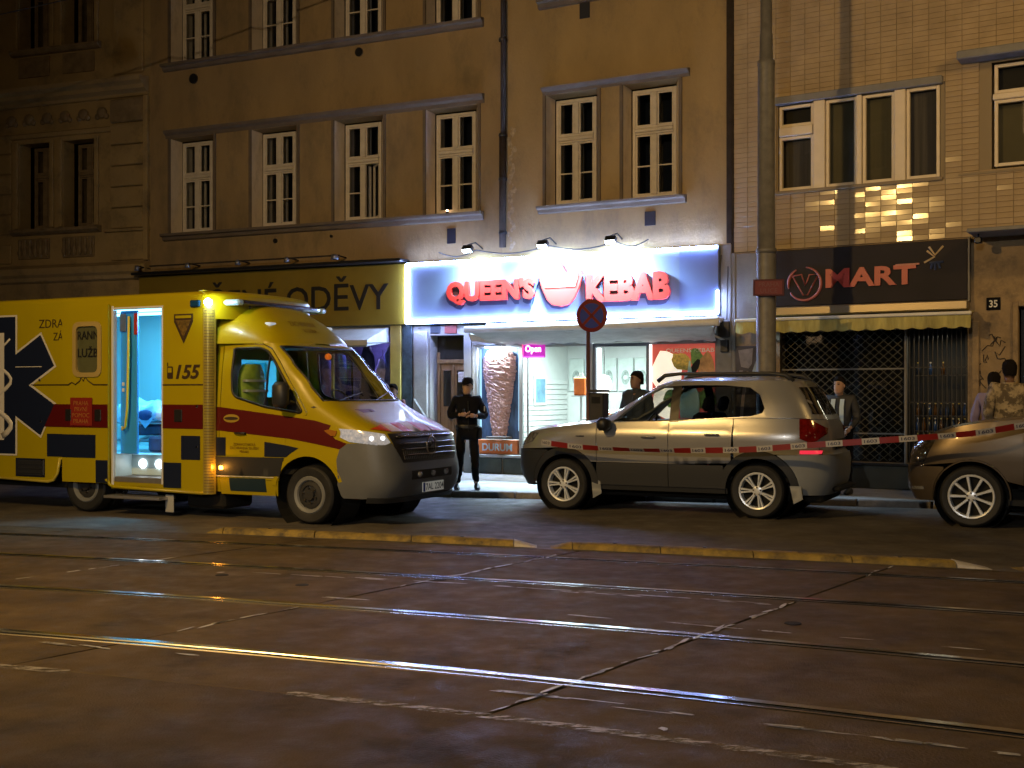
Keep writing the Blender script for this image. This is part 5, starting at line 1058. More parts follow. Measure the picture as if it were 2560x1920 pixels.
# ------------------------------------------------------------------ ambulance
amb = thing('ambulance', 'yellow box ambulance with red stripe, its lit side door standing open', 'ambulance', (-2.479 + 1.1 * math.sin(R(26)) - .055, 14.098 + 1.1 * math.cos(R(26)) + .027, 0), -26)
m_ay = mat('ambulance_yellow', (.37, .295, .003), .33, coat=.2, var=.05, vs=1.2); m_navy = mat('navy_marking', (.008, .013, .035), .4); m_ared = mat('red_marking', (.085, .004, .004), .4)
m_bump = mat('bumper_grey', (.12, .13, .145), .45, var=.06, vs=4); m_ltr = mat('dark_print', (.04, .022, .012), .5); m_reflw = mat('white_marking', (.6, .58, .52), .4)
m_cy = mat('interior_white', (.50, .64, .68), .4)
HW = 1.1; XR, XB = -5.75, -1.46
Sd = lambda x, z, off=0: Vector((x, -HW - off, z))
bl = [(XR, .45), (-3.97, .40), (-3.88, .50), (-3.82, .70), (-3.74, .70), (-3.74, .74), (-2.94, .74), (-2.94, .34), (XB, .32), (XB, 2.86), (XR, 2.84)]
panel('box_side', Sd, bl, [[(-2.90, .44), (-2.11, .43), (-2.10, 2.73), (-2.90, 2.74)], rounded([(-3.50, 1.86), (-3.09, 1.86), (-3.09, 2.51), (-3.50, 2.51)], .08)], m_ay, amb, .5, 0, .03)
b = MB(); b.quad((XR, HW, .4), (XB, HW, .4), (XB, HW, 2.86), (XR, HW, 2.86)); b.quad((XR, -HW, .45), (XR, HW, .45), (XR, HW, 2.86), (XR, -HW, 2.84)); b.obj('box_shell', m_ay, amb)
rf = MB(); prof = [(-HW, 2.845), (-HW + .015, 2.885), (-HW + .05, 2.905), (0, 2.92), (HW - .05, 2.905), (HW - .015, 2.885), (HW, 2.845)]
rf.grid([[(x, y, z) for y, z in prof] for x in (XR, -4, -3, -2, XB)]); rf.obj('box_roof', m_ay, amb, R(40))
# front of the box: bulging header above the cab, rounded corner posts
rows = []
for z in (2.55, 2.62, 2.72, 2.84, 2.885, 2.905):
    r_ = []
    for j in range(21):
        y = -HW + 2 * HW * j / 20; bulge = .30 * (1 - abs(y / HW) ** 4); ins = 0 if z < 2.85 else (.03 if z < 2.9 else .10); r_.append((XB + .02 + bulge - ins, y, z + (.012 if z > 2.9 else 0) * (1 - (y / HW) ** 2)))
    rows.append(r_)
rows.append([(XB - .0, -HW + 2 * HW * j / 20, 2.915) for j in range(21)]); MB().grid(rows).obj('box_header', m_ay, amb, True)
MB().quad((XB, -HW, .32), (XB, -.35, .32), (XB, -.35, 2.6), (XB, -HW, 2.6)).quad((XB, .45, .32), (XB, HW, .32), (XB, HW, 2.6), (XB, .45, 2.6)).quad((XB, -.35, .32), (XB, .45, .32), (XB, .45, 1.55), (XB, -.35, 1.55)).quad((XB, -.35, 2.05), (XB, .45, 2.05), (XB, .45, 2.9), (XB, -.35, 2.9)).obj('bulkhead', m_ay, amb)
post = MB().grid([[(XB + .11 * math.sin(q), -HW + .11 - .11 * math.cos(q) - .004, z) for q in [math.pi / 2 * k / 6 for k in range(7)]] for z in [.32 + 2.36 * k / 16 for k in range(17)]]).obj('reflective_post', mat('yellow_reflective', (.40, .32, .06), .22, .3, coat=1, var=.12, vs=12), amb, True)
tk = MB()
for k in range(64): 
    z = .35 + k * .0365
    tk.grid([[(XB + .112 * math.sin(q), -HW + .11 - .112 * math.cos(q) - .005, z + dz) for q in [.15 + 1.1 * j / 4 for j in range(5)]] for dz in (0, .006)])
tk.obj('reflector_ticks', m_ltr, post, kind='stuff')
MB().box(XR, -1.5, -.9, .9, .30, .44).obj('underbody', m_dark, amb)
# markings on the side
def mark(nm, pts, m, off=.004, par=amb, y=-HW): return MB().prism(pts, y - off - .003, y - off).obj(nm, m, par)
def rect(a, b, c, d): return [(a, c), (b, c), (b, d), (a, d)]
def starp(cx, cz, Ro, hw):
    pts = []
    for k in range(6):
        q = R(90 + 60 * k); d = (math.cos(q), math.sin(q)); n = (-d[1], d[0]); rj = hw / math.tan(R(30)) 
        pts += [(cx + d[0] * Ro - n[0] * hw, cz + d[1] * Ro - n[1] * hw), (cx + d[0] * Ro + n[0] * hw, cz + d[1] * Ro + n[1] * hw)]
        q2 = R(90 + 60 * k + 30); pts.append((cx + math.cos(q2) * hw * 2, cz + math.sin(q2) * hw * 2))
    return pts
mark('star_outline', starp(-4.87, 1.715, .98, .275), m_reflw, .003); star = mark('star_of_life', starp(-4.87, 1.715, .955, .245), m_navy, .007)
mark('star_staff', rect(-4.91, -4.83, .95, 2.45), m_reflw, .011, star)
sn = MB().tube([(-4.87 + .17 * math.sin(k * .62), -HW - .014, 1.0 + k * .062) for k in range(23)], [.05 - .0015 * k for k in range(23)], 6); sn.v = [(x, -HW - .012 + (y + HW + .014) * .1, z) for x, y, z in sn.v]; sn.obj('star_serpent', m_reflw, star, True)
mark('star_line', rect(-4.62, -4.14, 1.965, 1.975), m_reflw, .011, star)
for pts in (rect(-4.62, -4.09, .45, .705), rect(-4.05, -3.745, .74, 1.05), rect(-1.80, -1.505, .755, 1.06), rect(-2.08, -1.80, .385, .71)): mark('navy_square', pts, m_navy)
mark('red_stripe', [(-4.12, 1.145), (-3.745, 1.145), (-3.745, 1.455), (-4.0, 1.455)], m_ared); mark('red_stripe', rect(-2.09, -1.462, 1.15, 1.458), m_ared)
ln = MB().tube([(-4.34, -HW - .004, 1.718), (-3.745, -HW - .004, 1.718)], .009, 4).tube([(-2.09, -HW - .004, 1.712), (-1.462, -HW - .004, 1.712)], .009, 4); ln.obj('pulse_line', m_ltr, amb)
MB().box(-1.905, -1.78, -HW - .02, -HW - .001, 1.235, 1.395, .01).obj('side_hatch', m_black, amb)
text('lettering', 'ZDRA', -4.197, -3.76, 2.50, 2.615, -HW - .002, m_ltr, amb, .003); text('lettering', 'ZÁ', -3.94, -3.77, 2.325, 2.46, -HW - .002, m_ltr, amb, .003)
text('lettering', '155', -1.885, -1.505, 1.785, 1.968, -HW - .002, m_ltr, amb, .003, .03, .25)
ph = mark('phone_symbol', rounded([(-2.02, 1.79), (-1.93, 1.79), (-1.93, 1.95), (-2.02, 1.95)], .02), m_ltr); mark('phone_screen', rect(-2.005, -1.945, 1.87, 1.93), m_ay, .009, ph); mark('phone_aerial', rect(-2.02, -2.005, 1.95, 2.0), m_ltr, .004, ph)
em = mark('emblem', [(-1.91, 2.62), (-1.615, 2.62), (-1.615, 2.52), (-1.76, 2.24), (-1.91, 2.52)], m_ltr); mark('emblem_inside', [(-1.88, 2.54), (-1.645, 2.54), (-1.76, 2.31)], mat('emblem_brown', (.12, .07, .012), .5, var=.6, vs=25), .009, em); mark('emblem_bar', rect(-1.885, -1.64, 2.565, 2.60), m_ay, .009, em)
MB().box(-1.65, -1.49, -HW - .035, -HW - .001, 2.70, 2.79, .015).obj('side_beacon', mat('blue_lens', (.01, .05, .12), .15, coat=1), amb)
MB().ball((XB + .10, -HW - .03, 2.755), .05, 10).obj('corner_lamp', emis('corner_lamp', (.85, 1, 1), 45), amb, True); lamp('corner_lamp_light', 'POINT', (XB + .2, -HW - .08, 2.74), (.75, 1, .95), 6, amb, None, .03)
# sliding door pushed back along the side
y2 = -HW - .05
sdp = panel('sliding_door', lambda x, z, off=0: Vector((x, -HW - .05 - off, z)), rect(-3.735, -2.945, .41, 2.78), [rounded([(-3.49, 1.87), (-3.10, 1.87), (-3.10, 2.505), (-3.49, 2.505)], .08)], m_ay, amb, .4, 0, .045)
wf = MB(); a = rounded([(-3.54, 1.82), (-3.05, 1.82), (-3.05, 2.56), (-3.54, 2.56)], .11); c = rounded([(-3.48, 1.88), (-3.11, 1.88), (-3.11, 2.50), (-3.48, 2.50)], .08)
wf.grid([[(x, y2 - .003, z) for x, z in a], [(x, y2 - .018, z) for x, z in a], [(x, y2 - .02, z) for x, z in c], [(x, y2 + .02, z) for x, z in c]], close=True); wf.obj('window_rubber', mat('window_surround', (.40, .30, .10), .4), sdp)
panel('window_pane', lambda x, z, off=0: Vector((x, y2 + .012, z)), c, [], mat('frosted_side_glass', (.10, .105, .05), .2, coat=.6, var=.15, vs=3), sdp, .3, 0, 0)
text('lettering', 'RANN', -3.475, -3.115, 2.325, 2.435, y2 + .01, m_black, sdp, .004, .015); text('lettering', 'LUŽB', -3.47, -3.125, 2.085, 2.235, y2 + .01, m_black, sdp, .004, .015)
mk = lambda nm, pts, m, off=.004: mark(nm, pts, m, off, sdp, y2)
mk('red_stripe', rect(-3.73, -2.95, 1.145, 1.455), m_ared); mk('navy_square', rect(-3.73, -3.155, .74, 1.05), m_navy); mk('navy_square', rect(-3.15, -2.95, .415, .715), m_navy)
lb = mk('red_label', rect(-3.58, -3.205, 1.17, 1.545), mat('red_label', (.22, .02, .012), .45), .012); text('label_lettering', 'PRAHA\nPRVNÍ\nPOMOC\nPRAHA', -3.54, -3.25, 1.20, 1.50, y2 - .015, mat('label_print', (.34, .13, .03), .5), lb, .002)
for x in (-3.67, -3.165): MB().box(x, x + .11, y2 - .02, y2 - .001, 1.23, 1.39, .01).obj('door_hatch', m_black, sdp)
MB().tube([(-3.73, y2 - .006, 1.718), (-3.62, y2 - .006, 1.718), (-3.56, y2 - .006, 1.75), (-3.5, y2 - .006, 1.72), (-3.42, y2 - .006, 1.77), (-3.40, y2 - .006, 1.815), (-3.36, y2 - .006, 1.765), (-3.33, y2 - .006, 1.82), (-3.28, y2 - .006, 1.77), (-3.19, y2 - .006, 1.718), (-2.95, y2 - .006, 1.716)], .009, 4).obj('pulse_line', m_ltr, sdp)
MB().box(-4.585, -4.1, -HW - .02, -HW - .001, .47, .68, .01).obj('locker_vent', mat('vent_dark', (.02, .022, .028), .5), amb)
for k in range(3): MB().box(-4.56, -4.13, -HW - .03, -HW - .021, .50 + k * .06, .515 + k * .06).obj('vent_slat', m_clad2, amb)
for x, z in ((-4.15, .66), (-1.57, 1.42), (-1.57, .90), (-4.2, 1.77), (-4.18, 1.20)): MB().box(x, x + .035, -HW - .016, -HW - .001, z, z + .03, .006).obj('latch', m_chrome, amb)
MB().tube([(XR, -HW - .004, .44), (-4.02, -HW - .004, .395), (-3.93, -HW - .004, .42), (-3.86, -HW - .004, .52), (-3.82, -HW - .004, .72)], .022, 6).obj('skirt_edge', mat('skirt_edge', (.55, .45, .06), .25, coat=1), amb, True)
MB().tube([(-2.98, -HW - .05, .47), (-2.94, -HW - .02, .39), (-2.88, -HW - .015, .365), (XB, -HW - .01, .335)], .022, 6).obj('sill_edge', m_ay, amb, True)
# patient room
ZF = .80
rm = MB(); rm.quad((XR + .1, HW - .05, ZF), (-1.5, HW - .05, ZF), (-1.5, HW - .05, 2.78), (XR + .1, HW - .05, 2.78)); rm.quad((XR + .1, -HW + .04, 2.78), (-1.5, -HW + .04, 2.78), (-1.5, HW - .05, 2.78), (XR + .1, HW - .05, 2.78)); rm.quad((XR + .1, -HW + .04, ZF), (-1.5, -HW + .04, ZF), (-1.5, HW - .05, ZF), (XR + .1, HW - .05, ZF)); rm.quad((XR + .1, -HW + .04, ZF), (XR + .1, HW - .05, ZF), (XR + .1, HW - .05, 2.78), (XR + .1, -HW + .04, 2.78)); rm.quad((XR + .1, -HW + .04, ZF), (-2.92, -HW + .04, ZF), (-2.92, -HW + .04, 2.78), (XR + .1, -HW + .04, 2.78)); rm.obj('patient_room', m_cy, amb)
MB().quad((-1.5, -HW + .04, ZF), (-1.5, -.35, ZF), (-1.5, -.35, 2.78), (-1.5, -HW + .04, 2.78)).quad((-1.5, .45, ZF), (-1.5, HW - .05, ZF), (-1.5, HW - .05, 2.78), (-1.5, .45, 2.78)).obj('room_end', m_cy, amb)
dfm = MB().box(-2.93, -2.895, -HW - .012, -HW + .06, .36, 2.76, .006).box(-2.115, -2.09, -HW - .008, -HW + .05, .42, 2.74, .006).box(-2.895, -2.115, -HW - .008, -HW + .05, 2.71, 2.74, .006).obj('door_frame', mat('pale_frame', (.6, .62, .65), .35), amb)
st = MB().box(-2.89, -2.12, -HW + .0, -HW + .5, .42, .50, .01).obj('door_step', m_steel, amb); MB().box(-2.89, -2.12, -HW + .32, -HW + .36, .505, .79, .006).box(-2.893, -2.885, -HW + .02, -HW + .32, .50, .80).box(-2.12, -2.112, -HW + .02, -HW + .32, .50, .80).obj('step_riser', m_cy, amb)
for x in (-2.70, -2.43): MB().lathe([(0, -HW + .30), (.055, -HW + .302), (.06, -HW + .318)], (x, 0, .66), 'y', 14).obj('step_lamp', emis('step_lamp', (.9, .97, 1), 9), amb)
MB().box(-2.95, -2.05, -HW - .13, -HW + .2, .225, .262, .006).obj('foot_step', mat('tread_aluminium', (.6, .6, .62), .3, .8), amb); MB().tube([(-2.85, -HW + .1, .24), (-2.8, -HW + .25, .4)], .02, 6).tube([(-2.15, -HW + .1, .24), (-2.2, -HW + .25, .4)], .02, 6).obj('step_bracket', m_dark, amb)
MB().box(-2.10, -1.97, -HW + .05, -HW + .07, .06, .29, .006).obj('mud_flap', mat('pale_flap', (.35, .36, .36), .6), amb); MB().box(-1.9, -1.3, -.9, -.3, .12, .34, .04).obj('fuel_tank', m_dark, amb)
MB().box(-2.885, -2.60, -HW + .10, -HW + .14, .80, 2.70, .01).obj('door_screen', mat('blue_screen', (.04, .34, .9), .35, var=.08, vs=2), amb)
MB().tube([(-2.70, -HW + .06, 2.62), (-2.68, -HW + .03, 2.2), (-2.70, -HW + .03, 1.4), (-2.73, -HW + .03, 1.16), (-2.78, -HW + .03, 1.12), (-2.81, -HW + .06, 1.16)], .016, 8).obj('grab_rail', mat('yellow_rail', (.75, .60, .05), .3), amb, True)
MB().box(-2.64, -2.585, -HW + .085, -HW + .098, 2.38, 2.66).obj('red_strap', m_red, amb); MB().box(-2.87, -2.77, -HW + .07, -HW + .098, 2.42, 2.66, .01).obj('control_box', mat('control_box', (.1, .14, .25), .4), amb)
for z in (1.62, 1.70): MB().box(-2.84, -2.80, -HW + .08, -HW + .098, z, z + .05, .006).obj('switch', m_white, amb)
MB().box(-3.4, -2.0, .5, HW - .06, 2.40, 2.72, .02).obj('wall_cabinet', m_cy, amb); MB().box(-2.45, -2.1, HW - .09, HW - .055, 1.80, 2.05, .01).obj('wall_monitor', mat('teal_panel', (.05, .3, .35), .3), amb)
MB().box(-3.4, -2.0, .5, .505, 2.43, 2.46).obj('cabinet_edge', mat('cab_edge', (.1, .35, .5), .3), amb)
for y in (-.25, .35): MB().box(-4.6, -1.9, y - .09, y + .09, 2.755, 2.775).obj('ceiling_light', emis('amb_ceiling', (.30, .85, 1), 4), amb)
lamp('patient_room_light', 'AREA', (-2.9, .1, 2.73), (.05, .58, 1), 68, amb, (-2.9, .1, 0), 1.6, sy=.6); lamp('patient_room_light', 'AREA', (-2.2, -.3, 2.70), (.22, .62, 1), 60, amb, (-2.3, -3.5, -1.2), .5, sy=.3)
S_ = thing('stretcher', 'stretcher with crumpled blue and white sheets inside the ambulance', 'stretcher', amb.location, -26)
MB().box(-3.5, -1.75, -.45, .15, 1.24, 1.34, .03).obj('mattress', mat('blue_mattress', (.03, .10, .30), .6), S_)
rows = []
for i in range(25): rows.append([(-3.45 + 1.6 * i / 24, -.50 + .68 * j / 12, 1.36 + (.12 + .04 * math.sin(i * .9)) * (1 - (abs(j - 6) / 6) ** 2) + .035 * math.sin(i * 1.3 + j * 1.1) + random.uniform(-.02, .02) - (.15 + .05 * math.sin(i) if j in (0, 12) else 0)) for j in range(13)])
MB().grid(rows).obj('sheet', mat('pale_sheet', (.40, .58, .72), .7, var=.4, vs=5), S_, True)
for k, (x, c_) in enumerate(((-3.2, (.5, .6, .65)), (-2.95, (.02, .04, .12)), (-2.7, (.35, .5, .6)))):
    MB().ball((x, -.46, 1.30), .13, 10, sc=(1.1, .5, .6)).obj('folded_blanket', mat('blanket_%d' % k, c_, .8, var=.3, vs=9), S_, True)
MB().tube([(-3.4, -.40, .84), (-2.4, -.40, 1.2)], .025, 6).tube([(-2.2, -.40, .84), (-3.2, -.40, 1.2)], .025, 6).tube([(-3.5, -.43, 1.2), (-1.8, -.43, 1.2)], .022, 6).tube([(-3.5, -.43, .95), (-1.8, -.43, .95)], .022, 6).obj('stretcher_frame', mat('stretcher_bar', (.3, .32, .35), .3, .7), S_)
for x in (-3.3, -2.7, -2.0): MB().lathe([(.07, -.015), (.075, 0), (.07, .015), (0, .015)], (x, -.42, .885), 'y', 14).obj('stretcher_wheel', m_black, S_)
MB().box(-3.3, -2.0, -.44, -.1, 1.02, 1.17, .03).obj('straps', mat('dark_strap', (.01, .014, .04), .6, var=.5, vs=12), S_)
o = thing('hanging_coat', 'dark blue coat hanging behind the stretcher in the ambulance', 'coat', amb.location, -26); cm = MB(); rows = []
for k in range(7): w = .05 + .17 * (k / 6) ** .8; z = 2.06 - .70 * k / 6; rows.append([(-3.02 + w * math.cos(q) * 1.0 + .10 * k / 6, .10 + .10 * math.sin(q) + .015 * math.sin(4 * q), z) for q in [2 * math.pi * j / 14 for j in range(14)]])
cm.grid(rows, close=True).obj('coat_body', mat('blue_coat', (.02, .035, .20), .7, var=.3, vs=6), o, True); MB().tube([(-3.02, .10, 2.04), (-3.02, .10, 2.3), (-3.02, .52, 2.5)], .01, 5).obj('coat_hook', m_steel, o)
for nm, lb, pts, mm_ in (('bag', 'dark medical bag standing under the stretcher', (-2.75, -2.35, -.65, -.35, .81, 1.02), mat('bag_dark', (.02, .03, .07), .6)), ('bag', 'grey equipment case on the ambulance floor beside the dark bag', (-2.30, -2.0, -.6, -.35, .81, .93), mat('case_grey', (.2, .25, .3), .5))):
    o = thing(nm, lb, 'bag', amb.location, -26); MB().box(*pts, .03).obj('bag_body', mm_, o); cx = (pts[0] + pts[1]) / 2; MB().tube([(cx - .09, (pts[2] + pts[3]) / 2, pts[5]), (cx - .06, (pts[2] + pts[3]) / 2, pts[5] + .06), (cx + .06, (pts[2] + pts[3]) / 2, pts[5] + .06), (cx + .09, (pts[2] + pts[3]) / 2, pts[5])], .012, 5).obj('bag_handle', m_black, o)
# ---- cab
A = Shell([(.2, .90), (.32, .95), (.5, .985), (.8, 1.0), (1.1, .995), (1.4, .975), (1.8, .94), (2.2, .89), (2.35, .86)],
          [(.2, .95), (.32, 1.06), (.45, 1.15), (.62, 1.17), (.80, 1.13), (1.0, 1.10), (1.12, 1.03), (1.20, .90), (1.3, .66), (1.4, .44), (1.48, .27), (1.7, .05), (2.0, -.24), (2.22, -.455), (2.35, -.60)],
          [(.2, -1.52), (2.4, -1.52)], 6.0, 14, 1.35, 1.0)
win = [(-1.14, 2.17), (-.76, 2.175), (-.64, 2.13), (-.53, 2.0), (-.10, 1.38), (-.14, 1.365), (-.62, 1.435), (-1.07, 1.555), (-1.13, 1.62), (-1.15, 1.85)]; ZT = 2.235
dfront = [(-.43, .52), (-.30, 1.1), (-.265, 1.30), (-.04, 1.335), (-.03, 1.36), (-.47, 2.0), (-.60, 2.16), (-.72, 2.215)]
wsy = [(-.875, 1.515), (.875, 1.515), (.82, 2.19), (-.82, 2.19)]
arch_ = [q for q in arc(0, .36, .475, 178, 8, 24)]
left = A.side([(-.262, 1.30 + .02), (-.295, 1.1), (-.425, .56)] + [q for q in arch_ if q[0] > -.42] , -1, .05, True)
top_l = A.side([(-.72, ZT), (-.715, 2.225), (-.595, 2.17), (-.465, 2.01), (-.022, 1.365), (-.03, 1.33)], -1, .05, True)
rt = [(-a, z) for a, z in left][::-1]; tr = [(-a, z) for a, z in top_l][::-1]
bodyp = top_l + left + [(A.Y(-.8, .45), .45), (A.Y(.8, .45), .45)] + rt + tr
panel('cab_body', A, bodyp, [A.front(wsy)], m_ay, amb, .08, 0, .02)
panel('windscreen', A, A.front([(-.885, 1.505), (.885, 1.505), (.83, 2.20), (-.83, 2.20)]), [], m_scr, amb, .1, .004, 0)
rimp = MB()
for a, b in (((-.875, 1.51), (.875, 1.51)), ((-.875, 1.51), (-.82, 2.19)), ((.875, 1.51), (.82, 2.19)), ((-.82, 2.19), (.82, 2.19))): rimp.tube([A(A.Y(a[0] + (b[0] - a[0]) * k / 12, a[1] + (b[1] - a[1]) * k / 12), a[1] + (b[1] - a[1]) * k / 12, .004) for k in range(13)], .014, 6)
rimp.obj('windscreen_rubber', m_black, amb, True)
for sd in (-1, 1):
    d = panel('cab_door', A, A.side([(-1.30, .52)] + dfront + [(-1.30, 2.215)], sd, .06), [A.side(win, sd, .05)], m_ay, amb, .09, .0, .02)
    panel('side_window', A, A.side(win, sd, .05), [], m_scr, d, .12, -.012, 0)
    wf = MB(); wf.tube([A(A.X(x, z, sd), z, .004) for x, z in resample(rounded(win, .04), .05)] + [A(A.X(*win[0], sd), win[0][1], .004)], .017, 6).obj('window_rubber', m_black, d, True)
    panel('quarter_trim', A, A.side([(-.30, 1.395), (-.12, 1.37), (-.36, 1.73)], sd, .05), [], m_black, d, .1, .006, 0)
    MB().tube([A(A.X(-.62, 1.40 + (2.1 - 1.40) * k / 5, sd), 1.42 + .66 * k / 5, .0) for k in range(6)], .014, 5).obj('window_post', m_black, d)
    panel('cab_corner', A, A.side([(-1.31, .35), (-1.31, 2.235), (-1.47, 2.235), (-1.47, .35)], sd, .06), [], m_ay, amb, .1, 0, .02); panel('door_header', A, A.side([(-1.305, 2.222), (-.725, 2.222), (-.73, 2.24), (-1.305, 2.24)], sd, .06), [], m_ay, amb, .1, 0, .01)
    panel('cab_sill', A, A.side([(-1.47, .33), (-1.30, .33), (-1.30, .515), (-.43, .515), (-.445, .33), (-.6, .32), (-1.3, .32)], sd, .06), [], m_ay, amb, .1, 0, .02) if 0 else panel('cab_sill', A, A.side([(-1.305, .325), (-1.305, .514), (-.435, .514), (-.46, .325)], sd, .06), [], m_ay, amb, .1, 0, .02)
    ov = lambda nm, pts, m, off=.005, par=amb: panel(nm, A, A.side(pts, sd, .05), [], m, par, .08, off, .004)
    ov('side_moulding', [(-1.46, .565), (-1.46, .80), (-.335, .808), (-.40, .575)], m_clad2, .014); ov('moulding_line', [(-1.46, .548), (-1.46, .560), (-.42, .566), (-.425, .554)], m_reflw, .012)
    ov('navy_square', [(-1.155, .37), (-1.155, .535), (-.615, .54), (-.615, .37)], mat('teal_square', (.012, .03, .045), .4)); ov('navy_square', [(-1.42, .812), (-1.42, 1.045), (-1.20, 1.045), (-1.20, .812)], m_navy); ov('navy_square', [(-.62, .815), (-.62, 1.0), (-.31, .962), (-.13, .93), (-.25, .86), (-.31, .815)], m_navy)
    ov('red_stripe', [(-1.46, 1.13), (-1.46, 1.43), (-1.30, 1.428), (-.27, 1.315), (.10, 1.27), (.33, 1.215), (.30, 1.15), (.40, 1.05), (.56, 1.0), (.466, .93), (.1, .99), (-.27, 1.045), (-1.3, 1.13)], m_ared)
    el = ov('oval_badge', [(-1.12 + .12 * math.cos(q), 1.285 + .053 * math.sin(q)) for q in [2 * math.pi * k / 20 for k in range(20)]], mat('badge_olive', (.35, .24, .03), .4), .010); ov('oval_inside', [(-1.12 + .105 * math.cos(q), 1.285 + .02 * math.sin(q)) for q in [2 * math.pi * k / 16 for k in range(16)]], m_ltr, .016)
    if sd < 0:
        text('lettering', 'ZDRAVOTNICKÁ\nZÁCHRANNÁ SLUŽBA\nPRAHA', -1.13, -.70, .855, .985, 0, mat('brown_print', (.20, .10, .015), .5), d, .002, 0, 0, tf=lambda p: A(A.X(p.x, p.z, -1), p.z, .006))
    mb = MB().box(-.36, -.16, -.06, .10, -.16, .16, .05); mb.v = [(x - .02, sd * (1.13 + y), z + 1.585) for x, y, z in mb.v]; mb.obj('door_mirror', m_clad2, amb, R(50)); MB().tube([(-.2, sd * .95, 1.47), (-.2, sd * 1.1, 1.5)], .03, 6).obj('mirror_arm', m_black, amb)
    hd = MB().tube([A(A.X(-1.05 + .16 * k / 5, 1.10, sd), 1.10, .012 + .02 * math.sin(k / 5 * 3.14)) for k in range(6)], .016, 6).obj('handle', m_black, d, True)
    yb = .985 * sd; MB().lathe([(.478, yb * .985), (.478, yb * .55), (0, yb * .55)], (0, 0, .36), 'y', 30).obj('arch_liner', m_dark, amb)
    ring_o = arc(0, .36, .53, 168, 20, 20); ring_i = arc(0, .36, .474, 20, 168, 20); ov('wheel_arch_trim', ring_o + ring_i, m_ay, .012)
    ov('bumper_corner', [(.43, .50), (.44, .62), (.425, .80), (.47, .93), (.58, 1.0), (.80, 1.0), (1.0, .985), (1.0, .34), (.50, .34), (.47, .36)], m_bump, .012)
    hl_ = [(A.X(.45, 1.175, sd), 1.175), (A.X(.62, 1.165, sd), 1.165), (A.Y(sd * .80, 1.11), 1.11), (A.Y(sd * .78, 1.01), 1.01), (A.Y(sd * .86, .975), .975), (A.X(.60, 1.02, sd), 1.02), (A.X(.47, 1.075, sd), 1.075)]
    hh = panel('headlight', A, hl_, [], mat('headlamp_glass', (.45, .46, .5), .1, .3, coat=1, var=.6, vs=26, emit=(.9, .93, 1), es=.22), amb, .04, .012, .012)
    panel('turn_signal', A, [(A.X(.24, 1.15, sd), 1.15), (A.X(.30, 1.165, sd), 1.165), (A.X(.42, 1.15, sd), 1.15), (A.X(.40, 1.085, sd), 1.085), (A.X(.34, 1.09, sd), 1.09)], [], mat('amber_lens', (.35, .14, .02), .2, coat=1), amb, .04, .013, .01)
    for y_ in (.84, .92): MB().ball(A(A.Y(sd * y_, 1.06), 1.06, .004), .03, 10).obj('lamp_reflector', emis('headlamp_glow', (.95, .97, 1), 3), hh, True)
    ov('air_vent', [(.02, 1.43), (.06, 1.445), (.10, 1.43), (.06, 1.42)], m_black)
    wiper = MB()
MB().box(-1.285, -1.235, -1.03, -.99, .635, .685, .01).obj('side_marker', emis('amber_marker', (1, .33, .03), 26), amb); lamp('side_marker_light', 'POINT', (-1.26, -1.08, .66), (1, .4, .05), 2.2, amb, None, .03)
panel('bumper', A, A.front([(-.97, .34), (.97, .34), (.97, .98), (.84, .985), (.77, 1.0), (.63, .76), (-.63, .76), (-.77, 1.0), (-.84, .985), (-.97, .98)], .08), [A.front(rect(-.50, .50, .555, .66))], m_bump, amb, .08, .016, .03)
panel('bumper_lip', A, A.front([(-.9, .30), (.9, .30), (.95, .36), (-.95, .36)]), [], m_clad2, amb, .1, .03, .03)
g = panel('grille', A, A.front([(-.76, 1.115), (.76, 1.115), (.75, 1.0), (.63, .76), (-.63, .76), (-.75, 1.0)]), [], m_black, amb, .07, .012, .01)
m_dchr = mat('dark_chrome', (.25, .25, .26), .2, 1)
for k, z in enumerate((1.06, .99, .92, .85)): MB().tube([A(A.Y(y, z), z, .03) for y in [-.68 + .04 * k * .6 + (1.36 - .048 * k) * j / 14 for j in range(15)]], .012 if k else .016, 6).obj('grille_bar', m_dchr, g, True)
gs = MB()
for k in range(30): y = -.60 + k * .0414; gs.tube([A(A.Y(y, .80), .80, .024), A(A.Y(y, 1.1), 1.1, .024)], .004, 4)
gs.obj('grille_mesh', m_steel, g, kind='stuff')
C0 = A(0, .955, .05); MB().lathe([(.108, -.012), (.124, 0), (.108, .012), (.098, 0), (.108, -.012)], (C0.x, 0, .955), 'x', 28).obj('star_ring', m_chrome, g, True)
for k in range(3): q = R(90 + 120 * k); MB().add([(C0.x, .018 * math.cos(q + 1.57), .955 + .018 * math.sin(q + 1.57)), (C0.x, .018 * math.cos(q - 1.57), .955 + .018 * math.sin(q - 1.57)), (C0.x, .095 * math.cos(q), .955 + .095 * math.sin(q)), (C0.x + .014, 0, .955)], [(0, 2, 3), (1, 3, 2), (0, 1, 2), (0, 3, 1)]).obj('star_arm', m_chrome, g)
lg = panel('lower_grille', A, A.front(rect(-.52, .52, .55, .665)), [], m_black, amb, .07, .012, 0)
for y in (-.33, .0, .33): MB().ball(A(A.Y(y, .61), .61, .012), .038, 10).obj('radar_lamp', m_lens, lg, True)
pz = MB(); x = A(0, .43, .022).x + .02; np_ = pz.box(x, x + .012, -.26, .26, .385, .505, .003).obj('number_plate', mat('plate_white', (.62, .62, .58), .4, emit=(1, 1, .9), es=.12), amb); MB().box(x + .0125, x + .0135, -.255, -.205, .39, .50).obj('plate_blue', mat('plate_blue', (.02, .06, .4), .4), np_)
text('plate_lettering', '7AL 2204', -.19, .25, .405, .488, 0, m_navy, np_, .001, .01, tf=lambda p: Vector((x + .0135 - p.y * .5, p.x, p.z)))
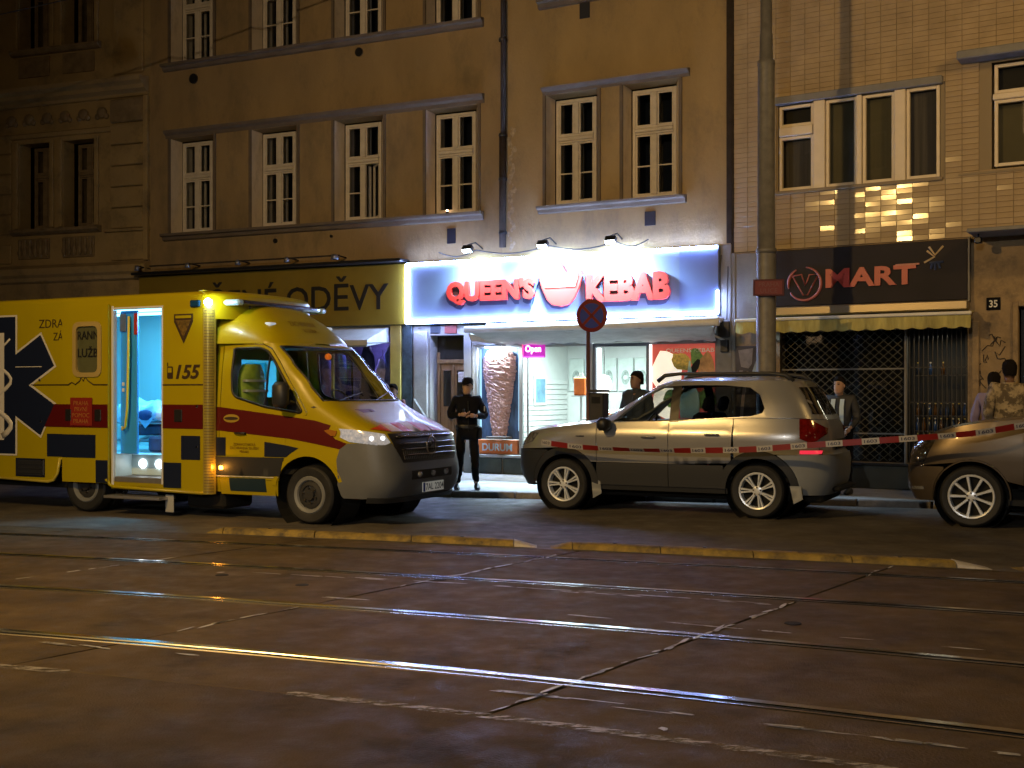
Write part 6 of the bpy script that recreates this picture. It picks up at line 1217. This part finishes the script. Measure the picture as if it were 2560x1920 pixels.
tri = [(-.95, 1.15), (-.86, 1.215), (-.70, 1.225), (-.70, 1.145)]
for pts, mm_ in (([(-.88, 1.17), (-.66, 1.23), (-.66, 1.14)], 1), ([(-.655, 1.14), (-.655, 1.23), (-.45, 1.235), (-.45, 1.135)], 0), ([(-.445, 1.135), (-.445, 1.235), (-.24, 1.24), (-.24, 1.13)], 1), ([(-.235, 1.13), (-.235, 1.24), (-.02, 1.24), (-.02, 1.125)], 0), ([(-.015, 1.125), (-.015, 1.245), (.20, 1.22), (.50, 1.13)], 1)): panel('hazard_marking', A, A.front(pts, .05), [], mat('hazard_red', (.50, .05, .01), .4) if mm_ else mat('hazard_white', (.62, .5, .38), .4), amb, .05, .006, .003)
panel('bonnet_scoop', A, A.front([(-.62, 1.40), (-.28, 1.405), (-.16, 1.37), (-.55, 1.36)], .05), [], mat('scoop_shade', (.16, .08, .01), .5), amb, .06, .005, .003)
for a, b in (((-.7, 1.50), (-.05, 1.60)), ((.1, 1.50), (.7, 1.62))): MB().tube([A(A.Y(a[0], a[1]), a[1], .02), A(A.Y(b[0], b[1]), b[1], .02)], .008, 5).obj('wiper', m_black, amb)
# fairing between cab roof and box
def FZ(x, v):
    zt = lerp([(-1.5, 2.80), (-1.25, 2.79), (-1.05, 2.74), (-.85, 2.62), (-.65, 2.44), (-.45, 2.245)], x); return ZT + (zt - ZT) * (max(0, 1 - abs(v) ** 3.2)) ** .62
rows = []
for k in range(15):
    x = -1.48 + 1.02 * (k / 14); w = lerp([(-1.5, .98), (-1.2, .93), (-.9, .895), (-.7, .88), (-.6, .80), (-.5, .58), (-.452, .12)], x); rows.append([(x, w * v, FZ(x, v)) for v in [-math.cos(math.pi * j / 24) for j in range(25)]])
MB().grid(rows).obj('roof_fairing', m_ay, amb, True)
for wd, a, b, c, e in (('ZÁCHRANNÁ', -.34, .22, .12, .17), ('SLUŽBA', -.2, .12, .05, .10)): text('lettering', wd, a, b, c, e, 0, mat('brown_print', (.20, .10, .015), .5), amb, .002, 0, tf=lambda p: Vector((-.52 - p.z * 1.5, p.x, FZ(-.52 - p.z * 1.5, p.x / .88) + .006)))
lb = MB().box(-1.30, -1.08, -.80, .88, 2.735, 2.80, .02); lb.obj('light_bar', mat('lightbar_dark', (.03, .03, .033), .15, coat=1, var=.3, vs=20), amb)
for y in (-.86, .94): MB().box(-1.32, -1.06, y - .06, y + .06, 2.725, 2.80, .025).obj('light_bar_end', mat('lightbar_clear', (.4, .6, .75), .1, coat=1), amb)
for y in (-.55, .55): MB().box(-1.22, -1.16, y - .03, y + .03, 2.66, 2.736).obj('light_bar_foot', m_black, amb)
for sd in (-1, 1): MB().box(-.86, -.76, sd * .60 - .1, sd * .60 + .1, 2.46, 2.51, .02).obj('roof_strobe', mat('strobe_clear', (.5, .6, .7), .1, coat=1, emit=(.8, .9, 1), es=.4), amb)
# seats, dashboard, hi-vis jacket
for y in (-.5, .5):
    MB().box(-1.05, -.55, y - .25, y + .25, .95, 1.12, .06).box(-.07, .07, -.24, .24, 0, .62, .06, mt=Matrix.Translation((-1.05, y, 1.08)) @ Matrix.Rotation(R(-12), 4, 'Y')).box(-.05, .05, -.13, .13, .66, .88, .04, mt=Matrix.Translation((-1.06, y, 1.08)) @ Matrix.Rotation(R(-12), 4, 'Y')).obj('seat', m_seat, amb)
MB().box(-.42, .18, -.85, .85, 1.15, 1.44, .10).obj('dashboard', m_seat, amb); MB().box(-.2, .1, -.3, .1, 1.46, 1.50, .01).obj('dash_papers', mat('paper_tan', (.4, .3, .2), .6, var=.5, vs=14), amb)
MB().lathe([(.19, -.014), (.215, 0), (.19, .014)], ax='x', n=24).tube([(0, -.2, 0), (0, .2, 0)], .018, 6).obj('steering_wheel', m_black, amb, True).matrix_local = Matrix.Translation((-.50, .5, 1.50)) @ Matrix.Rotation(R(-40), 4, 'Y')
MB().box(-1.48, .2, -.9, .9, .60, .66).obj('cabin_floor', m_dark, amb); MB().quad((-1.44, -.88, 2.2), (-.5, -.8, 2.2), (-.5, .8, 2.2), (-1.44, .88, 2.2)).obj('headlining', mat('headlining', (.35, .35, .32), .8), amb)
MB().ball(A(A.Y(.05, 2.13), 2.13, -.06), .045, 10).obj('orange_beacon', mat('orange_dash', (.8, .16, .01), .4, emit=(1, .2, .01), es=.5), amb, True)
o = thing('safety_jacket', 'yellow green hi-vis jacket hung over the ambulance cab seat', 'jacket', amb.location, -26); rows = []
for k in range(9):
    z = 1.98 - .52 * k / 8; w = .11 + .10 * math.sin(min(1, k / 3) * 1.57); rows.append([(-1.15 + .11 * math.cos(q), -.55 + w * math.sin(q) * 1.1 + .006 * math.sin(3 * q), z) for q in [2 * math.pi * j / 16 for j in range(16)]])
MB().grid(rows, close=True).obj('jacket_body', mat('hi_vis', (.35, .50, .06), .6, var=.35, vs=6), o, True)
for z in (1.62, 1.75): MB().lathe([(.128, z), (.128, z + .03)], n=16).obj('reflective_band', mat('refl_band', (.6, .62, .55), .3, .3), o, True).matrix_local = Matrix.Translation((-1.15, -.55, 0)) @ Matrix.Diagonal((.9, 1.8, 1, 1))
for sd in (-1, 1):
    wheel(amb, 0, sd * .86, .36, sd, .36, .215, .225, ('steel',), m_alloy); wheel(amb, -3.45, sd * .93, .36, sd, .36, .215, .20, ('steel',), m_steel); wheel(amb, -3.45, sd * .68, .36, sd, .36, .215, .20, ('steel',), m_steel)

# the box body is a little longer than drawn: lengthen everything behind the front axle, wheels keep their shape
def lengthen(o, k=1.055):
    for ch in o.children:
        if ch.type == 'EMPTY' and ch.location.x < 0: ch.location.x *= k; continue
        if ch.type == 'LIGHT':
            if ch.location.x < 0: ch.location.x *= k
            continue
        if ch.type == 'MESH' and ch.matrix_local == Matrix.Identity(4):
            for v in ch.data.vertices:
                if v.co.x < 0: v.co.x *= k
            lengthen(ch, k)
bpy.context.view_layer.update()
for o in list(COL.objects):
    if o.parent is None and o.get('category') and (o.location - amb.location).length < 1e-4: lengthen(o)
# ------------------------------------------------------------------ street furniture
t = thing('tram_pole', 'tall stepped steel pole standing behind the silver car', 'pole', (3.71, 17.02, .09))
MB().lathe([(.17, 0), (.17, .1), (.145, .12), (.138, 3.55)], n=24).obj('lower_tube', m_steel, t, True); MB().lathe([(.138, 3.552), (.15, 3.552), (.15, 3.62), (.128, 3.63), (.122, 6.3)], n=24).obj('middle_tube', m_steel, t, True); MB().lathe([(.128, 6.3), (.128, 6.36), (.098, 6.38), (.092, 6.75), (.085, 6.76), (.078, 9.6), (0, 9.6)], n=24).obj('upper_tube', m_steel, t, True)
for z in (1.7, 2.95): MB().lathe([(.142, z), (.146, z + .02), (.142, z + .04)], n=24).obj('clamp_band', m_met, t)
o = thing('street_name_sign', 'small dark red street name sign clamped to the steel pole', 'sign', (3.71, 17.02, .09), -8)
MB().box(-.20, .24, -.19, -.175, 2.92, 3.16, .004).obj('sign_plate', mat('sign_dark_red', (.07, .007, .007), .6), o); MB().box(-.17, .21, -.192, -.191, 2.945, 3.135).obj('sign_rim', mat('sign_rim', (.15, .02, .015), .5), o)
text('lettering', 'PRAHA\nULICE', -.12, .17, 2.965, 3.115, -.193, mat('sign_letters', (.16, .06, .05), .5), o, .002)
MB().box(-.19, -.13, -.175, -.13, 3.0, 3.03).obj('bracket', m_met, o)
o = thing('no_stopping_sign', 'round red and blue no stopping sign on a dark post behind the silver car bonnet', 'road sign', (1.16, 17.75, .09), -24)
m_post = mat('sign_post', (.10, .045, .035), .5, .3); MB().lathe([(.034, 0), (.034, 2.95), (0, 2.95)], n=12).obj('post', m_post, o, True)
dz = 2.69; MB().lathe([(.0, -.028), (.24, -.028), (.25, -.035), (.25, -.04), (.245, -.042), (0, -.042)], (.07, 0, dz), 'y', 40).obj('sign_disc', mat('sign_face_red', (.13, .014, .014), .6, spec=.2), o, True)
MB().lathe([(0, -.0445), (.19, -.0445)], (.07, 0, dz), 'y', 40).obj('blue_field', mat('sign_face_blue', (.025, .04, .26), .6, spec=.2), o)
for a in (45, -45): MB().box(-.19, .19, -.047, -.0455, -.022, .022).obj('red_cross_bar', mat('sign_face_red', (.22, .02, .018), .35), o).matrix_local = Matrix.Translation((.07, 0, dz)) @ Matrix.Rotation(R(a), 4, 'Y')
MB().lathe([(.0, -.026), (.24, -.027)], (.07, 0, dz), 'y', 30).obj('sign_back', m_steel, o)
for z in (2.55, 2.8): MB().box(-.02, .12, -.04, .03, z, z + .03, .005).obj('clamp', m_met, o)
o = thing('litter_bin', 'dark box shaped litter bin fixed to the post of the no stopping sign', 'bin', (1.23, 17.78, .09), -24)
MB().box(-.02, .22, -.13, .13, .9, 1.52, .02).obj('bin_body', mat('bin_brown', (.012, .010, .008), .6, var=.3, vs=4), o); MB().box(-.03, .23, -.14, .14, 1.53, 1.57, .01).obj('bin_lid', m_black, o); MB().box(.03, .17, -.135, -.131, 1.36, 1.46).obj('bin_slot', m_dark, o)
# ------------------------------------------------------------------ barrier tape
m_tr = mat('tape_red', (.22, .012, .012), .4); m_tw = mat('tape_white', (.42, .41, .40), .4); m_tt = mat('tape_print', (.05, .05, .10), .5)
T = [(.40, 15.88, .94), (.9, 15.62, .885), (1.62, 15.27, .862), (2.2, 14.98, .868), (2.95, 14.58, .90), (3.7, 14.22, .975), (4.5, 13.95, 1.045), (5.3, 13.50, 1.135), (5.9, 13.40, 1.235), (6.42, 13.42, 1.26)]
tp = thing('barrier_tape', 'red and white lettered barrier tape stretched along the two parked cars', 'tape')
L_ = [0]
for a, b in zip(T, T[1:]): L_.append(L_[-1] + (Vector(b) - Vector(a)).length)
def tpos(s):
    s = max(0, min(L_[-1] - 1e-4, s)); i = max(k for k in range(len(L_)) if L_[k] <= s); i = min(i, len(T) - 2); u = (s - L_[i]) / (L_[i + 1] - L_[i])
    p0, p1, p2, p3 = [Vector(T[max(0, min(len(T) - 1, i + k))]) for k in (-1, 0, 1, 2)]
    return .5 * ((2 * p1) + (p2 - p0) * u + (2 * p0 - 5 * p1 + 4 * p2 - p3) * u * u + (3 * p1 - p0 - 3 * p2 + p3) * u ** 3)
tw = lambda s: .9 * math.exp(-((s - 1.4) / .8) ** 2) + .45 * math.exp(-((s - 5.3) / .5) ** 2)
def tq(s, v, off=0):
    p = tpos(s); d = (tpos(s + .02) - tpos(s - .02)).normalized(); q = tw(s); up = Vector((0, 0, 1)) - d * d.z; n = d.cross(up).normalized(); w = up * math.cos(q) + n * math.sin(q); return p + w * v + (n * math.cos(q) - up * math.sin(q)) * off
s0 = 0; k = 0
while s0 < L_[-1] - .05:
    s1 = min(L_[-1], s0 + (.225 if k % 2 else .20)); n = 5
    MB().grid([[tq(s0 + (s1 - s0) * i / n, v) for v in (-.037, 0, .037)] for i in range(n + 1)]).obj('red_block' if k % 2 else 'white_block', m_tr if k % 2 else m_tw, tp, True)
    if k % 2 == 0: text('tape_lettering', '1603', 0, .15, -.02, .02, 0, m_tt, tp, .0008, .02, tf=lambda p: tq(s0 + .025 + p.x, p.z, .003 + p.y))
    s0 = s1; k += 1
# ------------------------------------------------------------------ people
def skin_mesh(V_, E_, Rr, name, m, par, lv=1):
    me = bpy.data.meshes.new(name); me.from_pydata(V_, E_, []); o = bpy.data.objects.new(name, me); COL.objects.link(o)
    md = o.modifiers.new('s', 'SKIN'); md.use_smooth_shade = True; sv = me.skin_vertices[0].data
    for i, r in enumerate(Rr): sv[i].radius = (r, r) if not isinstance(r, tuple) else r; sv[i].use_root = i == 0
    o.modifiers.new('u', 'SUBSURF').levels = lv; dg = bpy.context.evaluated_depsgraph_get(); new = bpy.data.meshes.new_from_object(o.evaluated_get(dg)); bpy.data.objects.remove(o); bpy.data.meshes.remove(me)
    new.name = name; new.materials.clear(); new.materials.append(m)
    for p in new.polygons: p.use_smooth = True
    if name in ('jacket', 'trousers'):      # creases in the cloth
        from mathutils import noise as nz
        sd_ = len(COL.objects) * 3.1; nn = [v.normal.copy() for v in new.vertices]
        for v, q in zip(new.vertices, nn):
            c = v.co; f = nz.noise(Vector((c.x * 9 + sd_, c.y * 9, c.z * 16 + c.x * 6))); f2 = abs(nz.noise(Vector((c.x * 14, c.y * 14 + sd_, c.z * 30)))); v.co = c + q * (f * .014 - f2 * .012)
    return link(name, new, par)
def hand_into(mb, w, h, side):
    "palm, four bent fingers and a thumb leaving the side of the palm"
    w, h = Vector(w), Vector(h); d = (h - w).normalized(); up = Vector((0, 0, 1)) if abs(d.z) < .8 else Vector((1, 0, 0)); s = d.cross(up).normalized() * side; n = s.cross(d).normalized()
    mb.tube([w, w + d * .03, w + d * .08], [.026, .036, .034], 8)
    for i, L in enumerate((.062, .072, .068, .052)):
        b = w + d * .075 + s * (.027 - .018 * i); mb.tube([b, b + d * L * .5, b + d * L * .85 - n * L * .25, b + d * L * .95 - n * L * .6], [.0095, .009, .008, .006], 6)
    b = w + d * .025 + s * .032; mb.tube([b, b + d * .03 + s * .022, b + d * .06 + s * .02 - n * .01], [.011, .010, .007], 6)
def person(label, loc, rz, J, skin, jacket, trousers, shoes, hair=None, cap=None, H=1.75, jr=1.0, turn=0, name='person'):
    k = H / 1.75; t = thing('person', label, 'person', loc, rz); t.scale = (k, k, k)
    j = dict(pelvis=(0, 0, .95), waist=(0, 0, 1.08), chest=(0, 0, 1.28), neck=(0, .01, 1.47), throat=(0, -.005, 1.53), lsh=(.185, .01, 1.42), rsh=(-.185, .01, 1.42), lel=(.25, .03, 1.14), rel=(-.25, .03, 1.14), lwr=(.25, -.08, .91), rwr=(-.25, -.08, .91), lha=(.25, -.11, .82), rha=(-.25, -.11, .82),
             lhip=(.095, 0, .90), rhip=(-.095, 0, .90), lkn=(.11, -.02, .49), rkn=(-.11, -.02, .49), lan=(.115, .03, .085), ran=(-.115, .03, .085), head=(0, -.01, 1.63)); j.update(J)
    names = list(j); order = ['pelvis', 'waist', 'chest', 'neck', 'throat', 'lsh', 'lel', 'lwr', 'rsh', 'rel', 'rwr', 'lhip', 'lkn', 'lan', 'rhip', 'rkn', 'ran']; ix = {n: i for i, n in enumerate(order)}
    rad = dict(pelvis=(.15, .11), waist=(.135, .10), chest=(.155, .105), neck=.062, throat=.056, lsh=.068, rsh=.068, lel=.044, rel=.044, lwr=.03, rwr=.03, lhip=.085, rhip=.085, lkn=.058, rkn=.058, lan=.042, ran=.042)
    ed = [('pelvis', 'waist'), ('waist', 'chest'), ('chest', 'neck'), ('neck', 'throat'), ('chest', 'lsh'), ('lsh', 'lel'), ('lel', 'lwr'), ('chest', 'rsh'), ('rsh', 'rel'), ('rel', 'rwr'), ('pelvis', 'lhip'), ('lhip', 'lkn'), ('lkn', 'lan'), ('pelvis', 'rhip'), ('rhip', 'rkn'), ('rkn', 'ran')]
    b = skin_mesh([j[n] for n in order], [(ix[a], ix[c]) for a, c in ed], [rad[n] for n in order], 'body', skin, t)
    # head, face and hands joined into the same body mesh
    hd = Vector(j['head']); m = MB(); rows = []; ht = Matrix.Translation(hd) @ Matrix.Rotation(R(turn), 4, 'Z')
    for z, rx, ry, dy in ((-.125, .03, .035, -.03), (-.118, .045, .055, -.028), (-.095, .056, .072, -.02), (-.06, .066, .083, -.01), (-.02, .072, .090, 0), (.02, .076, .095, .004), (.06, .076, .094, .008), (.09, .066, .080, .01), (.112, .042, .052, .01), (.12, .015, .02, .01)):
        r_ = []
        for q in [2 * math.pi * i / 20 for i in range(20)]:
            x, y = rx * math.sin(q), -ry * math.cos(q) + dy; f = math.exp(-(x / .018) ** 2) * (y < 0)
            y -= f * {-.06: .010, -.02: .020, .02: .008, -.095: .004}.get(z, 0); e = math.exp(-((abs(x) - .033) / .014) ** 2) * (y < 0); y += e * (.010 if z == .02 else 0); r_.append(ht @ Vector((x, y, z)))
        rows.append(r_)
    m.grid(rows, close=True); m.add(rows[-1], [list(range(20))]); m.add(rows[0], [list(range(20))]); m.tube([ht @ Vector((0, .015, -.14)), ht @ Vector((0, .005, -.08))], [.052, .05], 10)
    for sx in (-1, 1): e = MB().ball((sx * .077, .012, -.005), .024, 8, sc=(.35, .7, 1.2)); e.v = [ht @ Vector(p) for p in e.v]; m.add(e.v, e.f)
    hand_into(m, j['lwr'], j['lha'], 1); hand_into(m, j['rwr'], j['rha'], -1)
    bm = bmesh.new(); bm.from_mesh(b.data); tmp = m.mesh('tmp', skin, True); bm.from_mesh(tmp); bm.to_mesh(b.data); bm.free(); bpy.data.meshes.remove(tmp)
    for p in b.data.polygons: p.use_smooth = True
    fm = MB()
    for sx in (-1, 1): fm.box(sx * .033 - .014, sx * .033 + .014, -.088, -.080, .012, .022, mt=ht); fm.box(sx * .033 - .019, sx * .033 + .019, -.094, -.084, .034, .042, mt=ht)
    fm.obj('eyes_and_brows', m_hair, t); mo = MB(); mo.box(-.022, .022, -.092, -.082, -.072, -.064, mt=ht); mo.obj('mouth', mat('lips', (.22, .08, .07), .5), t)
    if hair is not None:
        rr = []
        for z, rx, ry, dy in ((-.06, .068, .060, .045), (-.02, .080, .080, .03), (.03, .085, .098, .014), (.07, .084, .102, .008), (.10, .072, .088, .01), (.125, .05, .06, .01), (.135, .015, .02, .01)): rr.append([ht @ Vector((rx * math.sin(q) * (1 + .04 * math.sin(7 * q + z * 90)), -ry * math.cos(q) * (1 if z > .05 or math.cos(q) < .2 else .55) + dy, z + .006 * math.sin(5 * q))) for q in [2 * math.pi * i / 20 for i in range(20)]])
        h_ = MB().grid(rr, close=True); h_.add(rr[-1], [list(range(20))]); h_.obj('hair', hair, t, True)
    if cap is not None:
        rr = [[ht @ Vector((r_ * math.sin(q), -r_ * 1.15 * math.cos(q) + .008, z)) for q in [2 * math.pi * i / 20 for i in range(20)]] for r_, z in ((.088, .045), (.089, .075), (.082, .115), (.055, .142), (.01, .148))]
        c_ = MB().grid(rr, close=True); pk = [ht @ Vector((.075 * math.sin(a), -.085 - .075 * math.cos(a), .045 - .018 * math.cos(a))) for a in [-1.4 + 2.8 * i / 10 for i in range(11)]]; c_.add(pk + [p + Vector((0, 0, .008)) for p in pk], [list(range(11)), list(range(21, 10, -1))] + [(i, i + 1, 12 + i, 11 + i) for i in range(10)]); c_.obj('cap', cap, t, True)
    J2 = ['pelvis', 'waist', 'chest', 'neck', 'lsh', 'lel', 'lcu', 'rsh', 'rel', 'rcu']; ix = {n: i for i, n in enumerate(J2)}; jj = dict(j); jj['lcu'] = tuple(Vector(j['lel']).lerp(Vector(j['lwr']), .92)); jj['rcu'] = tuple(Vector(j['rel']).lerp(Vector(j['rwr']), .92)); jj['neck'] = tuple(Vector(j['neck']) - Vector((0, 0, .015)))
    rd = dict(pelvis=(.175, .135), waist=(.165, .13), chest=(.178, .132), neck=.078, lsh=.085, rsh=.085, lel=.062, rel=.062, lcu=.047, rcu=.047)
    skin_mesh([jj[n] for n in J2], [(ix[a], ix[c]) for a, c in (('pelvis', 'waist'), ('waist', 'chest'), ('chest', 'neck'), ('chest', 'lsh'), ('lsh', 'lel'), ('lel', 'lcu'), ('chest', 'rsh'), ('rsh', 'rel'), ('rel', 'rcu'))], [tuple(x * jr for x in rd[n]) if isinstance(rd[n], tuple) else rd[n] * jr for n in J2], 'jacket', jacket, t, 2)
    nk = Vector(jj['neck']); cr = [[nk + Vector((r_ * math.sin(q), -r_ * .95 * math.cos(q) - .004, z + .012 * math.cos(q))) for q in [2 * math.pi * i / 18 for i in range(18)]] for r_, z in ((.092, -.03), (.080, .01), (.074, .045), (.066, .045), (.064, .0))]; MB().grid(cr, close=True).obj('collar', jacket, t, True)
    MB().tube([(0, -.118, 1.40), (0, -.14, 1.28), (0, -.138, 1.1), (0, -.142, .93)], .006, 5).obj('zip', m_black, t)
    J3 = ['pelvis', 'lhip', 'lkn', 'lan', 'rhip', 'rkn', 'ran']; ix = {n: i for i, n in enumerate(J3)}; rd = dict(pelvis=(.16, .12), lhip=.098, rhip=.098, lkn=.076, rkn=.076, lan=.062, ran=.062)
    skin_mesh([tuple(Vector(j[n]) + (Vector((0, 0, -.03)) if n == 'pelvis' else Vector((0, 0, .02)) if n in ('lan', 'ran') else Vector())) for n in J3], [(ix[a], ix[c]) for a, c in (('pelvis', 'lhip'), ('lhip', 'lkn'), ('lkn', 'lan'), ('pelvis', 'rhip'), ('rhip', 'rkn'), ('rkn', 'ran'))], [rd[n] for n in J3], 'trousers', trousers, t, 2)
    for n, sx in (('lan', 1), ('ran', -1)):
        a = Vector(j[n]); m = MB(); m.grid([[(a.x + sx * .012 + w * math.sin(q), y, max(0, h * .5 + h * .55 * math.cos(q))) for q in [2 * math.pi * i / 12 for i in range(12)]] for y, w, h in ((a.y + .075, .01, .05), (a.y + .06, .035, .085), (a.y + .0, .045, .11), (a.y - .08, .046, .085), (a.y - .15, .045, .06), (a.y - .19, .02, .045))], close=True); m.obj('shoe', shoes, t, True)
    return t
m_cop = mat('black_uniform', (.0045, .005, .008), .8, var=.3, vs=5, spec=.15); m_shoe = mat('black_shoe', (.02, .02, .022), .5)
cop = person('man in black uniform and cap standing beside the ambulance bonnet, arms folded', (-.70, 18.25, .09), 8,
    dict(lel=(.29, -.02, 1.16), lwr=(.10, -.23, 1.17), lha=(.0, -.26, 1.18), rel=(-.29, -.02, 1.16), rwr=(-.12, -.22, 1.19), rha=(-.03, -.26, 1.2), lkn=(.12, -.03, .49), rkn=(-.12, -.03, .49), lan=(.14, .03, .085), ran=(-.16, .03, .085)), m_skin, m_cop, m_cop, m_shoe, m_hair, m_cop, 1.74, 1.06, -25)
MB().box(.255, .275, -.07, .05, 1.24, 1.32, .004).obj('sleeve_patch', mat('patch_white', (.4, .4, .42), .6), cop); MB().box(-.10, -.06, -.25, -.21, 1.2, 1.28, .01).obj('radio', m_black, cop); MB().lathe([(.17, .96), (.178, .985), (.178, 1.01), (.17, 1.03)], n=20).obj('belt', m_black, cop).scale = (1.08, .84, 1); MB().box(.15, .23, -.08, .05, .80, 1.0, .02).obj('holster', m_black, cop)
person('dark haired man in a dark top behind the silver car, before the shop door', (1.90, 17.75, .09), -35, dict(lel=(.24, -.05, 1.15), lwr=(.15, -.22, 1.02), lha=(.1, -.28, 1.0)), m_skin2, mat('dark_blue_top', (.02, .028, .04), .75, var=.2, vs=5), m_cop, m_shoe, m_hair, None, 1.84, 1, -30)
v = person('person in open jacket over pale blue shirt, behind the tail of the silver car', (4.93, 17.5, .09), -35, dict(head=(0, -.05, 1.62), lwr=(.2, -.2, .98), lha=(.17, -.27, .93)), m_skin, mat('black_jacket', (.03, .032, .038), .7), m_cop, m_shoe, m_hair, None, 1.76, 1, -10)
for a, b in ((-.10, -.035), (.035, .10)): MB().grid([[(a + (b - a) * i / 3, y, z) for i in range(4)] for y, z in ((-.115, 1.42), (-.155, 1.30), (-.155, 1.1), (-.165, .92))]).obj('shirt_front', mat('pale_blue_shirt', (.5, .66, .85), .7), v, True)
m_camo = mat('camouflage', (.36, .29, .18), .8, stain=((.10, .075, .045), 9, .46, .54), var=.3, vs=5)
c = person('man seen from behind in a tan camouflage jacket standing behind the brown car', (6.72, 15.75, .09), 165, dict(lwr=(.2, -.2, 1.0), lha=(.16, -.27, 1.0), rwr=(-.22, -.2, 1.0), rha=(-.16, -.27, 1.0)), m_skin2, m_camo, m_cop, m_shoe, m_hair, None, 1.95, 1.16)
person('person in a lilac top half hidden by the man in camouflage', (6.80, 16.45, .09), 150, {}, m_skin2, mat('lilac_top', (.22, .18, .30), .7), m_cop, m_shoe, m_hair, None, 1.80)
person('dark haired person in a reddish top between the ambulance windscreen and clothes shop', (-1.98, 19.4, .09), -20, {}, m_skin, mat('red_top', (.20, .05, .04), .7), m_cop, m_shoe, m_hair, None, 1.66)
